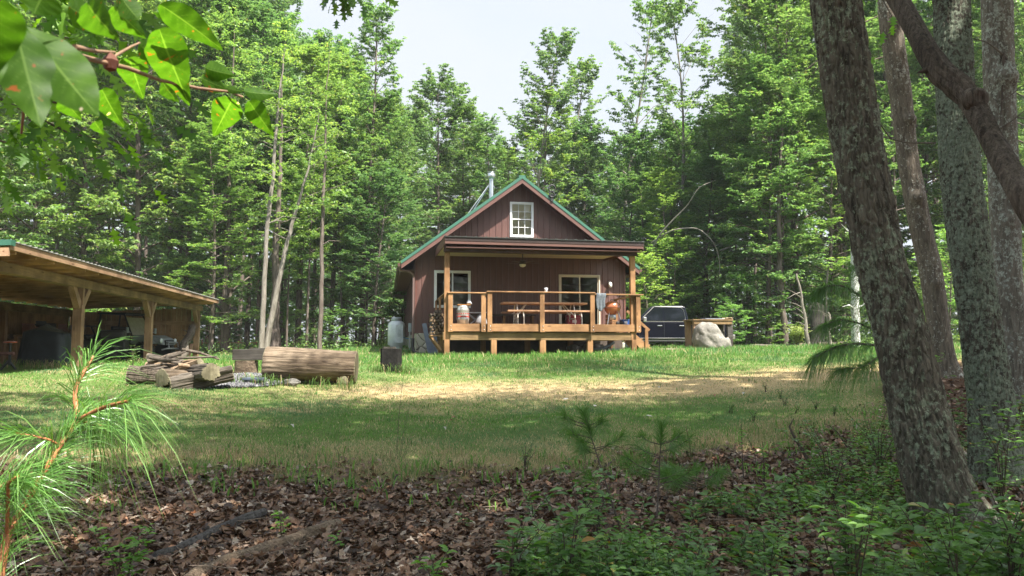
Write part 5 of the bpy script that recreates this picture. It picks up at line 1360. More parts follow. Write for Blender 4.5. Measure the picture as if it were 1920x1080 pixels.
# ================================================================== TREES
def leaves_arr(c, d, nrm, L, Wd, fold=.15):
    """c,d,nrm (N,3) L,Wd (N,) -> verts (N*4,3), tris (N*2,3)"""
    d = d/np.linalg.norm(d,axis=1,keepdims=True); s = np.cross(d,nrm); s /= np.linalg.norm(s,axis=1,keepdims=True)+1e-9; n2 = np.cross(s,d)
    mid = c+d*(L*.45)[:,None]
    V = np.stack([c, mid+s*(Wd/2)[:,None]+n2*(L*fold)[:,None], c+d*L[:,None], mid-s*(Wd/2)[:,None]+n2*(L*fold)[:,None]],1)
    n = len(c); f = np.array([[0,1,2],[0,2,3]])[None]+(np.arange(n)*4)[:,None,None]
    return V.reshape(-1,3), f.reshape(-1,3)
def gen_tree(seed, H, cb, prof, nb, ncl, nl, ls, up=(.1,.6), rtrunk=.14, wander=.35, flat=.35, csz=.45, bare=0, droop=.5, twigs=True):
    """returns trunk MB, leaf verts, faces."""
    r = np.random.default_rng(seed); rd_ = random.Random(seed)
    ph = r.uniform(0,6,4)
    def tp(t): return np.array([wander*(math.sin(t*3+ph[0])-math.sin(ph[0]))*t**.5, wander*(math.sin(t*2.6+ph[1])-math.sin(ph[1]))*t**.5, H*t])
    mb = MB(); ts = np.linspace(0,1,14)
    mb.tube([tuple(tp(t)) for t in ts], [rtrunk*(1.25 if i == 0 else 1)*(1-.88*t)+.008 for i, t in enumerate(ts)], 9, False)
    cs = []; axs = []
    az = r.uniform(0,6)
    for i in range(nb):
        f = (i+.5)/nb; t = cb+(1-cb)*f**.95
        az += 2.4+r.uniform(-.5,.5); R0 = prof(f)*r.uniform(.65,1.2)
        if R0 < .2: R0 = .2
        p0 = tp(min(t,.985)); el = up[0]+(up[1]-up[0])*f+r.uniform(-.2,.2)
        dd = np.array([math.cos(az)*math.cos(el), math.sin(az)*math.cos(el), math.sin(el)])
        pm = p0+dd*R0*.5+np.array([0,0,.08*R0]); pe = p0+dd*R0+np.array([0,0,-.12*R0*(1-f)*droop])
        rb = max(.012, rtrunk*(1-t)*.42+.008)
        mb.tube([tuple(p0),tuple(pm),tuple(pe)], [rb,rb*.65,rb*.2], 5, False)
        if r.uniform() < bare: continue
        for k in range(ncl):
            q = .30+.70*(k+r.uniform(0,1))/ncl
            bp_ = (1-q)**2*p0+2*q*(1-q)*pm+q*q*pe
            sd = 1 if k % 2 else -1; az2 = az+sd*r.uniform(.4,1.2); e2 = el*.6+r.uniform(-.25,.55)
            bl_ = csz*r.uniform(.6,1.25)*(1.15-.35*q); d2 = np.array([math.cos(az2)*math.cos(e2),math.sin(az2)*math.cos(e2),math.sin(e2)])
            tip2 = bp_+d2*bl_; 
            if twigs: mb.tube([tuple(bp_),tuple((bp_+tip2)/2+np.array([0,0,.03])),tuple(tip2)], [rb*.35,rb*.2,.004], 4, False)
            nr = max(2,int(bl_/.2))
            for h_ in range(nr):
                t_ = (h_+1)/nr; cs.append(bp_+(tip2-bp_)*t_+r.normal(0,.05,3)); axs.append(d2)
                if r.uniform() < .6:
                    sidev = np.cross(d2,[0,0,1.])*r.choice((-1,1)); cs.append(bp_+(tip2-bp_)*t_+sidev*r.uniform(.12,.38)*(1.2-.6*t_)*csz+np.array([0,0,r.uniform(-.1,.08)])); axs.append(sidev)
        cs.append(pe); axs.append(dd)
    for k in range(5): cs.append(tp(1.0)+r.uniform(-.3,.3,3)*np.array([.8,.8,1.3])); axs.append(np.array([0,0,1.]))
    cs = np.array(cs); axs = np.array(axs); n = len(cs)*nl
    ci = np.repeat(np.arange(len(cs)),nl); aa = np.tile(np.arange(nl),len(cs))*(2*math.pi/nl)+np.repeat(r.uniform(0,6,len(cs)),nl)+r.normal(0,.3,n)
    ring = np.stack([np.cos(aa),np.sin(aa),np.zeros(n)],1)
    tiltc = np.repeat(r.normal(0,.35,(len(cs),3)),nl,0)
    d = ring+axs[ci]*.45+tiltc*.4; d[:,2] += -droop*.55+r.normal(0,.25,n)
    c = cs[ci]+ring*.02
    nm = np.array([0,0,1.])+ring*.35+tiltc+r.normal(0,.18,(n,3))
    L = ls*r.uniform(.65,1.2,n); V, Fc = leaves_arr(c,d,nm,L,L*r.uniform(.42,.58,n))
    return mb, V, Fc
LS = [(0,(.085,.15,.07)),(.35,(.14,.22,.105)),(.7,(.205,.30,.15)),(.95,(.28,.37,.20)),(1,(.36,.31,.16))]
LB = [(0,(.13,.21,.08)),(.5,(.21,.31,.12)),(.9,(.3,.41,.165)),(1,(.4,.38,.17))]
LD = [(0,(.12,.2,.09)),(.5,(.18,.27,.12)),(1,(.24,.33,.16))]
M['leafA'] = leafmat('broad_leaf_green', LS, .33, .48, (1.35,1.45,.7)); M['leafB'] = leafmat('light_leaf_green', LB, .4, .52, (1.3,1.4,.65)); M['leafC'] = leafmat('pine_needle_tuft', LD, .5, .2)
M['barkF'] = barkmat('forest_bark', (.17,.14,.115), (.07,.055,.045), scale=.8, bump=.5)
M['barkP'] = barkmat('pale_bark', (.25,.225,.19), (.12,.105,.085), scale=.8, bump=.4)
oval = lambda a, b: (lambda f: a*(math.sin(math.pi*min(1,(f*.93+.07)))**b))
VAR = {}
def mkvar(key, lm_, bm_, **kw):
    mb, V, Fc = gen_tree(**kw); e = empty('tree_source')
    t = mb.build('trunk', bm_, e, fix=False); cr = np_mesh('crown', V, Fc, lm_, False, e)
    VAR[key] = (e, kw['H'])
rnd = lambda a, b: (lambda f: a*(.55+.45*math.sin(math.pi*min(1,f*.9+.08)))*(1 if f < .8 else max(.15,(1-f)/.2)**.6)*b)
mkvar('full1',M['leafA'],M['barkF'],seed=1,H=18,cb=.08,prof=rnd(3.1,1),nb=60,ncl=8,nl=10,ls=.185,csz=1.1,up=(.0,.9),droop=.9)
mkvar('full2',M['leafA'],M['barkF'],seed=2,H=18,cb=.16,prof=rnd(3.4,1),nb=54,ncl=8,nl=10,ls=.185,csz=1.2,up=(.1,.9),droop=1.0)
mkvar('full3',M['leafB'],M['barkF'],seed=3,H=17,cb=.1,prof=rnd(2.9,1),nb=52,ncl=8,nl=9,ls=.18,csz=1.1,up=(.1,.7),droop=.3)
mkvar('tall1',M['leafA'],M['barkF'],seed=4,H=20,cb=.42,prof=rnd(3.4,1),nb=44,ncl=8,nl=10,ls=.185,up=(.2,1.0),csz=1.2,droop=.8)
mkvar('tall2',M['leafB'],M['barkF'],seed=5,H=20,cb=.36,prof=rnd(3.0,1),nb=44,ncl=8,nl=9,ls=.185,up=(.2,.9),csz=1.1)
mkvar('spire',M['leafA'],M['barkF'],seed=6,H=18,cb=.06,prof=lambda f:2.1*(1-f)**.4+.35,nb=64,ncl=6,nl=10,ls=.165,up=(.4,1.0),csz=.95,droop=1.1)
mkvar('sparse1',M['leafA'],M['barkP'],seed=7,H=18,cb=.36,prof=rnd(2.9,1),nb=34,ncl=6,nl=11,ls=.175,up=(.5,1.1),bare=.08,csz=.95,droop=1.1,wander=.9)
mkvar('sparse2',M['leafA'],M['barkP'],seed=18,H=18,cb=.4,prof=rnd(3.1,1),nb=28,ncl=6,nl=11,ls=.175,up=(.45,1.1),bare=.15,csz=.95,droop=1.1,wander=1.1)
mkvar('pine1',M['leafC'],M['barkF'],seed=9,H=18,cb=.3,prof=lambda f:2.8*(1-f)**.6+.4,nb=54,ncl=7,nl=16,ls=.15,up=(.15,.5),csz=.8,droop=-.5)
mkvar('under1',M['leafB'],M['barkF'],seed=10,H=6,cb=.1,prof=rnd(1.9,1),nb=24,ncl=6,nl=7,ls=.16,rtrunk=.05,csz=.7,wander=.15,up=(.2,.9))
mkvar('under2',M['leafA'],M['barkF'],seed=12,H=5,cb=.06,prof=rnd(1.8,1),nb=26,ncl=6,nl=7,ls=.15,rtrunk=.04,csz=.65,wander=.15,up=(.2,.9))
mkvar('oak',M['leafA'],M['barkF'],seed=14,H=20,cb=.2,prof=rnd(5.4,1),nb=50,ncl=12,nl=10,ls=.17,up=(.05,.8),rtrunk=.2,csz=1.2,droop=.5)
# narrow needle leaves for pine: shrink widths
def place(key, px, Y, toppy=None, label='', group=None, cat='tree', rz=None, wide=1.0, name='tree', H=None, X=None):
    e, h0 = VAR[key]; x = P(px, 650, Y).x if X is None else X; z = G(x, Y)-.05
    Ht = (P(px, toppy, Y).z - z) if H is None else H
    s = Ht/h0; w = s**.6*wide
    c = copy_tree(e, None, (x, Y, z), random.uniform(0, 6.28) if rz is None else rz, (w, w, s))
    c.name = name; tag(c, label, cat, group); return c
GE = 'trees at the near edge of the woods'; GM = 'trees in the middle of the woods'; GD = 'trees deep in the woods'; GU = 'saplings and bushes under the trees'
def zone(px):
    if px < 130: return 'behind the near end of the shed'
    if px < 410: return 'behind the shed roof'
    if px < 560: return 'right of the shed'
    if px < 750: return 'left of the cabin roof'
    if px < 930: return 'behind the left roof slope'
    if px < 1100: return 'behind the right roof slope'
    if px < 1300: return 'behind the pickup truck'
    if px < 1500: return 'behind the boulder'
    return 'past the leaning oak'
KD = {'full1':'dense round crowned leafy tree','full2':'broad based leafy tree','full3':'pale green layered leafy tree','tall1':'tall high crowned tree','tall2':'tall light green tree','spire':'narrow spire shaped leafy tree',
      'sparse1':'sparse open topped tree','sparse2':'thin ragged topped tree','pine1':'dark feathery pine','under1':'light green understory sapling','under2':'low leafy bush','oak':'spreading oak'}
NM = {'pine1':'pine_tree','under1':'sapling','under2':'bush','oak':'oak_tree'}
edge = [ # key, px, Y, top py
 ('full1',-60,30,-160),('full2',60,36,-120),('full3',150,37,-60),('full1',255,38,-170),('full2',345,39,-60),('spire',425,40,-10),('full3',395,36,250),
 ('tall1',462,43,45),('tall2',560,43,115),('spire',677,41,24),('full3',620,46,130),('full1',735,48,190),('full2',700,39,330),
 ('full2',822,52,150),('full1',880,54,205),('spire',925,50,235),('full3',1015,52,190),('sparse1',1008,50,66),('sparse1',1050,56,130),('sparse2',1160,50,20),
 ('full1',1100,53,240),('full2',1175,47,262),('sparse2',1262,47,55),('full3',1255,42,330),('full1',1205,46,330),('pine1',1330,50,215),('pine1',1405,47,205),('pine1',1290,55,260),
 ('full2',1320,42,300),('oak',1500,40,-60),('full1',1440,38,130),('tall1',1590,42,-120),('full1',1660,44,-20),('full2',1740,46,-60),('full1',1850,42,-80),('oak',1990,38,-100),('full3',1560,38,200),('full1',1250,50,240)]
for key, px, Y, tp_ in edge:
    place(key, px, Y, tp_, KD[key]+' '+zone(px)+(' at the very edge' if Y < 42 else ''), GE, name=NM.get(key,'tree'))
rt = random.Random(3)
def allowed_top(px):  # keep the sky gap: lowest allowed py for a top
    return float(np.interp(px, [-200,420,520,640,735,745,800,860,900,960,1050,1110,1150,1230,1290,1330,1400,1440,2200],[-200,-150,45,70,190,205,190,205,230,235,215,240,250,250,240,240,200,-60,-200]))
for i in range(46):
    px = -150+2200*(i+.5+rt.uniform(-.4,.4))/46; Y = rt.uniform(48,62)
    if 740 < px < 1200 and Y < 56: Y = rt.uniform(54,64)
    key = rt.choice(['tall1','tall2','full2','full1','tall1','pine1']); top = allowed_top(px)+rt.uniform(5,90)
    if px < 420 or px > 1450: top = rt.uniform(-60,120)
    place(key, px, Y, top, KD[key]+' well back '+zone(px), GM, name=NM.get(key,'tree'), rz=rt.uniform(0,6), wide=.9)
for i in range(52):
    px = -200+2300*(i+.5+rt.uniform(-.4,.4))/52; Y = rt.uniform(66,92)
    key = rt.choice(['tall1','full2','tall2','full1']); top = allowed_top(px)+rt.uniform(20,110)
    if px < 420 or px > 1450: top = rt.uniform(-20,170)
    place(key, px, Y, top, KD[key]+' in the deep shade '+zone(px), GD, name=NM.get(key,'tree'), rz=rt.uniform(0,6))
# bare slim trunks in the woods edge (own crowns high above)
for i, px in enumerate((15,60,100,128,142,205,330,398,420,520,537,555,575,622,640,668,686,703,1345,1385,1410,1460,1470,1568,1585,1640,1690,1900)):
    place('tall1' if i % 2 else 'tall2', px, rt.uniform(38,46), rt.uniform(-60,60) if px < 430 or px > 1450 else rt.uniform(200,330), ('slim dark trunked tree ' if i % 2 else 'slim pale leaved tree ')+zone(px), 'slim trees in the woods edge', wide=.7, rz=i*1.1)
# understory
for i in range(64):
    px = -80+2050*(i+rt.uniform(0,1))/64; Y = rt.uniform(37,52)
    if 745 < px < 1200: Y = rt.uniform(48,54)
    if px > 1500: Y = rt.uniform(34,44)
    if px < 420: Y = rt.uniform(35,42)
    key = rt.choice(['under1','under2']); H_ = rt.uniform(2.2,5.2)
    if 400 < px < 745: H_ = rt.uniform(.8,2.3) if i % 3 else rt.uniform(3,5)
    x = P(px,650,Y).x
    place(key, px, Y, None, KD[key]+' '+zone(px), GU, 'sapling' if key == 'under1' else 'bush', name=NM[key], H=H_, rz=rt.uniform(0,6))
for px, Y, H_, lb in ((1215,39,4.6,'bright leafy sapling directly behind the pickup truck cab'),(1262,40,5.6,'arching light green sapling over the pickup truck bed'),(1400,38,3.6,'broad leafy sapling right of the boulder'),(1370,36.5,2.0,'leafy bush close behind the boulder'),(1440,37,1.8,'low green bush left of the yellow bush')):
    place('under1', px, Y, None, lb, None, 'sapling', name='sapling', H=H_)
M['leafY'] = leafmat('yellow_bush_leaf', [(0,(.3,.36,.12)),(1,(.52,.56,.28))], .5, .35, objvar=False)
# far woods mass
n = 90000; r = np.random.default_rng(8)
x = r.uniform(-110,110,n); y = r.uniform(96,108,n); hmax = 13+3*np.sin(x*.21)+2*np.sin(x*.5+1)+2.5*nz(x,y,.3,2)
z = EYE-.6+hmax*r.uniform(0,1,n)**.8
V, Fc = leaves_arr(np.stack([x,y,z],1), r.normal(0,1,(n,3)), np.array([0,-.3,1.])+r.normal(0,.5,(n,3)), r.uniform(.5,.9,n), r.uniform(.35,.55,n))
tag(np_mesh('distant_woods', V, Fc, M['leafA']), 'far mass of forest foliage', 'woods', None, 'stuff')
# forest floor cover
n = 60000; y = r.uniform(33,70,n); x = r.uniform(-1.05,1.05,n)*y*.8; k = (forest_d(x,y) > -.3) & ~in_house(x,y) & ~in_shed(x,y); x, y = x[k], y[k]; n = len(x)
z = GH(x,y)+np.abs(r.normal(0,.22,n))*fbm(x,y,.8,3)*2
V, Fc = leaves_arr(np.stack([x,y,z],1), r.normal(0,1,(n,3)), np.array([0,0,1.])+r.normal(0,.4,(n,3)), r.uniform(.08,.2,n), r.uniform(.05,.11,n))
tag(np_mesh('forest_floor_plants', V, Fc, M['leafB']), 'low green plants covering the forest floor', 'ground cover', None, 'stuff')
# paired pale trunks
def polytrunk(pts, rad, m, name='trunk', parent=None, n=10, jit=0): return MB().tube([tuple(p) for p in pts], rad, n, jit=jit).build(name, m, parent)
def hero(pxs, Y, rads, label, m, twigs=0, name='slim_tree', leaf=0, seed=0, cat='tree'):
    pts = [P(px, py, Y) for px, py in pxs]; pts[0].z = G(pts[0].x, Y)-.1
    e = empty(name, pts[0], 0, label, cat); p0 = pts[0].copy(); pts = [p-p0 for p in pts]
    # refine
    q = []; rr_ = []
    for i in range(len(pts)-1):
        for k in range(4): q.append(pts[i].lerp(pts[i+1],k/4)+Vector((random.uniform(-.03,.03),0,0))); rr_.append(rads[i]+(rads[i+1]-rads[i])*k/4)
    q.append(pts[-1]); rr_.append(rads[-1])
    mb = MB().tube(q, rr_, 10)
    rd2 = random.Random(seed)
    for k in range(twigs):
        i = rd2.randrange(len(q)//3, len(q)-1); s = rd2.choice((-1,1)); L = rd2.uniform(.5,1.6)
        a_ = q[i]; mb.tube([a_, a_+Vector((s*L*.5,rd2.uniform(-.3,.3),L*.25)), a_+Vector((s*L,rd2.uniform(-.5,.5),L*rd2.uniform(.1,.6)))], [rr_[i]*.3,rr_[i]*.2,.006], 5)
    mb.build('trunk', m, e)
    if leaf:
        r2 = np.random.default_rng(seed); C0 = []
        for k in range(leaf):
            i = r2.integers(len(q)//2, len(q)); C0.append(np.array(q[i])+r2.normal(0,1,3)*np.array([.9,.8,.35]))
        C0 = np.repeat(np.array(C0),6,0)+np.repeat(r2.uniform(-.4,.4,(len(C0)*6,3))*np.array([1,1,.4]),1,0); C0 = np.repeat(C0,7,0); nn = len(C0); o = r2.normal(0,1,(nn,3))*np.array([1,1,.25])*.03
        V, Fc = leaves_arr(C0+o, o*30+np.array([0,0,-.4])+r2.normal(0,.2,(nn,3)), np.array([0,0,1.])+r2.normal(0,.3,(nn,3)), r2.uniform(.12,.2,nn), r2.uniform(.06,.1,nn))
        np_mesh('crown', V, Fc, M['leafB'], False, e)
    return e
hero([(489,658),(494,560),(502,420),(512,330),(520,220),(530,130),(536,60)], 33, [.13,.11,.09,.08,.06,.03,.008], 'pale slim straight trunk rising just left of its leaning twin', M['barkP'], 8, seed=1, leaf=26)
hero([(497,658),(515,560),(540,450),(556,390),(575,330),(590,260),(600,200)], 33.2, [.14,.12,.09,.07,.05,.03,.008], 'pale slim trunk leaning right beside its straight twin', M['barkP'], 8, seed=2, leaf=22)
hero([(599,660),(602,560),(604,460),(606,380),(610,300),(612,180),(618,90)], 34, [.11,.1,.09,.08,.06,.03,.008], 'slim dark straight trunk between the paired pale trunks and the cabin', M['barkF'], 10, seed=3, leaf=60)
hero([(517,660),(514,600),(518,540),(516,480),(522,400),(528,250),(530,100)], 37, [.3,.24,.2,.18,.13,.07,.01], 'thick dark pine trunk behind the paired pale trunks', M['barkF'], 6, seed=4, name='dark_trunk_tree', leaf=60)
hero([(422,662),(421,600),(424,520),(430,420),(428,300),(436,150),(440,40)], 37, [.22,.17,.14,.11,.08,.05,.01], 'thick brown trunk just right of the shed corner', M['barkF'], 6, seed=5, name='dark_trunk_tree', leaf=90)
hero([(1475,650),(1467,580),(1462,500),(1460,400),(1466,250),(1470,120)], 37, [.17,.15,.13,.1,.06,.01], 'brown trunk with bare side branches left of the yellow bush', M['barkF'], 10, seed=6, name='dark_trunk_tree', leaf=70)
dd = hero([(1516,642),(1508,590),(1500,545),(1493,513)], 34.5, [.1,.08,.06,.045], 'leaning dead sapling with bare white twigs beside the mossy stump', M['barkP'], 0, seed=7, name='dead_sapling', cat='dead tree')
mb = MB()
for i, (a, b_) in enumerate((((1504,560),(1472,540)),((1506,578),(1478,566)),((1508,590),(1486,574)),((1509,600),(1487,586)),((1511,612),(1492,603)),((1513,625),(1500,612)),((1502,548),(1476,560)))):
    A, B = P(*a,34.5), P(*b_,34.2); mb.tube([A, A.lerp(B,.5)+Vector((0,0,.05)), B], [.03,.02,.006], 5)
o = mb.build('twigs', M['barkP'], None); o.parent = dd; o.location = -Vector(dd.location)
def deadlimb(pts, Ys, rads, label, m=None, name='dead_limb', n=8):
    P_ = [P(px,py,Y) for (px,py), Y in zip(pts, Ys)]
    q = []; rr_ = []
    for i in range(len(P_)-1):
        for k in range(5):
            t = k/5; q.append(P_[i].lerp(P_[i+1],t)); rr_.append(rads[i]+(rads[i+1]-rads[i])*t)
    q.append(P_[-1]); rr_.append(rads[-1])
    # smooth
    for _ in range(3):
        q = [q[0]]+[(q[i-1]+q[i]*2+q[i+1])/4 for i in range(1,len(q)-1)]+[q[-1]]
    return tag(MB().tube(q, rr_, n, jit=.08).build(name, m or M['barkP'], None), label, 'dead branch')
deadlimb([(1222,470),(1235,442),(1262,412),(1290,385),(1310,350),(1342,338)],[40,39.5,39,38.5,38,38],[.05,.045,.04,.03,.025,.012],'bare pale limb rising right above the pickup truck')
deadlimb([(1222,455),(1260,430),(1310,426),(1340,455),(1350,490),(1348,525)],[40,39,38.5,38,38,38],[.045,.04,.03,.025,.02,.01],'bare arching limb drooping down toward the pickup truck')
deadlimb([(1350,470),(1380,458),(1398,446),(1438,455)],[40,40,40,40],[.04,.045,.035,.015],'short forked pale branch in the leaves above the boulder')
deadlimb([(1430,525),(1445,508),(1464,502)],[38,38,38],[.015,.03,.03],'small bare white branch beside the brown trunk')
# mossy stump trunk
c = P(1530, 648, 36); e = empty('mossy_stump', (c.x, 36, G(c.x,36)), 0, 'dark broken mossy stump with pale lichen behind the yellow bush', 'stump')
mb = MB(); n = 20; vs = []; L = 12
for j in range(L+1):
    for i in range(n):
        t = 2*math.pi*i/n; rr_ = .38*(1+.5*math.exp(-j*.8))*(1+.2*mnoise.noise(Vector((math.cos(t)*2,math.sin(t)*2,j*.4)))); z = -.1+j*.17+(.45*mnoise.noise(Vector((t*1.3,3,1))) if j == L else 0)
        vs.append((rr_*math.cos(t)+j*.005, rr_*math.sin(t), z))
mb.add(vs, [(j*n+i, j*n+(i+1) % n, (j+1)*n+(i+1) % n, (j+1)*n+i) for j in range(L) for i in range(n)]+[tuple(range(L*n,L*n+n))], True)
mb.build('stump_body', barkmat('mossy_bark', (.06,.055,.045), (.015,.013,.011), (.13,.16,.14), .62, 1.2), e)
hero([(1551,648),(1550,610),(1549,560),(1553,500)], 36.5, [.07,.07,.06,.05], 'thin grey trunk just right of the mossy stump', M['barkP'], 2, seed=9)
hero([(1556,646),(1553,620),(1556,596),(1553,585)], 34.0, [.09,.08,.06,.03], 'short pale dead stub beside the mossy stump', M['barkP'], 3, seed=10, name='dead_stub', cat='dead tree')
hero([(1606,640),(1604,580),(1602,500),(1600,420)], 26.0, [.15,.14,.13,.11], 'lichen speckled pale trunk seen past the leaning foreground trunk', barkmat('speckled_bark', (.25,.22,.19),(.12,.10,.09),(.5,.52,.48),.42,1.0), 4, seed=11, name='speckled_tree', leaf=0)
# ------------------------------------------------------------------ foreground trunks
def big_trunk(name, samples, label, m, furrow=.035, seed=0, knots=(), nseg=120, nth=110, plates=1.0, root=0, cell=(.035,.05), cat='tree', topname=True):
    """samples: list of (px,py,Y,width_px)"""
    pts = []; rad = []
    for px, py, Y, wpx in samples:
        p = P(px, py, Y); pts.append(p); rad.append(wpx/2/F*math.hypot(p.x, Y)*.83*(Y/math.hypot(p.x,Y)))
    gz_ = G(pts[0].x, pts[0].y); 
    pts = np.array(pts); rad = np.array(rad); s = np.concatenate([[0],np.cumsum(np.linalg.norm(np.diff(pts,axis=0),axis=1))]); S_ = np.linspace(0,s[-1],nseg*3)
    # smooth interpolation
    def sm(a):
        o = np.interp(S_, s, a)
        k = 15; ker = np.ones(k)/k; return np.convolve(np.pad(o,(k//2,k//2),'reflect',reflect_type='odd'),ker,'valid')
    cx_, cy_, cz_, rr_ = sm(pts[:,0]), sm(pts[:,1]), sm(pts[:,2]), sm(rad)
    e = empty(name, tuple(pts[0]), 0, label, cat)
    th = np.linspace(0,2*math.pi,nth,endpoint=False); TH, SS = np.meshgrid(th, S_)
    R0 = rr_[:,None]
    def n3(a, b, c_): # periodic-ish noise via 2D combos
        return fbm(a*1.0+c_*0+50, b+50, 1.0, seed)
    u = TH*R0.mean()
    warp = (fbm(np.cos(TH)*1.2+5, SS*1.3+np.sin(TH)*1.2, 2.0, seed)-.5)*2
    Nc = max(8, int(2*math.pi*R0.mean()/cell[0]))
    gu = TH/(2*math.pi)*Nc+warp*2.0+.6*np.sin(SS*5+TH*2)+.8*(fbm(np.cos(TH)*5+3,SS*6+np.sin(TH)*5,2.0,seed+12)-.5); gv = SS/cell[1]+.5*(fbm(np.cos(TH)*3+9,SS*3+np.sin(TH)*3,2.0,seed+8)-.5)
    iu = np.floor(gu); iv = np.floor(gv); d1 = np.full(TH.shape,9.); d2_ = np.full(TH.shape,9.); idd = np.zeros(TH.shape)
    def hsh(a, b, k): v = np.sin((a % Nc)*127.1+b*311.7+k*74.7+seed)*43758.5453; return v-np.floor(v)
    for di in (-1,0,1):
        for dj in (-1,0,1):
            a_, b_ = iu+di, iv+dj; fx = a_+.15+.7*hsh(a_,b_,1); fy = b_+.1+.8*hsh(a_,b_,2); dd_ = np.hypot(gu-fx, gv-fy)
            cl_ = dd_ < d1; d2_ = np.where(cl_, d1, np.minimum(d2_, dd_)); idd = np.where(cl_, hsh(a_,b_,3), idd); d1 = np.minimum(d1, dd_)
    ridge = np.clip((d2_-d1)/.24,0,1)**.8*(.72+.35*idd); cross = np.ones_like(ridge)
    gk = np.abs(np.sin(gu*math.pi+1.2*np.sin(gv*1.3)))**.35; ridge = ridge*.6+gk*.4
    fine = fbm(np.cos(TH)*6+20, SS*9+np.sin(TH)*6, 2.5, seed+3)-.5
    big = fbm(np.cos(TH)*1.0+9, SS*.9+np.sin(TH)*1.0, 1.2, seed+6)-.5
    disp = furrow*(ridge*(.55+.45*cross*plates)-.6)+fine*furrow*.75+big*R0*.22
    for (ks, kt, ka, kw) in knots:
        dth = np.angle(np.exp(1j*(TH-kt)))*R0; disp = disp+ka*np.exp(-((SS-ks)**2+dth**2)/kw**2)
    RR = R0+disp
    if root: RR = RR*(1+root*np.exp(-SS/.3)*(1+.4*np.sin(TH*5+seed)))
    X_ = cx_[:,None]+RR*np.cos(TH)-pts[0,0]; Y_ = cy_[:,None]+RR*np.sin(TH)-pts[0,1]; Z_ = cz_[:,None]+0*TH-pts[0,2]
    a = np.arange((len(S_)-1)*nth); i = a//nth; j = a % nth; j2 = (j+1) % nth
    f = np.stack([i*nth+j, i*nth+j2, (i+1)*nth+j2, (i+1)*nth+j],1)
    cav = np.clip((ridge*(.55+.45*cross*plates)),0,1).ravel()
    cl = np.stack([cav,cav,cav,np.ones_like(cav)],1)
    np_mesh('trunk', np.stack([X_,Y_,Z_],2).reshape(-1,3), f, m, True, e, cl)
    return e, [Vector(p) for p in pts], rad
b1 = barkmat('oak_furrowed_bark', (.165,.145,.108), (.045,.039,.029), (.23,.26,.18), .52, 1.3, 1.0)
b3 = barkmat('lichen_bark', (.12,.105,.08), (.036,.032,.026), (.19,.22,.16), .44, 1.5, 1.0)
b2 = barkmat('maple_bark', (.19,.16,.125), (.08,.066,.052), (.38,.38,.33), .57, 1.5, .7)
b4 = barkmat('grey_bark', (.2,.175,.145), (.09,.078,.062), (.33,.35,.3), .52, 1.3, .8)
t1, pt1, _ = big_trunk('leaning_oak_tree', [(1812,1010,5.55,190),(1785,960,5.6,150),(1755,900,5.62,130),(1719,760,5.7,117),(1682,600,5.75,108),(1648,480,5.8,103),(1612,300,5.9,101),(1588,150,6.0,101),(1566,0,6.1,104),(1545,-160,6.2,104),(1520,-330,6.3,100),(1500,-700,6.6,90),(1480,-1300,6.9,70)], 'thick leaning foreground oak trunk with deep furrowed bark', b1, .030, 3, root=.2, nseg=330, nth=240, cell=(.042,.17))
t2, _, _ = big_trunk('slim_maple_tree', [(1782,712,13,62),(1774,690,13,44),(1757,600,13,46),(1744,500,13,48),(1728,440,13,45),(1702,300,13,43),(1690,180,13,46),(1672,60,13,48),(1662,-20,13,46),(1640,-250,13.2,42),(1620,-500,13.4,30)], 'slim pale mottled trunk directly right of the leaning oak', b2, .010, 7, cell=(.03,.045), knots=((3.2,4.4,.09,.12),(4.6,4.9,.08,.1),(1.7,4.6,.06,.1)), root=.2)
t3, _, _ = big_trunk('lichen_covered_tree', [(1876,905,6.7,112),(1868,860,6.7,98),(1858,740,6.75,88),(1838,600,6.85,82),(1815,460,6.9,82),(1798,300,7.0,80),(1790,150,7.1,78),(1783,0,7.2,76),(1776,-200,7.4,72),(1770,-700,7.8,58)], 'thick dark trunk coated in grey green lichen right of the slim maple', b3, .022, 11, root=.18, nseg=260, nth=200, cell=(.035,.08))
t4, _, _ = big_trunk('grey_barked_tree', [(1902,780,10,66),(1897,640,10,54),(1887,480,10,56),(1880,300,10,60),(1874,150,10,62),(1869,0,10,64),(1864,-200,10.2,60),(1850,-600,10.5,46)], 'grey trunk with a big knot behind the lichen covered trunk', b4, .012, 15, cell=(.028,.09), knots=((4.55,4.6,.12,.14),(2.6,4.5,.05,.1)), root=.15)
hero([(1668,690),(1650,520),(1634,300),(1619,120),(1610,-30),(1600,-200)], 17, [.08,.075,.07,.06,.05,.03], 'thin grey trunk glimpsed just right of the top of the leaning oak', M['barkF'], 5, seed=12)
# fallen limb leaning diagonally
lim = [(1968,452,3.5,62),(1920,372,3.6,58),(1897,330,3.75,54),(1870,280,3.95,52),(1845,232,4.1,50),(1822,190,4.25,52),(1795,160,4.35,60),(1763,135,4.45,56),(1738,95,4.6,50),(1716,55,4.8,47),(1690,10,5.0,45),(1655,-50,5.2,44),(1612,-130,5.45,40)]
A = P(1968,452,3.5); base = Vector((A.x+1.25, 2.9, 0)); base.z = G(base.x, base.y)
bmT = wood('bare_limb_wood', (.21,.17,.13), (.04,.03,.022), 'z', .95, k=1.3, bump=1.0)
pts = [base-A+A]+[P(px,py,Y) for px,py,Y,w in lim]; rads = [.07]+[w*.36/F*Y for px,py,Y,w in lim]
q = []; rr_ = []
for i in range(len(pts)-1):
    for k in range(10): q.append(pts[i].lerp(pts[i+1],k/10)); rr_.append(rads[i]+(rads[i+1]-rads[i])*k/10)
q.append(pts[-1]); rr_.append(rads[-1])
for _ in range(6): q = [q[0]]+[(q[i-1]+q[i]*2+q[i+1])/4 for i in range(1,len(q)-1)]+[q[-1]]
n = 110; vs = []
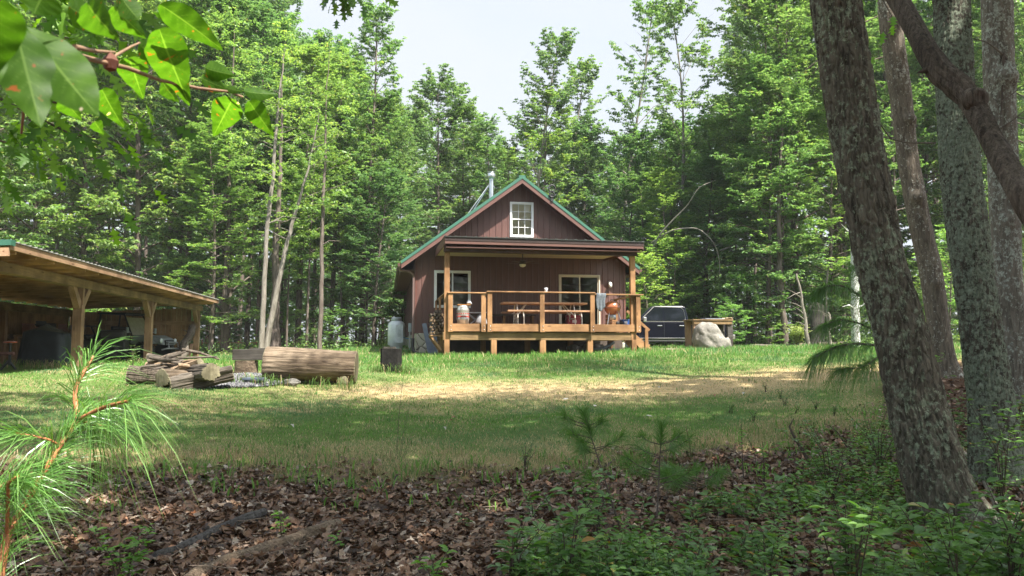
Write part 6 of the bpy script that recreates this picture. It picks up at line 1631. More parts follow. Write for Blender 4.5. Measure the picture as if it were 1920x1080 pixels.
for i, p in enumerate(q):
    d = (q[min(i+1,len(q)-1)]-q[max(i-1,0)]).normalized(); a_ = d.cross(Vector((0,1,0))).normalized(); b_ = d.cross(a_).normalized()
    for k in range(n):
        t = 2*math.pi*k/n; dis = 1+.09*abs(math.sin(t*5+i*.02+math.sin(i*.15)))+.07*mnoise.noise(Vector((math.cos(t)*9,math.sin(t)*9,i*.12)))+.05*abs(math.sin(t*13+math.sin(i*.11)*1.5+2*mnoise.noise(Vector((i*.07,t,0)))))+.10*mnoise.noise(Vector((math.cos(t)*3,math.sin(t)*3,i*.06)))+.14*mnoise.noise(Vector((math.cos(t)*1.2,math.sin(t)*1.2,i*.035)))
        vs.append(p+(a_*math.cos(t)+b_*math.sin(t))*rr_[i]*dis)
mb = MB(); mb.add(vs, [(j*n+i, j*n+(i+1) % n, (j+1)*n+(i+1) % n, (j+1)*n+i) for j in range(len(q)-1) for i in range(n)], True)
le_ = empty('leaning_dead_limb', base, 0, 'bare barkless dead limb leaning diagonally across the foreground trunks', 'dead limb')
o = mb.build('limb', bmT, le_); o.location = -base
mb = MB()
kq = P(1822,190,4.2); mb.lathe([(.075,-.03),(.06,.015),(.035,.03),(.02,.015),(0,.01)], (0,0,0), 16, M=Matrix.Rotation(R(90),3,'X')); o = mb.build('knot', bmT, le_); o.location = kq-base+Vector((0,-.05,0))
sp = P(1745,125,4.5); mb = MB(); mb.tube([sp+Vector((.02,0,.0)), sp+Vector((-.04,-.02,-.03)), sp+Vector((-.1,-.03,-.05))], [.035,.02,.004], 7); o = mb.build('broken_spur', bmT, le_); o.location = -base
# thin twigs from grey trunk and maple
def twig(pts, Ys, r0_, label, m=None):
    return deadlimb(pts, Ys, [r0_*(1-.8*i/(len(pts)-1)) for i in range(len(pts))], label, m or M['barkF'], 'bare_twig', 6)
twig([(1888,112),(1878,100),(1850,78),(1822,72)],[9.8]*4,.02,'thin bare twig reaching left from the knot of the grey trunk')
twig([(1882,100),(1879,170),(1876,235)],[9.8]*3,.02,'thin bare twig hanging down from the knot of the grey trunk')
twig([(1877,240),(1900,225),(1930,200)],[9.8]*3,.015,'thin bare twig curving right across the grey trunk')
twig([(1878,190),(1900,175),(1930,150)],[9.7]*3,.012,'upper thin twig curving right off the grey trunk')
twig([(1754,268),(1700,268),(1660,258),(1645,250)],[6.4]*4,.008,'thin curved twig spanning behind the oak to the lichen covered trunk')
twig([(1672,262),(1655,240),(1640,215)],[6.2]*3,.008,'thin twig stub rising beside the oak trunk')
# ------------------------------------------------------------------ shade trees around the camera (crowns above the frame)
VAR2 = {}
def mkshade(key, **kw):
    mb, V, Fc = gen_tree(**kw); e = empty('tree_source'); mb.build('trunk', M['barkF'], e, fix=False); np_mesh('crown', V, Fc, M['leafA'], False, e); VAR[key] = (e, kw['H'])
mkshade('shade1', seed=31, H=18, cb=.5, prof=oval(4.6,.45), nb=30, ncl=8, nl=8, ls=.26, up=(.1,.7), csz=1.25, twigs=False)
mkshade('shade2', seed=32, H=16, cb=.52, prof=oval(4.0,.45), nb=28, ncl=8, nl=8, ls=.26, up=(.1,.7), csz=1.25, twigs=False)
SHADE = [('shade1',-6.5,-2,17),('shade2',-3,-6,17),('shade1',12,-8,18),('shade2',8.5,1.5,16),('shade1',12,5,18),('shade2',-11,0,15),('shade1',16,3,19),('shade1',-3.4,2.0,16.5),('shade2',4.6,1.6,15),('shade2',1.6,.5,13.5)]
for key, x_, y_, H_ in SHADE:
    c_ = place(key, 0, y_, None, wide=.6 if H_ == 13.5 else (.85 if H_ == 15 else 1.0), label='leafy tree standing beside and behind the viewpoint out of frame', group='trees around the viewpoint', name='shade_tree', H=H_, X=x_)
for i in range(20):
    x_ = -40+80*(i+.5)/20+rt.uniform(-1,1); y_ = -24-abs(rt.gauss(0,5))
    place('full1' if i % 2 else 'full2', 0, y_, None, 'leafy tree standing beside and behind the viewpoint out of frame', 'trees around the viewpoint', name='shade_tree', H=rt.uniform(13,17), X=x_)
# crowns of the foreground trunks (above the frame)
def crown_for(e, base, top, rad, n_cl, seed, Hoff):
    r = np.random.default_rng(seed); c0 = np.array(base)
    C0 = c0+r.normal(0,1,(n_cl,3))*np.array([rad,rad,rad*.55])*.55; C0[:,2] = np.maximum(C0[:,2], Hoff+np.maximum(C0[:,1],3)*.5)
    mb = MB()
    for k in range(0,n_cl,5): mb.tube([tuple(c0+np.array([0,0,-1.2])),tuple((c0*.5+C0[k]*.5)),tuple(C0[k])], [.06,.04,.01], 5, False)
    o = mb.build('limbs', M['barkF'], e, fix=False); o.location = -Vector(e.location)
    ci = np.repeat(C0,46,0); nn = len(ci); o_ = r.normal(0,1,(nn,3))*np.array([.42,.42,.2])
    V, Fc = leaves_arr(ci+o_, o_+np.array([0,0,-.2])+r.normal(0,.4,(nn,3)), np.array([0,0,1.])+r.normal(0,.4,(nn,3)), r.uniform(.1,.19,nn), r.uniform(.05,.1,nn))
    o = np_mesh('crown', V, Fc, M['leafA'], False, e); o.location = -Vector(e.location)
crown_for(t1, (2.7,4.4,14.5), 0, 3.6, 230, 41, 4.5)
crown_for(t3, (5.6,5.4,13.5), 0, 3.4, 200, 42, 4.5)
crown_for(t2, (7.0,13.6,14), 0, 3.0, 130, 43, 6.5)
crown_for(t4, (9.2,5.8,14.5), 0, 3.2, 170, 44, 6.0)
# ------------------------------------------------------------------ pines: needles
M['needle'] = leafmat('pine_needles', [(0,(.07,.17,.035)),(.6,(.13,.28,.06)),(1,(.24,.4,.12))], .32, .3, objvar=False)
M['needleD'] = leafmat('shaded_pine_needles', [(0,(.08,.17,.045)),(1,(.15,.27,.08))], .4, .4, objvar=False)  # duller copy of the needle green, shade put into its colour
M['pinestem'] = plain('orange_pine_stem', (.32,.13,.05), .6, 0, .4, 40, .3)
def needles(paths, dens, L, seed, w, spread=.9, droop=.5, start=.2):
    """paths: list of point lists (Vector). needles as thin strips of 3 segs"""
    r = np.random.default_rng(seed); B = []; D = []
    for pts, st in paths:
        P_ = np.array(pts); s = np.concatenate([[0],np.cumsum(np.linalg.norm(np.diff(P_,axis=0),axis=1))]); n = int(s[-1]*dens)
        t = s[-1]*(st+(1-st)*r.uniform(0,1,n)**.7); pos = np.stack([np.interp(t,s,P_[:,k]) for k in range(3)],1)
        t2_ = np.minimum(t+.02,s[-1]+.001); t1_ = t2_-.03; dr_ = np.stack([np.interp(t2_,s,P_[:,k])-np.interp(t1_,s,P_[:,k]) for k in range(3)],1); dr_ /= np.linalg.norm(dr_,axis=1,keepdims=True)+1e-9
        rad = r.normal(0,1,(n,3)); rad -= (rad*dr_).sum(1,keepdims=True)*dr_; rad /= np.linalg.norm(rad,axis=1,keepdims=True)
        tipf = (t/s[-1])[:,None]
        B.append(pos); D.append(dr_*(.7+.6*tipf**4)+rad*spread*(1-.3*tipf)+r.normal(0,.08,(n,3)))
    B = np.concatenate(B); D = np.concatenate(D); D /= np.linalg.norm(D,axis=1,keepdims=True); n = len(B)
    Ln = L*r.uniform(.65,1.15,n)[:,None]; g = np.array([0,0,-1.])
    dr2 = droop*r.uniform(.5,1.4,n)[:,None]
    ps = [B]; 
    for f in (.33,.66,1.): ps.append(B+D*Ln*f+g*dr2*Ln*f**2)
    s = np.cross(D, np.array([0,1.,0.])+r.normal(0,.3,(n,3))); s /= np.linalg.norm(s,axis=1,keepdims=True)+1e-9; s *= w/2
    V = np.stack([ps[0]-s,ps[0]+s,ps[1]+s,ps[1]-s,ps[2]+s*.8,ps[2]-s*.8,ps[3]],1)
    f = np.array([[0,1,2],[0,2,3],[3,2,4],[3,4,5],[5,4,6]])[None]+(np.arange(n)*7)[:,None,None]
    return V.reshape(-1,3), f.reshape(-1,3)
def pine(name, stems, label, mst, mn, dens, L, w, seed, sp=.9, dr=.5, cat='pine sapling'):
    """stems: list of ([(px,py,Y)...], r0, r1, needle_start or None)"""
    p0 = P(*stems[0][0][0]); e = empty(name, p0, 0, label, cat); mb = MB(); paths = []
    for pts, r0_, r1_, st in stems:
        q = [P(*a)-p0 for a in pts]
        qq = []
        for i in range(len(q)-1):
            for k in range(4): qq.append(q[i].lerp(q[i+1],k/4))
        qq.append(q[-1])
        for _ in range(2): qq = [qq[0]]+[(qq[i-1]+qq[i]*2+qq[i+1])/4 for i in range(1,len(qq)-1)]+[qq[-1]]
        mb.tube(qq, [r0_+(r1_-r0_)*i/(len(qq)-1) for i in range(len(qq))], 8, jit=.12)
        if st is not None: paths.append(([tuple(v) for v in qq], st))
    mb.build('stem', mst, e); V, Fc = needles(paths, dens, L, seed, w, sp, dr); np_mesh('needles', V, Fc, mn, False, e); return e
gzp = G(-1.15,1.7)
pine('pine_sapling', [
 ([(-60,1400,1.55),(0,1085,1.6),(14,998,1.62),(41,954,1.64),(86,880,1.66),(112,835,1.68),(147,787,1.7)], .009, .006, .45),
 ([(147,787,1.7),(140,746,1.72),(143,721,1.74),(167,681,1.76),(175,668,1.77)], .006, .0035, .0),
 ([(147,787,1.7),(195,762,1.66),(240,752,1.62)], .005, .0035, .0),
 ([(147,787,1.7),(175,795,1.74),(204,803,1.78)], .005, .003, .0),
 ([(112,835,1.68),(88,822,1.64),(30,812,1.6)], .003, .002, .1),
 ([(12,1010,1.62),(16,930,1.58),(14,905,1.56),(34,893,1.55)], .004, .003, .0),
 ([(-40,960,1.6),(-5,915,1.58),(30,895,1.58)], .004, .003, .1)],
 'young pine sapling with orange stems and long drooping needles at the left edge', M['pinestem'], M['needle'], 640, .175, .0018, 5, .75, .75)
pine('pine_sapling', [
 ([(1668,700,6.9),(1662,600,6.9),(1660,520,6.9)], .03, .02, None),
 ([(1662,595,6.9),(1610,552,6.6),(1580,535,6.5),(1555,535,6.4),(1530,545,6.3)], .012, .004, .15),
 ([(1662,630,6.9),(1610,605,6.7),(1575,598,6.6),(1545,610,6.5)], .01, .004, .2),
 ([(1664,650,6.9),(1600,643,6.6),(1560,652,6.4),(1525,672,6.3)], .012, .004, .15),
 ([(1664,655,6.9),(1620,690,6.5),(1570,692,6.3)], .008, .003, .15),
 ([(1660,560,6.9),(1620,520,6.8),(1600,500,6.7)], .008, .003, .2)],
 'pine sapling with hanging green needle sprays reaching out from behind the leaning oak', M['barkF'], M['needleD'], 520, .2, .0032, 6, .9, .9)
for i, (px, py, Y, top, lb) in enumerate(((1165,1000,5.2,775,'small pine seedling with a dead brown tip in the centre foreground'),(1232,985,5.6,800,'small dark pine seedling left of the leafy shrubs'),(1300,960,6.0,880,'low bushy pine seedling in front of the dry grass edge'))):
    b0 = P(px, py, Y); g0_ = G(b0.x, Y); stems = []
    pyb = 650+ (EYE-g0_)/Y*F
    pxt = px-(70 if i == 0 else -8)
    stems.append(([(px,pyb,Y),((px*2+pxt)/3,(pyb*2+top)/3,Y),(pxt,top,Y)], .008, .003, .75))
    rr2 = random.Random(i+5)
    for k in range(13):
        t = rr2.uniform(.35,.92); bx2 = px+(pxt-px)*t; by2 = pyb+(top-pyb)*t; s_ = rr2.choice((-1,1)); L_ = rr2.uniform(28,75)*(1.2-t*.6)
        stems.append(([(bx2,by2,Y),(bx2+s_*L_*.6,by2-L_*.15,Y+rr2.uniform(-.15,.15)),(bx2+s_*L_,by2-L_*.45,Y+rr2.uniform(-.2,.2))], .004, .002, .3))
    pine('pine_seedling', stems, lb, M['pinestem'] if i == 9 else M['barkF'], M['needleD'], 330, .13, .0022, 60+i, 1.0, .25, 'pine seedling')
# ------------------------------------------------------------------ broadleaf plants
M['leafShrub'] = leafmat('shrub_leaf', [(0,(.075,.165,.045)),(.5,(.12,.235,.06)),(.9,(.19,.33,.09)),(.97,(.3,.38,.1)),(1,(.4,.13,.04))], .38, .35, objvar=False)
M['leafBright'] = leafmat('bright_seedling_leaf', [(0,(.13,.29,.04)),(1,(.22,.4,.07))], .42, .45, objvar=False)
M['stem'] = plain('dark_stem', (.07,.05,.035), .8)
def leaf6(c, d, nrm, L, Wd, fold=.12, curve=.15):
    """rounder 8-vert leaf"""
    d = d/np.linalg.norm(d,axis=1,keepdims=True); s = np.cross(d,nrm); s /= np.linalg.norm(s,axis=1,keepdims=True)+1e-9; n2 = np.cross(s,d)
    L = L[:,None]; Wd = Wd[:,None]
    def pt(u, v): return c+d*L*u+s*Wd*v+n2*(L*fold*abs(v)*2-L*curve*u*u)
    V = np.stack([pt(0,0),pt(.2,.32),pt(.5,.5),pt(.8,.3),pt(1,0),pt(.8,-.3),pt(.5,-.5),pt(.2,-.32),pt(.5,0)],1); n = len(c)
    f = np.array([[8,i,(i+1) % 8] for i in range(8)])[None]+(np.arange(n)*9)[:,None,None]
    return V.reshape(-1,3), f.reshape(-1,3)
def shrub(name, x, y, h, nst, nlv, ls, seed, label, cat='shrub', m='leafShrub', spread=.5, lean=(0,0), wl=.5, kind=None, group=None, up=.3):
    r = np.random.default_rng(seed); g = G(x,y); e = empty(name, (x,y,g), 0, label, cat, group); mb = MB(); Cn = []; Dn = []
    for k in range(nst):
        a = r.uniform(0,2*math.pi); hh = h*r.uniform(.6,1.05); sp = spread*hh*r.uniform(.2,1)
        tip = np.array([math.cos(a)*sp+lean[0]*hh, math.sin(a)*sp+lean[1]*hh, hh]); mid = tip*.5+np.array([-math.cos(a)*.1*hh,0,.08*hh]); b0 = np.array([r.normal(0,.02),r.normal(0,.02),-.02])
        mb.tube([tuple(b0),tuple(mid),tuple(tip)], [.005,.0035,.0015], 5, False)
        for j in range(nlv):
            t = .25+.78*(j+r.uniform(0,.6))/nlv; p = (1-t)**2*b0+2*t*(1-t)*mid+t*t*tip if t < 1 else tip
            az = r.uniform(0,2*math.pi); out = np.array([math.cos(az),math.sin(az),up])
            if r.uniform() < .5 and t < .95:
                tw = p+out*h*.18*r.uniform(.4,1.2); mb.tube([tuple(p),tuple(tw)], [.002,.001], 4, False)
                for q in range(4): Cn.append(p+(tw-p)*(q+1)/4); Dn.append(np.array([math.cos(az+(1 if q % 2 else -1)*.9),math.sin(az+(1 if q % 2 else -1)*.9),up*.6]))
            else: Cn.append(p); Dn.append(out)
    Cn = np.array(Cn); Dn = np.array(Dn)+r.normal(0,.15,(len(Cn),3)); n = len(Cn)
    L = ls*r.uniform(.6,1.2,n); V, Fc = leaf6(Cn, Dn, np.array([0,0,1.])+r.normal(0,.25,(n,3)), L, L*wl*r.uniform(.85,1.1,n))
    mb.build('stems', M['stem'], e, fix=False); np_mesh('foliage', V, Fc, M[m], False, e); return e
shrub('yellow_bush', P(1496,650,35.2).x, 35.2, 1.0, 70, 12, .085, 140, 'yellow green round bush before the mossy stump', 'bush', 'leafY', .75)
# ground cover mass at right
def cover(region, n, seed, hmax, ls, label, name, m='leafShrub'):
    r = np.random.default_rng(seed); Cn = []; Dn = []; mb = MB()
    k = 0
    while k < n:
        px = r.uniform(region[0],region[1]); py = r.uniform(region[2],region[3])
        lo = np.interp(px, [1000,1150,1300,1450,1560,1640,1700,1920], [1010,960,960,930,860,800,790,760])
        if py < lo: continue
        dens = fbm(px/140, py/110, 1.0, seed)
        if dens < .40 and r.uniform() < .85: continue
        if 1690 < px < 1870 and py < 985: 
            if r.uniform() < .8: continue
        x, y = gpt(px, py); k += 1
        g = G(x,y); h = hmax*r.uniform(.35,1); ln = r.normal(0,.3,2)*h; tip = np.array([x+ln[0],y+ln[1],g+h]); b0 = np.array([x,y,g-.01])
        mb.tube([tuple(b0),tuple((b0+tip)/2+np.array([0,0,h*.08])),tuple(tip)], [.003,.002,.001], 4, False)
        for j in range(11):
            t = .35+.65*j/10; p = b0+(tip-b0)*t; az = j*2.4+r.uniform(-.4,.4); Cn.append(p+np.array([math.cos(az),math.sin(az),0])*.015); Dn.append([math.cos(az),math.sin(az),r.uniform(0,.6)])
    Cn = np.array(Cn); Dn = np.array(Dn); nn = len(Cn); L = ls*r.uniform(.55,1.25,nn)
    V, Fc = leaf6(Cn, Dn, np.array([0,0,1.])+r.normal(0,.3,(nn,3)), L, L*.5*r.uniform(.8,1.15,nn))
    e = empty(name, (0,0,0)); tag(e, label, 'ground cover', None, 'stuff')
    a_ = mb.build('stems', M['stem'], e, fix=False); b_ = np_mesh('foliage', V, Fc, M[m], False, e)
    return e
cover((980,1980,760,1150), 1150, 71, .2, .055, 'low huckleberry bushes covering the ground at lower right', 'huckleberry_cover')
cover((1850,2050,700,900), 60, 72, .35, .05, 'huckleberry bushes at the right edge behind the lichen trunk', 'huckleberry_cover')
def sh_at(px, pyb, pyt, **kw):
    x, y = gpt(px, pyb); h = (pyb-pyt)/F*y*1.02; return shrub(kw.pop('name','shrub'), x, y, h, label=kw.pop('label'), **kw)
sh_at(1062,1100,880, name='leafy_sapling', nst=4, nlv=13, ls=.075, seed=81, label='leafy sapling with broad leaves on thin dark stems in the centre foreground', cat='sapling', lean=(.15,0), spread=.45)
sh_at(960,1120,985, nst=5, nlv=9, ls=.075, seed=82, label='broad leaved shrub at the bottom edge right of centre')
sh_at(985,890,835, nst=7, nlv=8, ls=.03, seed=83, label='small round bush with a few red leaves at the litter edge')
sh_at(1000,975,930, nst=3, nlv=8, ls=.05, seed=84, label='low sprawling green shrub left of the leafy sapling', spread=1.3)
sh_at(1120,1010,915, nst=4, nlv=9, ls=.05, seed=85, label='drooping green shrub below the leafy sapling')
sh_at(230,1100,985, nst=6, nlv=10, ls=.05, seed=86, label='bright yellow green seedling cluster at the bottom left', m='leafBright', spread=.7)
sh_at(527,1010,960, nst=2, nlv=8, ls=.035, seed=87, label='small bright seedling above the tan fallen log', m='leafBright', spread=.3)
sh_at(626,1035,995, nst=2, nlv=4, ls=.05, seed=88, label='tiny seedling at the right end of the tan fallen log', m='leafBright')
sh_at(815,1110,1040, nst=3, nlv=6, ls=.055, seed=89, label='bright pale green seedling at the bottom centre', m='leafBright', spread=.7)
sh_at(868,1000,965, nst=2, nlv=5, ls=.04, seed=90, label='tiny seedling in the brown leaves left of the stone')
sh_at(1430,925,820, nst=3, nlv=7, ls=.06, seed=91, label='lobed leaf seedling right of the pine seedlings', m='leafBright', spread=.6)
sh_at(1800,900,700, nst=7, nlv=13, ls=.055, seed=92, label='tall shrub with two orange leaves before the lichen covered trunk', spread=.45)
sh_at(1880,960,740, nst=7, nlv=13, ls=.06, seed=93, label='tall green shrub overlapping the right trunk base', spread=.4)
sh_at(1650,880,760, nst=8, nlv=12, ls=.055, seed=94, label='dark leafy shrub left of the leaning oak base', spread=.7)
sh_at(1560,920,800, nst=8, nlv=12, ls=.055, seed=95, label='spreading dark leafy shrub in front of the dry grass at right', spread=.9)
sh_at(1600,1160,930, nst=9, nlv=14, ls=.07, seed=96, label='large bright leafed shrub at the bottom right', spread=.6)
sh_at(1790,1180,960, nst=8, nlv=13, ls=.075, seed=97, label='large leaved shrub in front of the leaning oak base', spread=.6)
sh_at(1900,1150,930, nst=8, nlv=13, ls=.07, seed=98, label='leafy shrub in the bottom right corner', spread=.5)
sh_at(1740,720,655, nst=7, nlv=10, ls=.06, seed=99, label='sunlit yellow green bush at the foot of the slim maple', m='leafBright', spread=.7)
sh_at(1440,1100,1010, nst=6, nlv=10, ls=.055, seed=100, label='low leafy shrub at the bottom between seedlings and oak', spread=.8)
# lawn weeds at right
rr3 = random.Random(9)
for i, (px, py) in enumerate(((1370,775),(1465,748),(1475,760),(1410,790),(1500,775),(1530,770),(1560,780),(1440,735))):
    sh_at(px+rr3.uniform(-6,6), py, py-20, name='lawn_weed', nst=4, nlv=7, ls=.03, seed=120+i, label='dark little weed poking out of the dry lawn at right', cat='weed', group='weeds in the dry lawn', spread=.8)
sh_at(247,700,640, name='tall_weed', nst=3, nlv=16, ls=.05, seed=130, label='tall green weed standing left of the log pile', cat='weed', spread=.15, wl=.25)
# thin tall grass stalk
x, y = gpt(742,860); g = G(x,y); mb = MB()
for k in range(6):
    a = P(742+k*3, 850, y); a.z = g; b_ = P(757+k*7-10*(k % 2), 700+k*22, y); mb.tube([a, a.lerp(b_,.5)+Vector((-.01,0,0)), b_], [.003,.002,.001], 4)
tag(mb.build('grass_stalk', plain('dry_green_stalk', (.09,.11,.04), .6), None, fix=False), 'tall thin dark grass stalks standing left of centre', 'grass stalk')
# pale flower-like leaf on pine tip and upright twigs
def stick(pts, Y, r0_, label, m=None, r1_=None):
    q = [P(px,py,Y) for px,py in pts]; gg = G(q[0].x, Y); q[0].z = min(q[0].z, gg+.02) if abs(q[0].z-gg) > .05 else q[0].z
    k = len(q); return tag(MB().tube(q, [r0_+((r1_ or r0_*.3)-r0_)*i/(k-1) for i in range(k)], 8, jit=.1).build('stick', m or M['barkF'], None), label, 'stick')
stick([(1528,885),(1505,845),(1487,815),(1480,800),(1488,785)], 7.6, .022, 'crooked dead stick rising from the dry grass edge', M['barklog'], .006)
stick([(1397,925),(1393,880),(1391,840),(1390,795)], 7.0, .008, 'thin upright dark twig right of the pine seedlings', M['stem'])
stick([(1297,870),(1293,830),(1286,800)], 8.0, .01, 'pale broken stem beside the pine seedlings', M['fire'])
stick([(1590,830),(1570,810),(1555,798),(1545,795)], 8.2, .008, 'thin forked twig in the dry grass near the oak', M['stem'])
def lay(pts, r0_, label, m, r1_=None, name='stick', cat='stick', zoff=0):
    q = []
    for px, py in pts: x, y = gpt(px,py); q.append(Vector((x,y,G(x,y)+r0_*.5+zoff)))
    qq = []
    for i in range(len(q)-1):
        for k in range(6): qq.append(q[i].lerp(q[i+1],k/6))
    qq.append(q[-1])
    for _ in range(2): qq = [qq[0]]+[(qq[i-1]+qq[i]*2+qq[i+1])/4 for i in range(1,len(qq)-1)]+[qq[-1]]
    n = len(qq)
    if name == 'fallen_log':
        f_ = []
        for i in range(n-1):
            for k in range(3): f_.append(qq[i].lerp(qq[i+1],k/3))
        f_.append(qq[-1]); n = len(f_); nn_ = 40; vs = []
        for i, p in enumerate(f_):
            d_ = (f_[min(i+1,n-1)]-f_[max(i-1,0)]).normalized(); a_ = d_.cross(Vector((0,0,1))).normalized(); b_ = d_.cross(a_).normalized(); R_ = r0_+((r1_ or r0_)-r0_)*i/(n-1)
            for k in range(nn_):
                t = 2*math.pi*k/nn_; dis = 1+.28*mnoise.noise(Vector((math.cos(t)*1.3,math.sin(t)*1.3,i*.09+r0_*90)))+.16*mnoise.noise(Vector((math.cos(t)*4,math.sin(t)*4,i*.12)))+.08*abs(math.sin(t*9+i*.05))
                vs.append(p+(a_*math.cos(t)+b_*math.sin(t))*R_*dis)
        mb = MB(); mb.add(vs, [(j*nn_+i,j*nn_+(i+1)%nn_,(j+1)*nn_+(i+1)%nn_,(j+1)*nn_+i) for j in range(n-1) for i in range(nn_)], True); mb.add(vs[:nn_],[tuple(range(nn_))]); mb.add(vs[-nn_:],[tuple(range(nn_))])
        return tag(mb.build(name, m, None), label, cat)
    return tag(MB().tube(qq, [r0_+((r1_ or r0_)-r0_)*i/(n-1) for i in range(n)], 14, jit=.06).build(name, m, None), label, cat)
lay([(700,890),(740,915),(775,945),(795,970)], .007, 'long thin twig bending over the brown leaves left of centre', M['stem'], .012)
lay([(795,970),(830,985),(900,1000)], .014, 'dark branch lying in the leaves left of the stone', M['barkF'], .008)
lay([(640,985),(690,985),(735,975)], .008, 'dark twig in the leaves near the tan log', M['barkF'])
lay([(1345,855),(1410,850),(1480,852),(1500,850)], .018, 'dark branch lying along the dry grass edge at right', M['barklog'])
lay([(1870,960),(1840,900),(1812,860),(1795,845)], .022, 'pale bent root like branch beside the oak base', M['barkP'], .014, zoff=.03)
lay([(1925,880),(1880,890),(1850,905)], .02, 'dark branch lying at the right edge behind the shrubs', M['barkF'])
lay([(494,968),(450,985),(400,1005),(340,1035),(290,1052)], .042, 'dark grey fallen log lying in the brown leaves', barkmat('rotten_bark', (.13,.12,.115), (.045,.04,.036), scale=2, bump=.9), .03, 'fallen_log', 'fallen log')
lay([(636,992),(590,1008),(530,1030),(450,1055),(380,1085),(340,1110)], .05, 'tan weathered fallen log in the lower left foreground', wood('tan_log', (.46,.36,.26), (.12,.085,.06), 'x', .9, k=2.5, bump=1.0), .045, 'fallen_log', 'fallen log')
x, y = gpt(1022,1030); stone_obj('stone', (x, y, G(x,y)+.03), (.065,.05,.06), M['rubble'], 'pale wedge shaped stone in the brown leaves right of centre', 'stone', 9)
# ------------------------------------------------------------------ overhanging branch with big leaves
mL = newmat('overhang_leaf'); m, nt, b, out = mL
co = coords(nt, kind='Object')
n1 = N(nt, 'ShaderNodeTexNoise', Scale=60.0, Detail=4.0); nt.links.new(co, n1.inputs['Vector'])
c1_ = ramp(nt, n1.outputs[0], [(.3, (.03,.075,.008)), (.7, (.055,.12,.014))])
n2 = N(nt, 'ShaderNodeTexNoise', Scale=95.0, Detail=2.0); nt.links.new(co, n2.inputs['Vector'])
s2 = ramp(nt, n2.outputs[0], [(.69, (0,0,0)), (.72, (1,1,1))]); c2_ = mixc(nt, s2.outputs[0], c1_.outputs[0], (.22,.07,.02))
n3 = N(nt, 'ShaderNodeTexNoise', Scale=38.0, Detail=1.0); nt.links.new(co, n3.inputs['Vector'])
s3 = ramp(nt, n3.outputs[0], [(.755, (0,0,0)), (.765, (1,1,1))]); c3_ = mixc(nt, s3.outputs[0], c2_, (.6,.5,.42))
vc_ = nt.nodes.new('ShaderNodeVertexColor'); vc_.layer_name = 'Col'; c3_ = mixc(nt, vc_.outputs[0], c3_, (.12,.2,.05)); nt.links.new(c3_, b.inputs['Base Color']); b.inputs['Roughness'].default_value = .5; b.inputs['Specular IOR Level'].default_value = .18
t = nt.nodes.new('ShaderNodeBsdfTranslucent'); tc = mixc(nt, 1.0, c3_, (2.7,3.0,.8), 'MULTIPLY'); nt.links.new(tc, t.inputs[0]); mx = nt.nodes.new('ShaderNodeMixShader'); mx.inputs[0].default_value = .5
nt.links.new(b.outputs[0], mx.inputs[1]); nt.links.new(t.outputs[0], mx.inputs[2]); nt.links.new(mx.outputs[0], out.inputs[0])
Bp = P(-160,-60,.62); ob = empty('overhanging_branch', Bp, 0, 'leafy branch with big spotted backlit leaves hanging into the top left corner', 'branch')
def bstem(pts, r0_, r1_): 
    q = [P(*a)-Bp for a in pts]; n = len(q); return MB().tube(q, [r0_+(r1_-r0_)*i/(n-1) for i in range(n)], 8, jit=.1)
st = bstem([(-160,-60,.62),(0,30,.55),(60,68,.6),(110,95,.68),(175,112,.75),(240,128,.82),(300,150,.9),(370,165,.98),(430,172,1.02),(455,182,1.04)], .004, .0015)
for a in ([(215,125,.79),(215,105,.8),(245,88,.82),(262,80,.84)], [(140,88,.7),(180,96,.74),(215,98,.8)], [(20,150,.9),(45,200,.95),(40,250,1.0)]):
    q = [P(*v)-Bp for v in a]; st.tube(q, [.003,.002,.0015,.001][:len(q)], 6)
st.build('stem', plain('branch_stem', (.2,.12,.07), .6, 0, .3, 60), ob)
MB().lathe([(0,-.01),(.006,-.007),(.009,.002),(.004,.009),(0,.012)], tuple(P(207,118,.78)-Bp), 7, False).build('gall', plain('brown_gall', (.1,.03,.015), .7), ob)
def big_leaf(base, tip, wpx, Y0, Y1, roll=0, cup=.12):
    if Y0 > .72 or roll == .3: Y1 = Y0+.0012*abs(tip[1]-base[1])+.03
    A = P(*base, Y0); B = P(*tip, Y1); d = B-A; L = d.length; d.normalize()
    view = (A+B)/2-Vector((0,0,EYE)); view.normalize(); s = d.cross(view).normalized(); nn = s.cross(d).normalized()
    s2 = (s*math.cos(roll)+nn*math.sin(roll)); n2_ = s2.cross(d).normalized(); Wd = .9*wpx/F*((Y0+Y1)/2)
    vs = []; fs = []; NU, NV = 48, 14; vc = []
    for i in range(NU+1):
        u = i/NU; prof_ = (math.sin(math.pi*u**.82)**.95)*(1.06-.3*u) if 0 < u < 1 else 0
        for j in range(-NV, NV+1):
            v = j/NV; w_ = Wd/2*prof_*1.12
            p = A+d*(L*u)+s2*(v*w_)+n2_*(cup*w_*abs(v)**1.3*2-.10*L*(u-.5)**2*2+.008*L*math.sin(u*26)*abs(v))
            vs.append(p-Bp); s_ = (u*8.5-abs(v)*1.6) % 1; vn = max(1-abs(v)/.05, 0)+max(1-abs(s_-.5)/.09, 0)*.6*(1-abs(v)); vn = min(1, vn); vc += [vn,vn,vn,1]
    k = 2*NV+1
    for i in range(NU):
        for j in range(2*NV): a = i*k+j; fs.append((a,a+1,a+k+1,a+k))
    mb = MB(); mb.add(vs, fs, True); o = mb.build('leaf', m, ob, fix=False); a_ = o.data.color_attributes.new('Col','FLOAT_COLOR','POINT'); a_.data.foreach_set('color', vc); return o
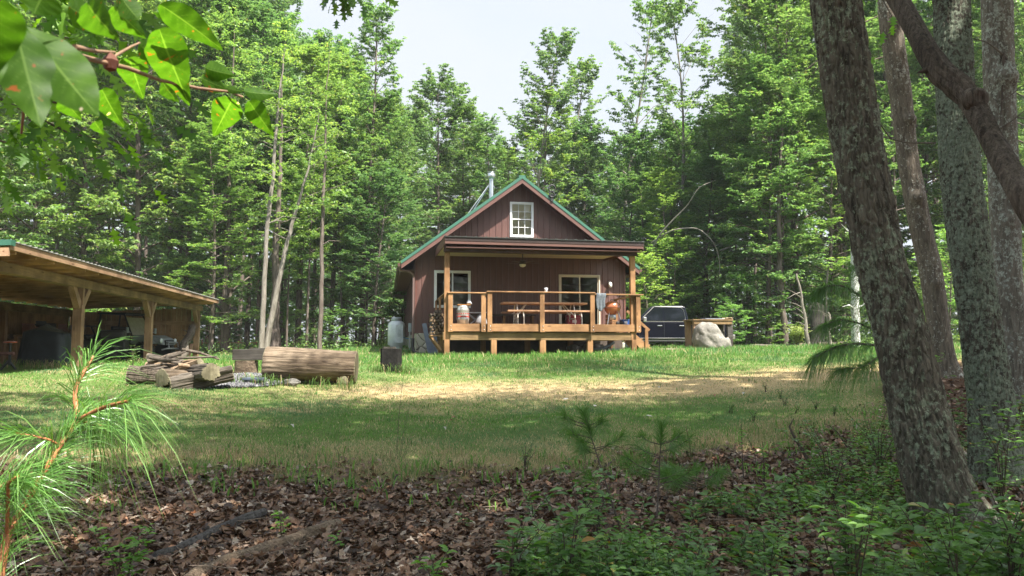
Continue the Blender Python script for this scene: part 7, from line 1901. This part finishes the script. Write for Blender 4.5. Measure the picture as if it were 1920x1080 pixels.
for a in ((( -10,-10),(-15,145),120,.42,.45,.2,.1),((28,48),(78,245),108,.5,.5,0,.1),((55,60),(190,228),118,.52,.5,.15,.12),((85,-20),(62,28),90,.5,.5,.2,.1),((150,-5),(215,70),70,.6,.6,.3,.15),((290,38),(350,188),80,.78,.74,.1,.12),
          ((292,0),(415,90),60,.8,.78,-.2,.1),((205,5),(268,68),62,.75,.76,.2,.2),((238,98),(266,178),58,.82,.84,0,.1),((255,82),(312,118),50,.84,.84,.3,.1),((185,160),(228,235),46,.9,.92,.2,.1),((112,180),(150,222),42,.95,.95,0,.1),
          ((383,128),(440,142),40,1.0,1.02,.1,.2),((374,146),(432,170),36,1.0,1.0,.4,.1),((440,178),(403,250),60,1.02,1.02,0,.08),((462,184),(510,252),44,1.04,1.06,.1,.1),((455,172),(520,178),30,1.05,1.08,.5,.2),((422,165),(454,172),16,1.0,1.0,.2,.1),
          ((300,150),(332,190),34,.92,.92,.3,.1),((20,130),(36,175),40,.9,.92,.1,.1),((175,225),(192,250),26,.95,.95,.1,.1),((-60,10),(-30,200),120,.45,.45,0,.1),((230,0),(262,40),48,.7,.7,.1,.1),((300,152),(330,158),26,.94,.94,.1,.1),((120,10),(200,50),60,.66,.66,.3,.1)):
    big_leaf(*a)
# oak foliage behind it, top-left
M['leafOak'] = leafmat('backlit_oak_leaf', [(0,(.05,.13,.015)),(.5,(.10,.22,.025)),(1,(.2,.36,.05))], .45, .6, (1.6,1.7,.5), objvar=False)
def lobed(c, d, nrm, L):
    d = d/np.linalg.norm(d,axis=1,keepdims=True); s = np.cross(d,nrm); s /= np.linalg.norm(s,axis=1,keepdims=True)+1e-9; n2 = np.cross(s,d); L = L[:,None]
    h_ = [(.15,.05),(.2,.1),(.34,.25),(.36,.1),(.44,.09),(.6,.36),(.6,.12),(.7,.1),(.86,.22),(.85,.07)]; o = [(0,0)]+h_+[(1,0)]+[(a,-b) for a, b in h_[::-1]]
    V = np.stack([c+d*L*.5]+[c+d*L*u+s*L*v+n2*L*(.15*abs(v)-.1*u*u) for u, v in o],1); n = len(c); k = len(o)
    f = np.array([[0,i+1,(i+1) % k+1] for i in range(k)])[None]+(np.arange(n)*(k+1))[:,None,None]; return V.reshape(-1,3), f.reshape(-1,3)
def spray(name, branches, n, L, label, seed, m='leafOak', sp=.09):
    p0 = P(*branches[0][0]); e = empty(name, p0, 0, label, 'branch'); r = np.random.default_rng(seed); mb = MB(); C0 = []; D0_ = []
    for br in branches:
        q = [P(*a)-p0 for a in br]; mb.tube(q, [.012*(1-.8*i/(len(q)-1)) for i in range(len(q))], 6)
        for k in range(n):
            t = r.uniform(.15,1)*(len(q)-1); i = min(int(t),len(q)-2); p = np.array(q[i].lerp(q[i+1],t-i)); o = r.normal(0,1,3)*sp; C0.append(p+o); D0_.append(o/sp+np.array(q[-1]-q[0])/ (q[-1]-q[0]).length*.8+np.array([0,0,-.7]))
    C0 = np.array(C0); D0_ = np.array(D0_); nn = len(C0); V, Fc = lobed(C0, D0_, np.array([0,-.6,.7])+r.normal(0,.5,(nn,3)), L*r.uniform(.7,1.2,nn))
    mb.build('stem', M['barkF'], e); np_mesh('foliage', V, Fc, M[m], False, e); return e
spray('oak_branch', [[(-200,-40,3.4),(-60,20,3.4),(60,60,3.4),(150,75,3.4)],[(-100,-150,3.2),(40,-20,3.2),(120,20,3.2),(185,40,3.2)],[(-150,120,3.6),(-30,170,3.6),(60,215,3.6),(130,250,3.6),(200,262,3.6)],[(-150,200,3.8),(-40,250,3.8),(20,270,3.8),(60,285,3.8)],[(-120,80,3.5),(0,140,3.5),(90,190,3.5),(200,205,3.6),(262,218,3.6)],[(-100,-80,3.0),(100,-40,3.0),(220,-30,3.0),(290,-25,3.0)]], 70, .12, 'lobed oak foliage hanging at the top left behind the big leaves', 51, sp=.17)
spray('oak_branch', [[(600,-160,4),(640,-60,4),(650,-15,4),(655,0,4)],[(650,-60,4),(675,-20,4),(680,-6,4)],[(640,-40,4),(632,-10,4),(628,-2,4)]], 16, .09, 'small oak twig tip dipping into the top edge left of centre', 52, 'leafShrub', sp=.05)
spray('maple_branch', [[(1640,-60,8),(1650,-10,8),(1672,30,8),(1690,60,8)]], 30, .16, 'leafy twig hanging between the oak and maple trunks', 53, 'leafBright', sp=.3)
for e, _ in VAR.values():
    for ch in list(e.children): bpy.data.objects.remove(ch)
    bpy.data.objects.remove(e)
# thin airy haze, added to lift the dark woods
hm = bpy.data.materials.new('lifting_haze'); hm.use_nodes = True; hn = hm.node_tree; hn.nodes.clear()
ho = hn.nodes.new('ShaderNodeOutputMaterial'); hv = hn.nodes.new('ShaderNodeVolumePrincipled'); hv.inputs['Color'].default_value = (.93,.96,1,1); hv.inputs['Density'].default_value = .0004
hn.links.new(hv.outputs[0], ho.inputs['Volume'])
hz = MB().box(-130,130,-60,160,-4,38).build('haze', hm, None); tag(hz, None, None, None, 'stuff')
# ordinal words where several things would share one label
bpy.context.view_layer.update()
ORD = ['first','second','third','fourth','fifth','sixth','seventh','eighth','ninth','tenth','eleventh','twelfth']
byl = {}
for o in list(sc.objects):
    if o.parent is None and o.get('label') and o.get('group') and o['group'] not in ('trees around the viewpoint','single leaves lying on the lawn','split logs stacked at the left side of the porch','rubble stones under the porch'):
        byl.setdefault(o['label'], []).append(o)
for lb, os_ in byl.items():
    if len(os_) < 2: continue
    os_.sort(key=lambda o: o.location.x/max(1, o.location.y))
    for i, o in enumerate(os_):
        if i < 12 and len((lb+' x x x').split()) <= 16: o['label'] = ('leftmost '+lb) if i == 0 else (('rightmost '+lb) if i == len(os_)-1 else lb+', '+ORD[i]+' from left')
# ================================================================== SKY, SUN, CAMERA
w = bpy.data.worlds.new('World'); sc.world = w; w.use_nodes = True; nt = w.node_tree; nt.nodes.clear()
sunv = Vector((.40, -.439, 1.0)).normalized()   # toward the sun
elev = math.asin(sunv.z); azim = math.atan2(sunv.x, sunv.y)
sk = nt.nodes.new('ShaderNodeTexSky'); sk.sky_type = 'NISHITA'; sk.sun_disc = False; sk.sun_elevation = elev; sk.sun_rotation = azim; sk.dust_density = 3.0; sk.air_density = 1.2
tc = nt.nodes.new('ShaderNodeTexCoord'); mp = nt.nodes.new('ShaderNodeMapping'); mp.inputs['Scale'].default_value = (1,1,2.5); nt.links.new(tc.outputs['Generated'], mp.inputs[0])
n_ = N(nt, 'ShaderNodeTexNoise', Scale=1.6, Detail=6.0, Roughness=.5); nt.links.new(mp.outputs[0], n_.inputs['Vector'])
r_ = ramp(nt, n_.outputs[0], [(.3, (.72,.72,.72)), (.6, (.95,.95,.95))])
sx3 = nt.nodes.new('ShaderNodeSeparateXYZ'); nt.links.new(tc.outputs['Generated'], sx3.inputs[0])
fr_m = N(nt, 'ShaderNodeMapRange'); nt.links.new(sx3.outputs[1], fr_m.inputs[0]); fr_m.inputs[1].default_value = -.9; fr_m.inputs[2].default_value = .65  # clouds thinned behind the view to cut ambient light
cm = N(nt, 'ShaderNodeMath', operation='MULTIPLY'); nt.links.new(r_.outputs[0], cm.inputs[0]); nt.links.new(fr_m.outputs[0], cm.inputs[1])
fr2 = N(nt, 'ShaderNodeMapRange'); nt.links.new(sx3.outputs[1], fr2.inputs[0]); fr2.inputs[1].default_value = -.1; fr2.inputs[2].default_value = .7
ccol = mixc(nt, fr2.outputs[0], (5.6,5.7,5.8), (2.75,2.9,3.15))  # cloud made brighter out of view than ahead, as added fill light
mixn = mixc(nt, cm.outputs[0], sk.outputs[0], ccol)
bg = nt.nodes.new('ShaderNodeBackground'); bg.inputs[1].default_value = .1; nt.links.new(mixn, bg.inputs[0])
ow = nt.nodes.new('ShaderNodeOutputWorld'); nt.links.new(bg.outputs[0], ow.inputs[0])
ld = bpy.data.lights.new('sun', 'SUN'); ld.energy = 4.9; ld.angle = R(.53); ld.color = (1,.95,.87)
so = bpy.data.objects.new('sun', ld); col.objects.link(so); so.rotation_euler = sunv.to_track_quat('Z','Y').to_euler(); so.location = (10,-10,30)
cd = bpy.data.cameras.new('camera'); co_ = bpy.data.objects.new('camera', cd); col.objects.link(co_)
co_.location = (0,0,EYE); co_.rotation_euler = (R(90)+PITCH, 0, 0); cd.sensor_width = 36; cd.lens = 36*F/1920; cd.clip_end = 600; cd.clip_start = .05
cd.dof.use_dof = True; cd.dof.focus_distance = 20; cd.dof.aperture_fstop = 16
sc.camera = co_
sc.view_settings.view_transform = 'Standard'; sc.view_settings.look = 'None'; sc.view_settings.exposure = 1.7; sc.view_settings.gamma = 1
cy_ = sc.cycles; cy_.max_bounces = 7; cy_.diffuse_bounces = 4; cy_.transmission_bounces = 4; cy_.transparent_max_bounces = 6; cy_.glossy_bounces = 2; cy_.caustics_reflective = False; cy_.caustics_refractive = False
try: cy_.use_denoising = True
except Exception: pass
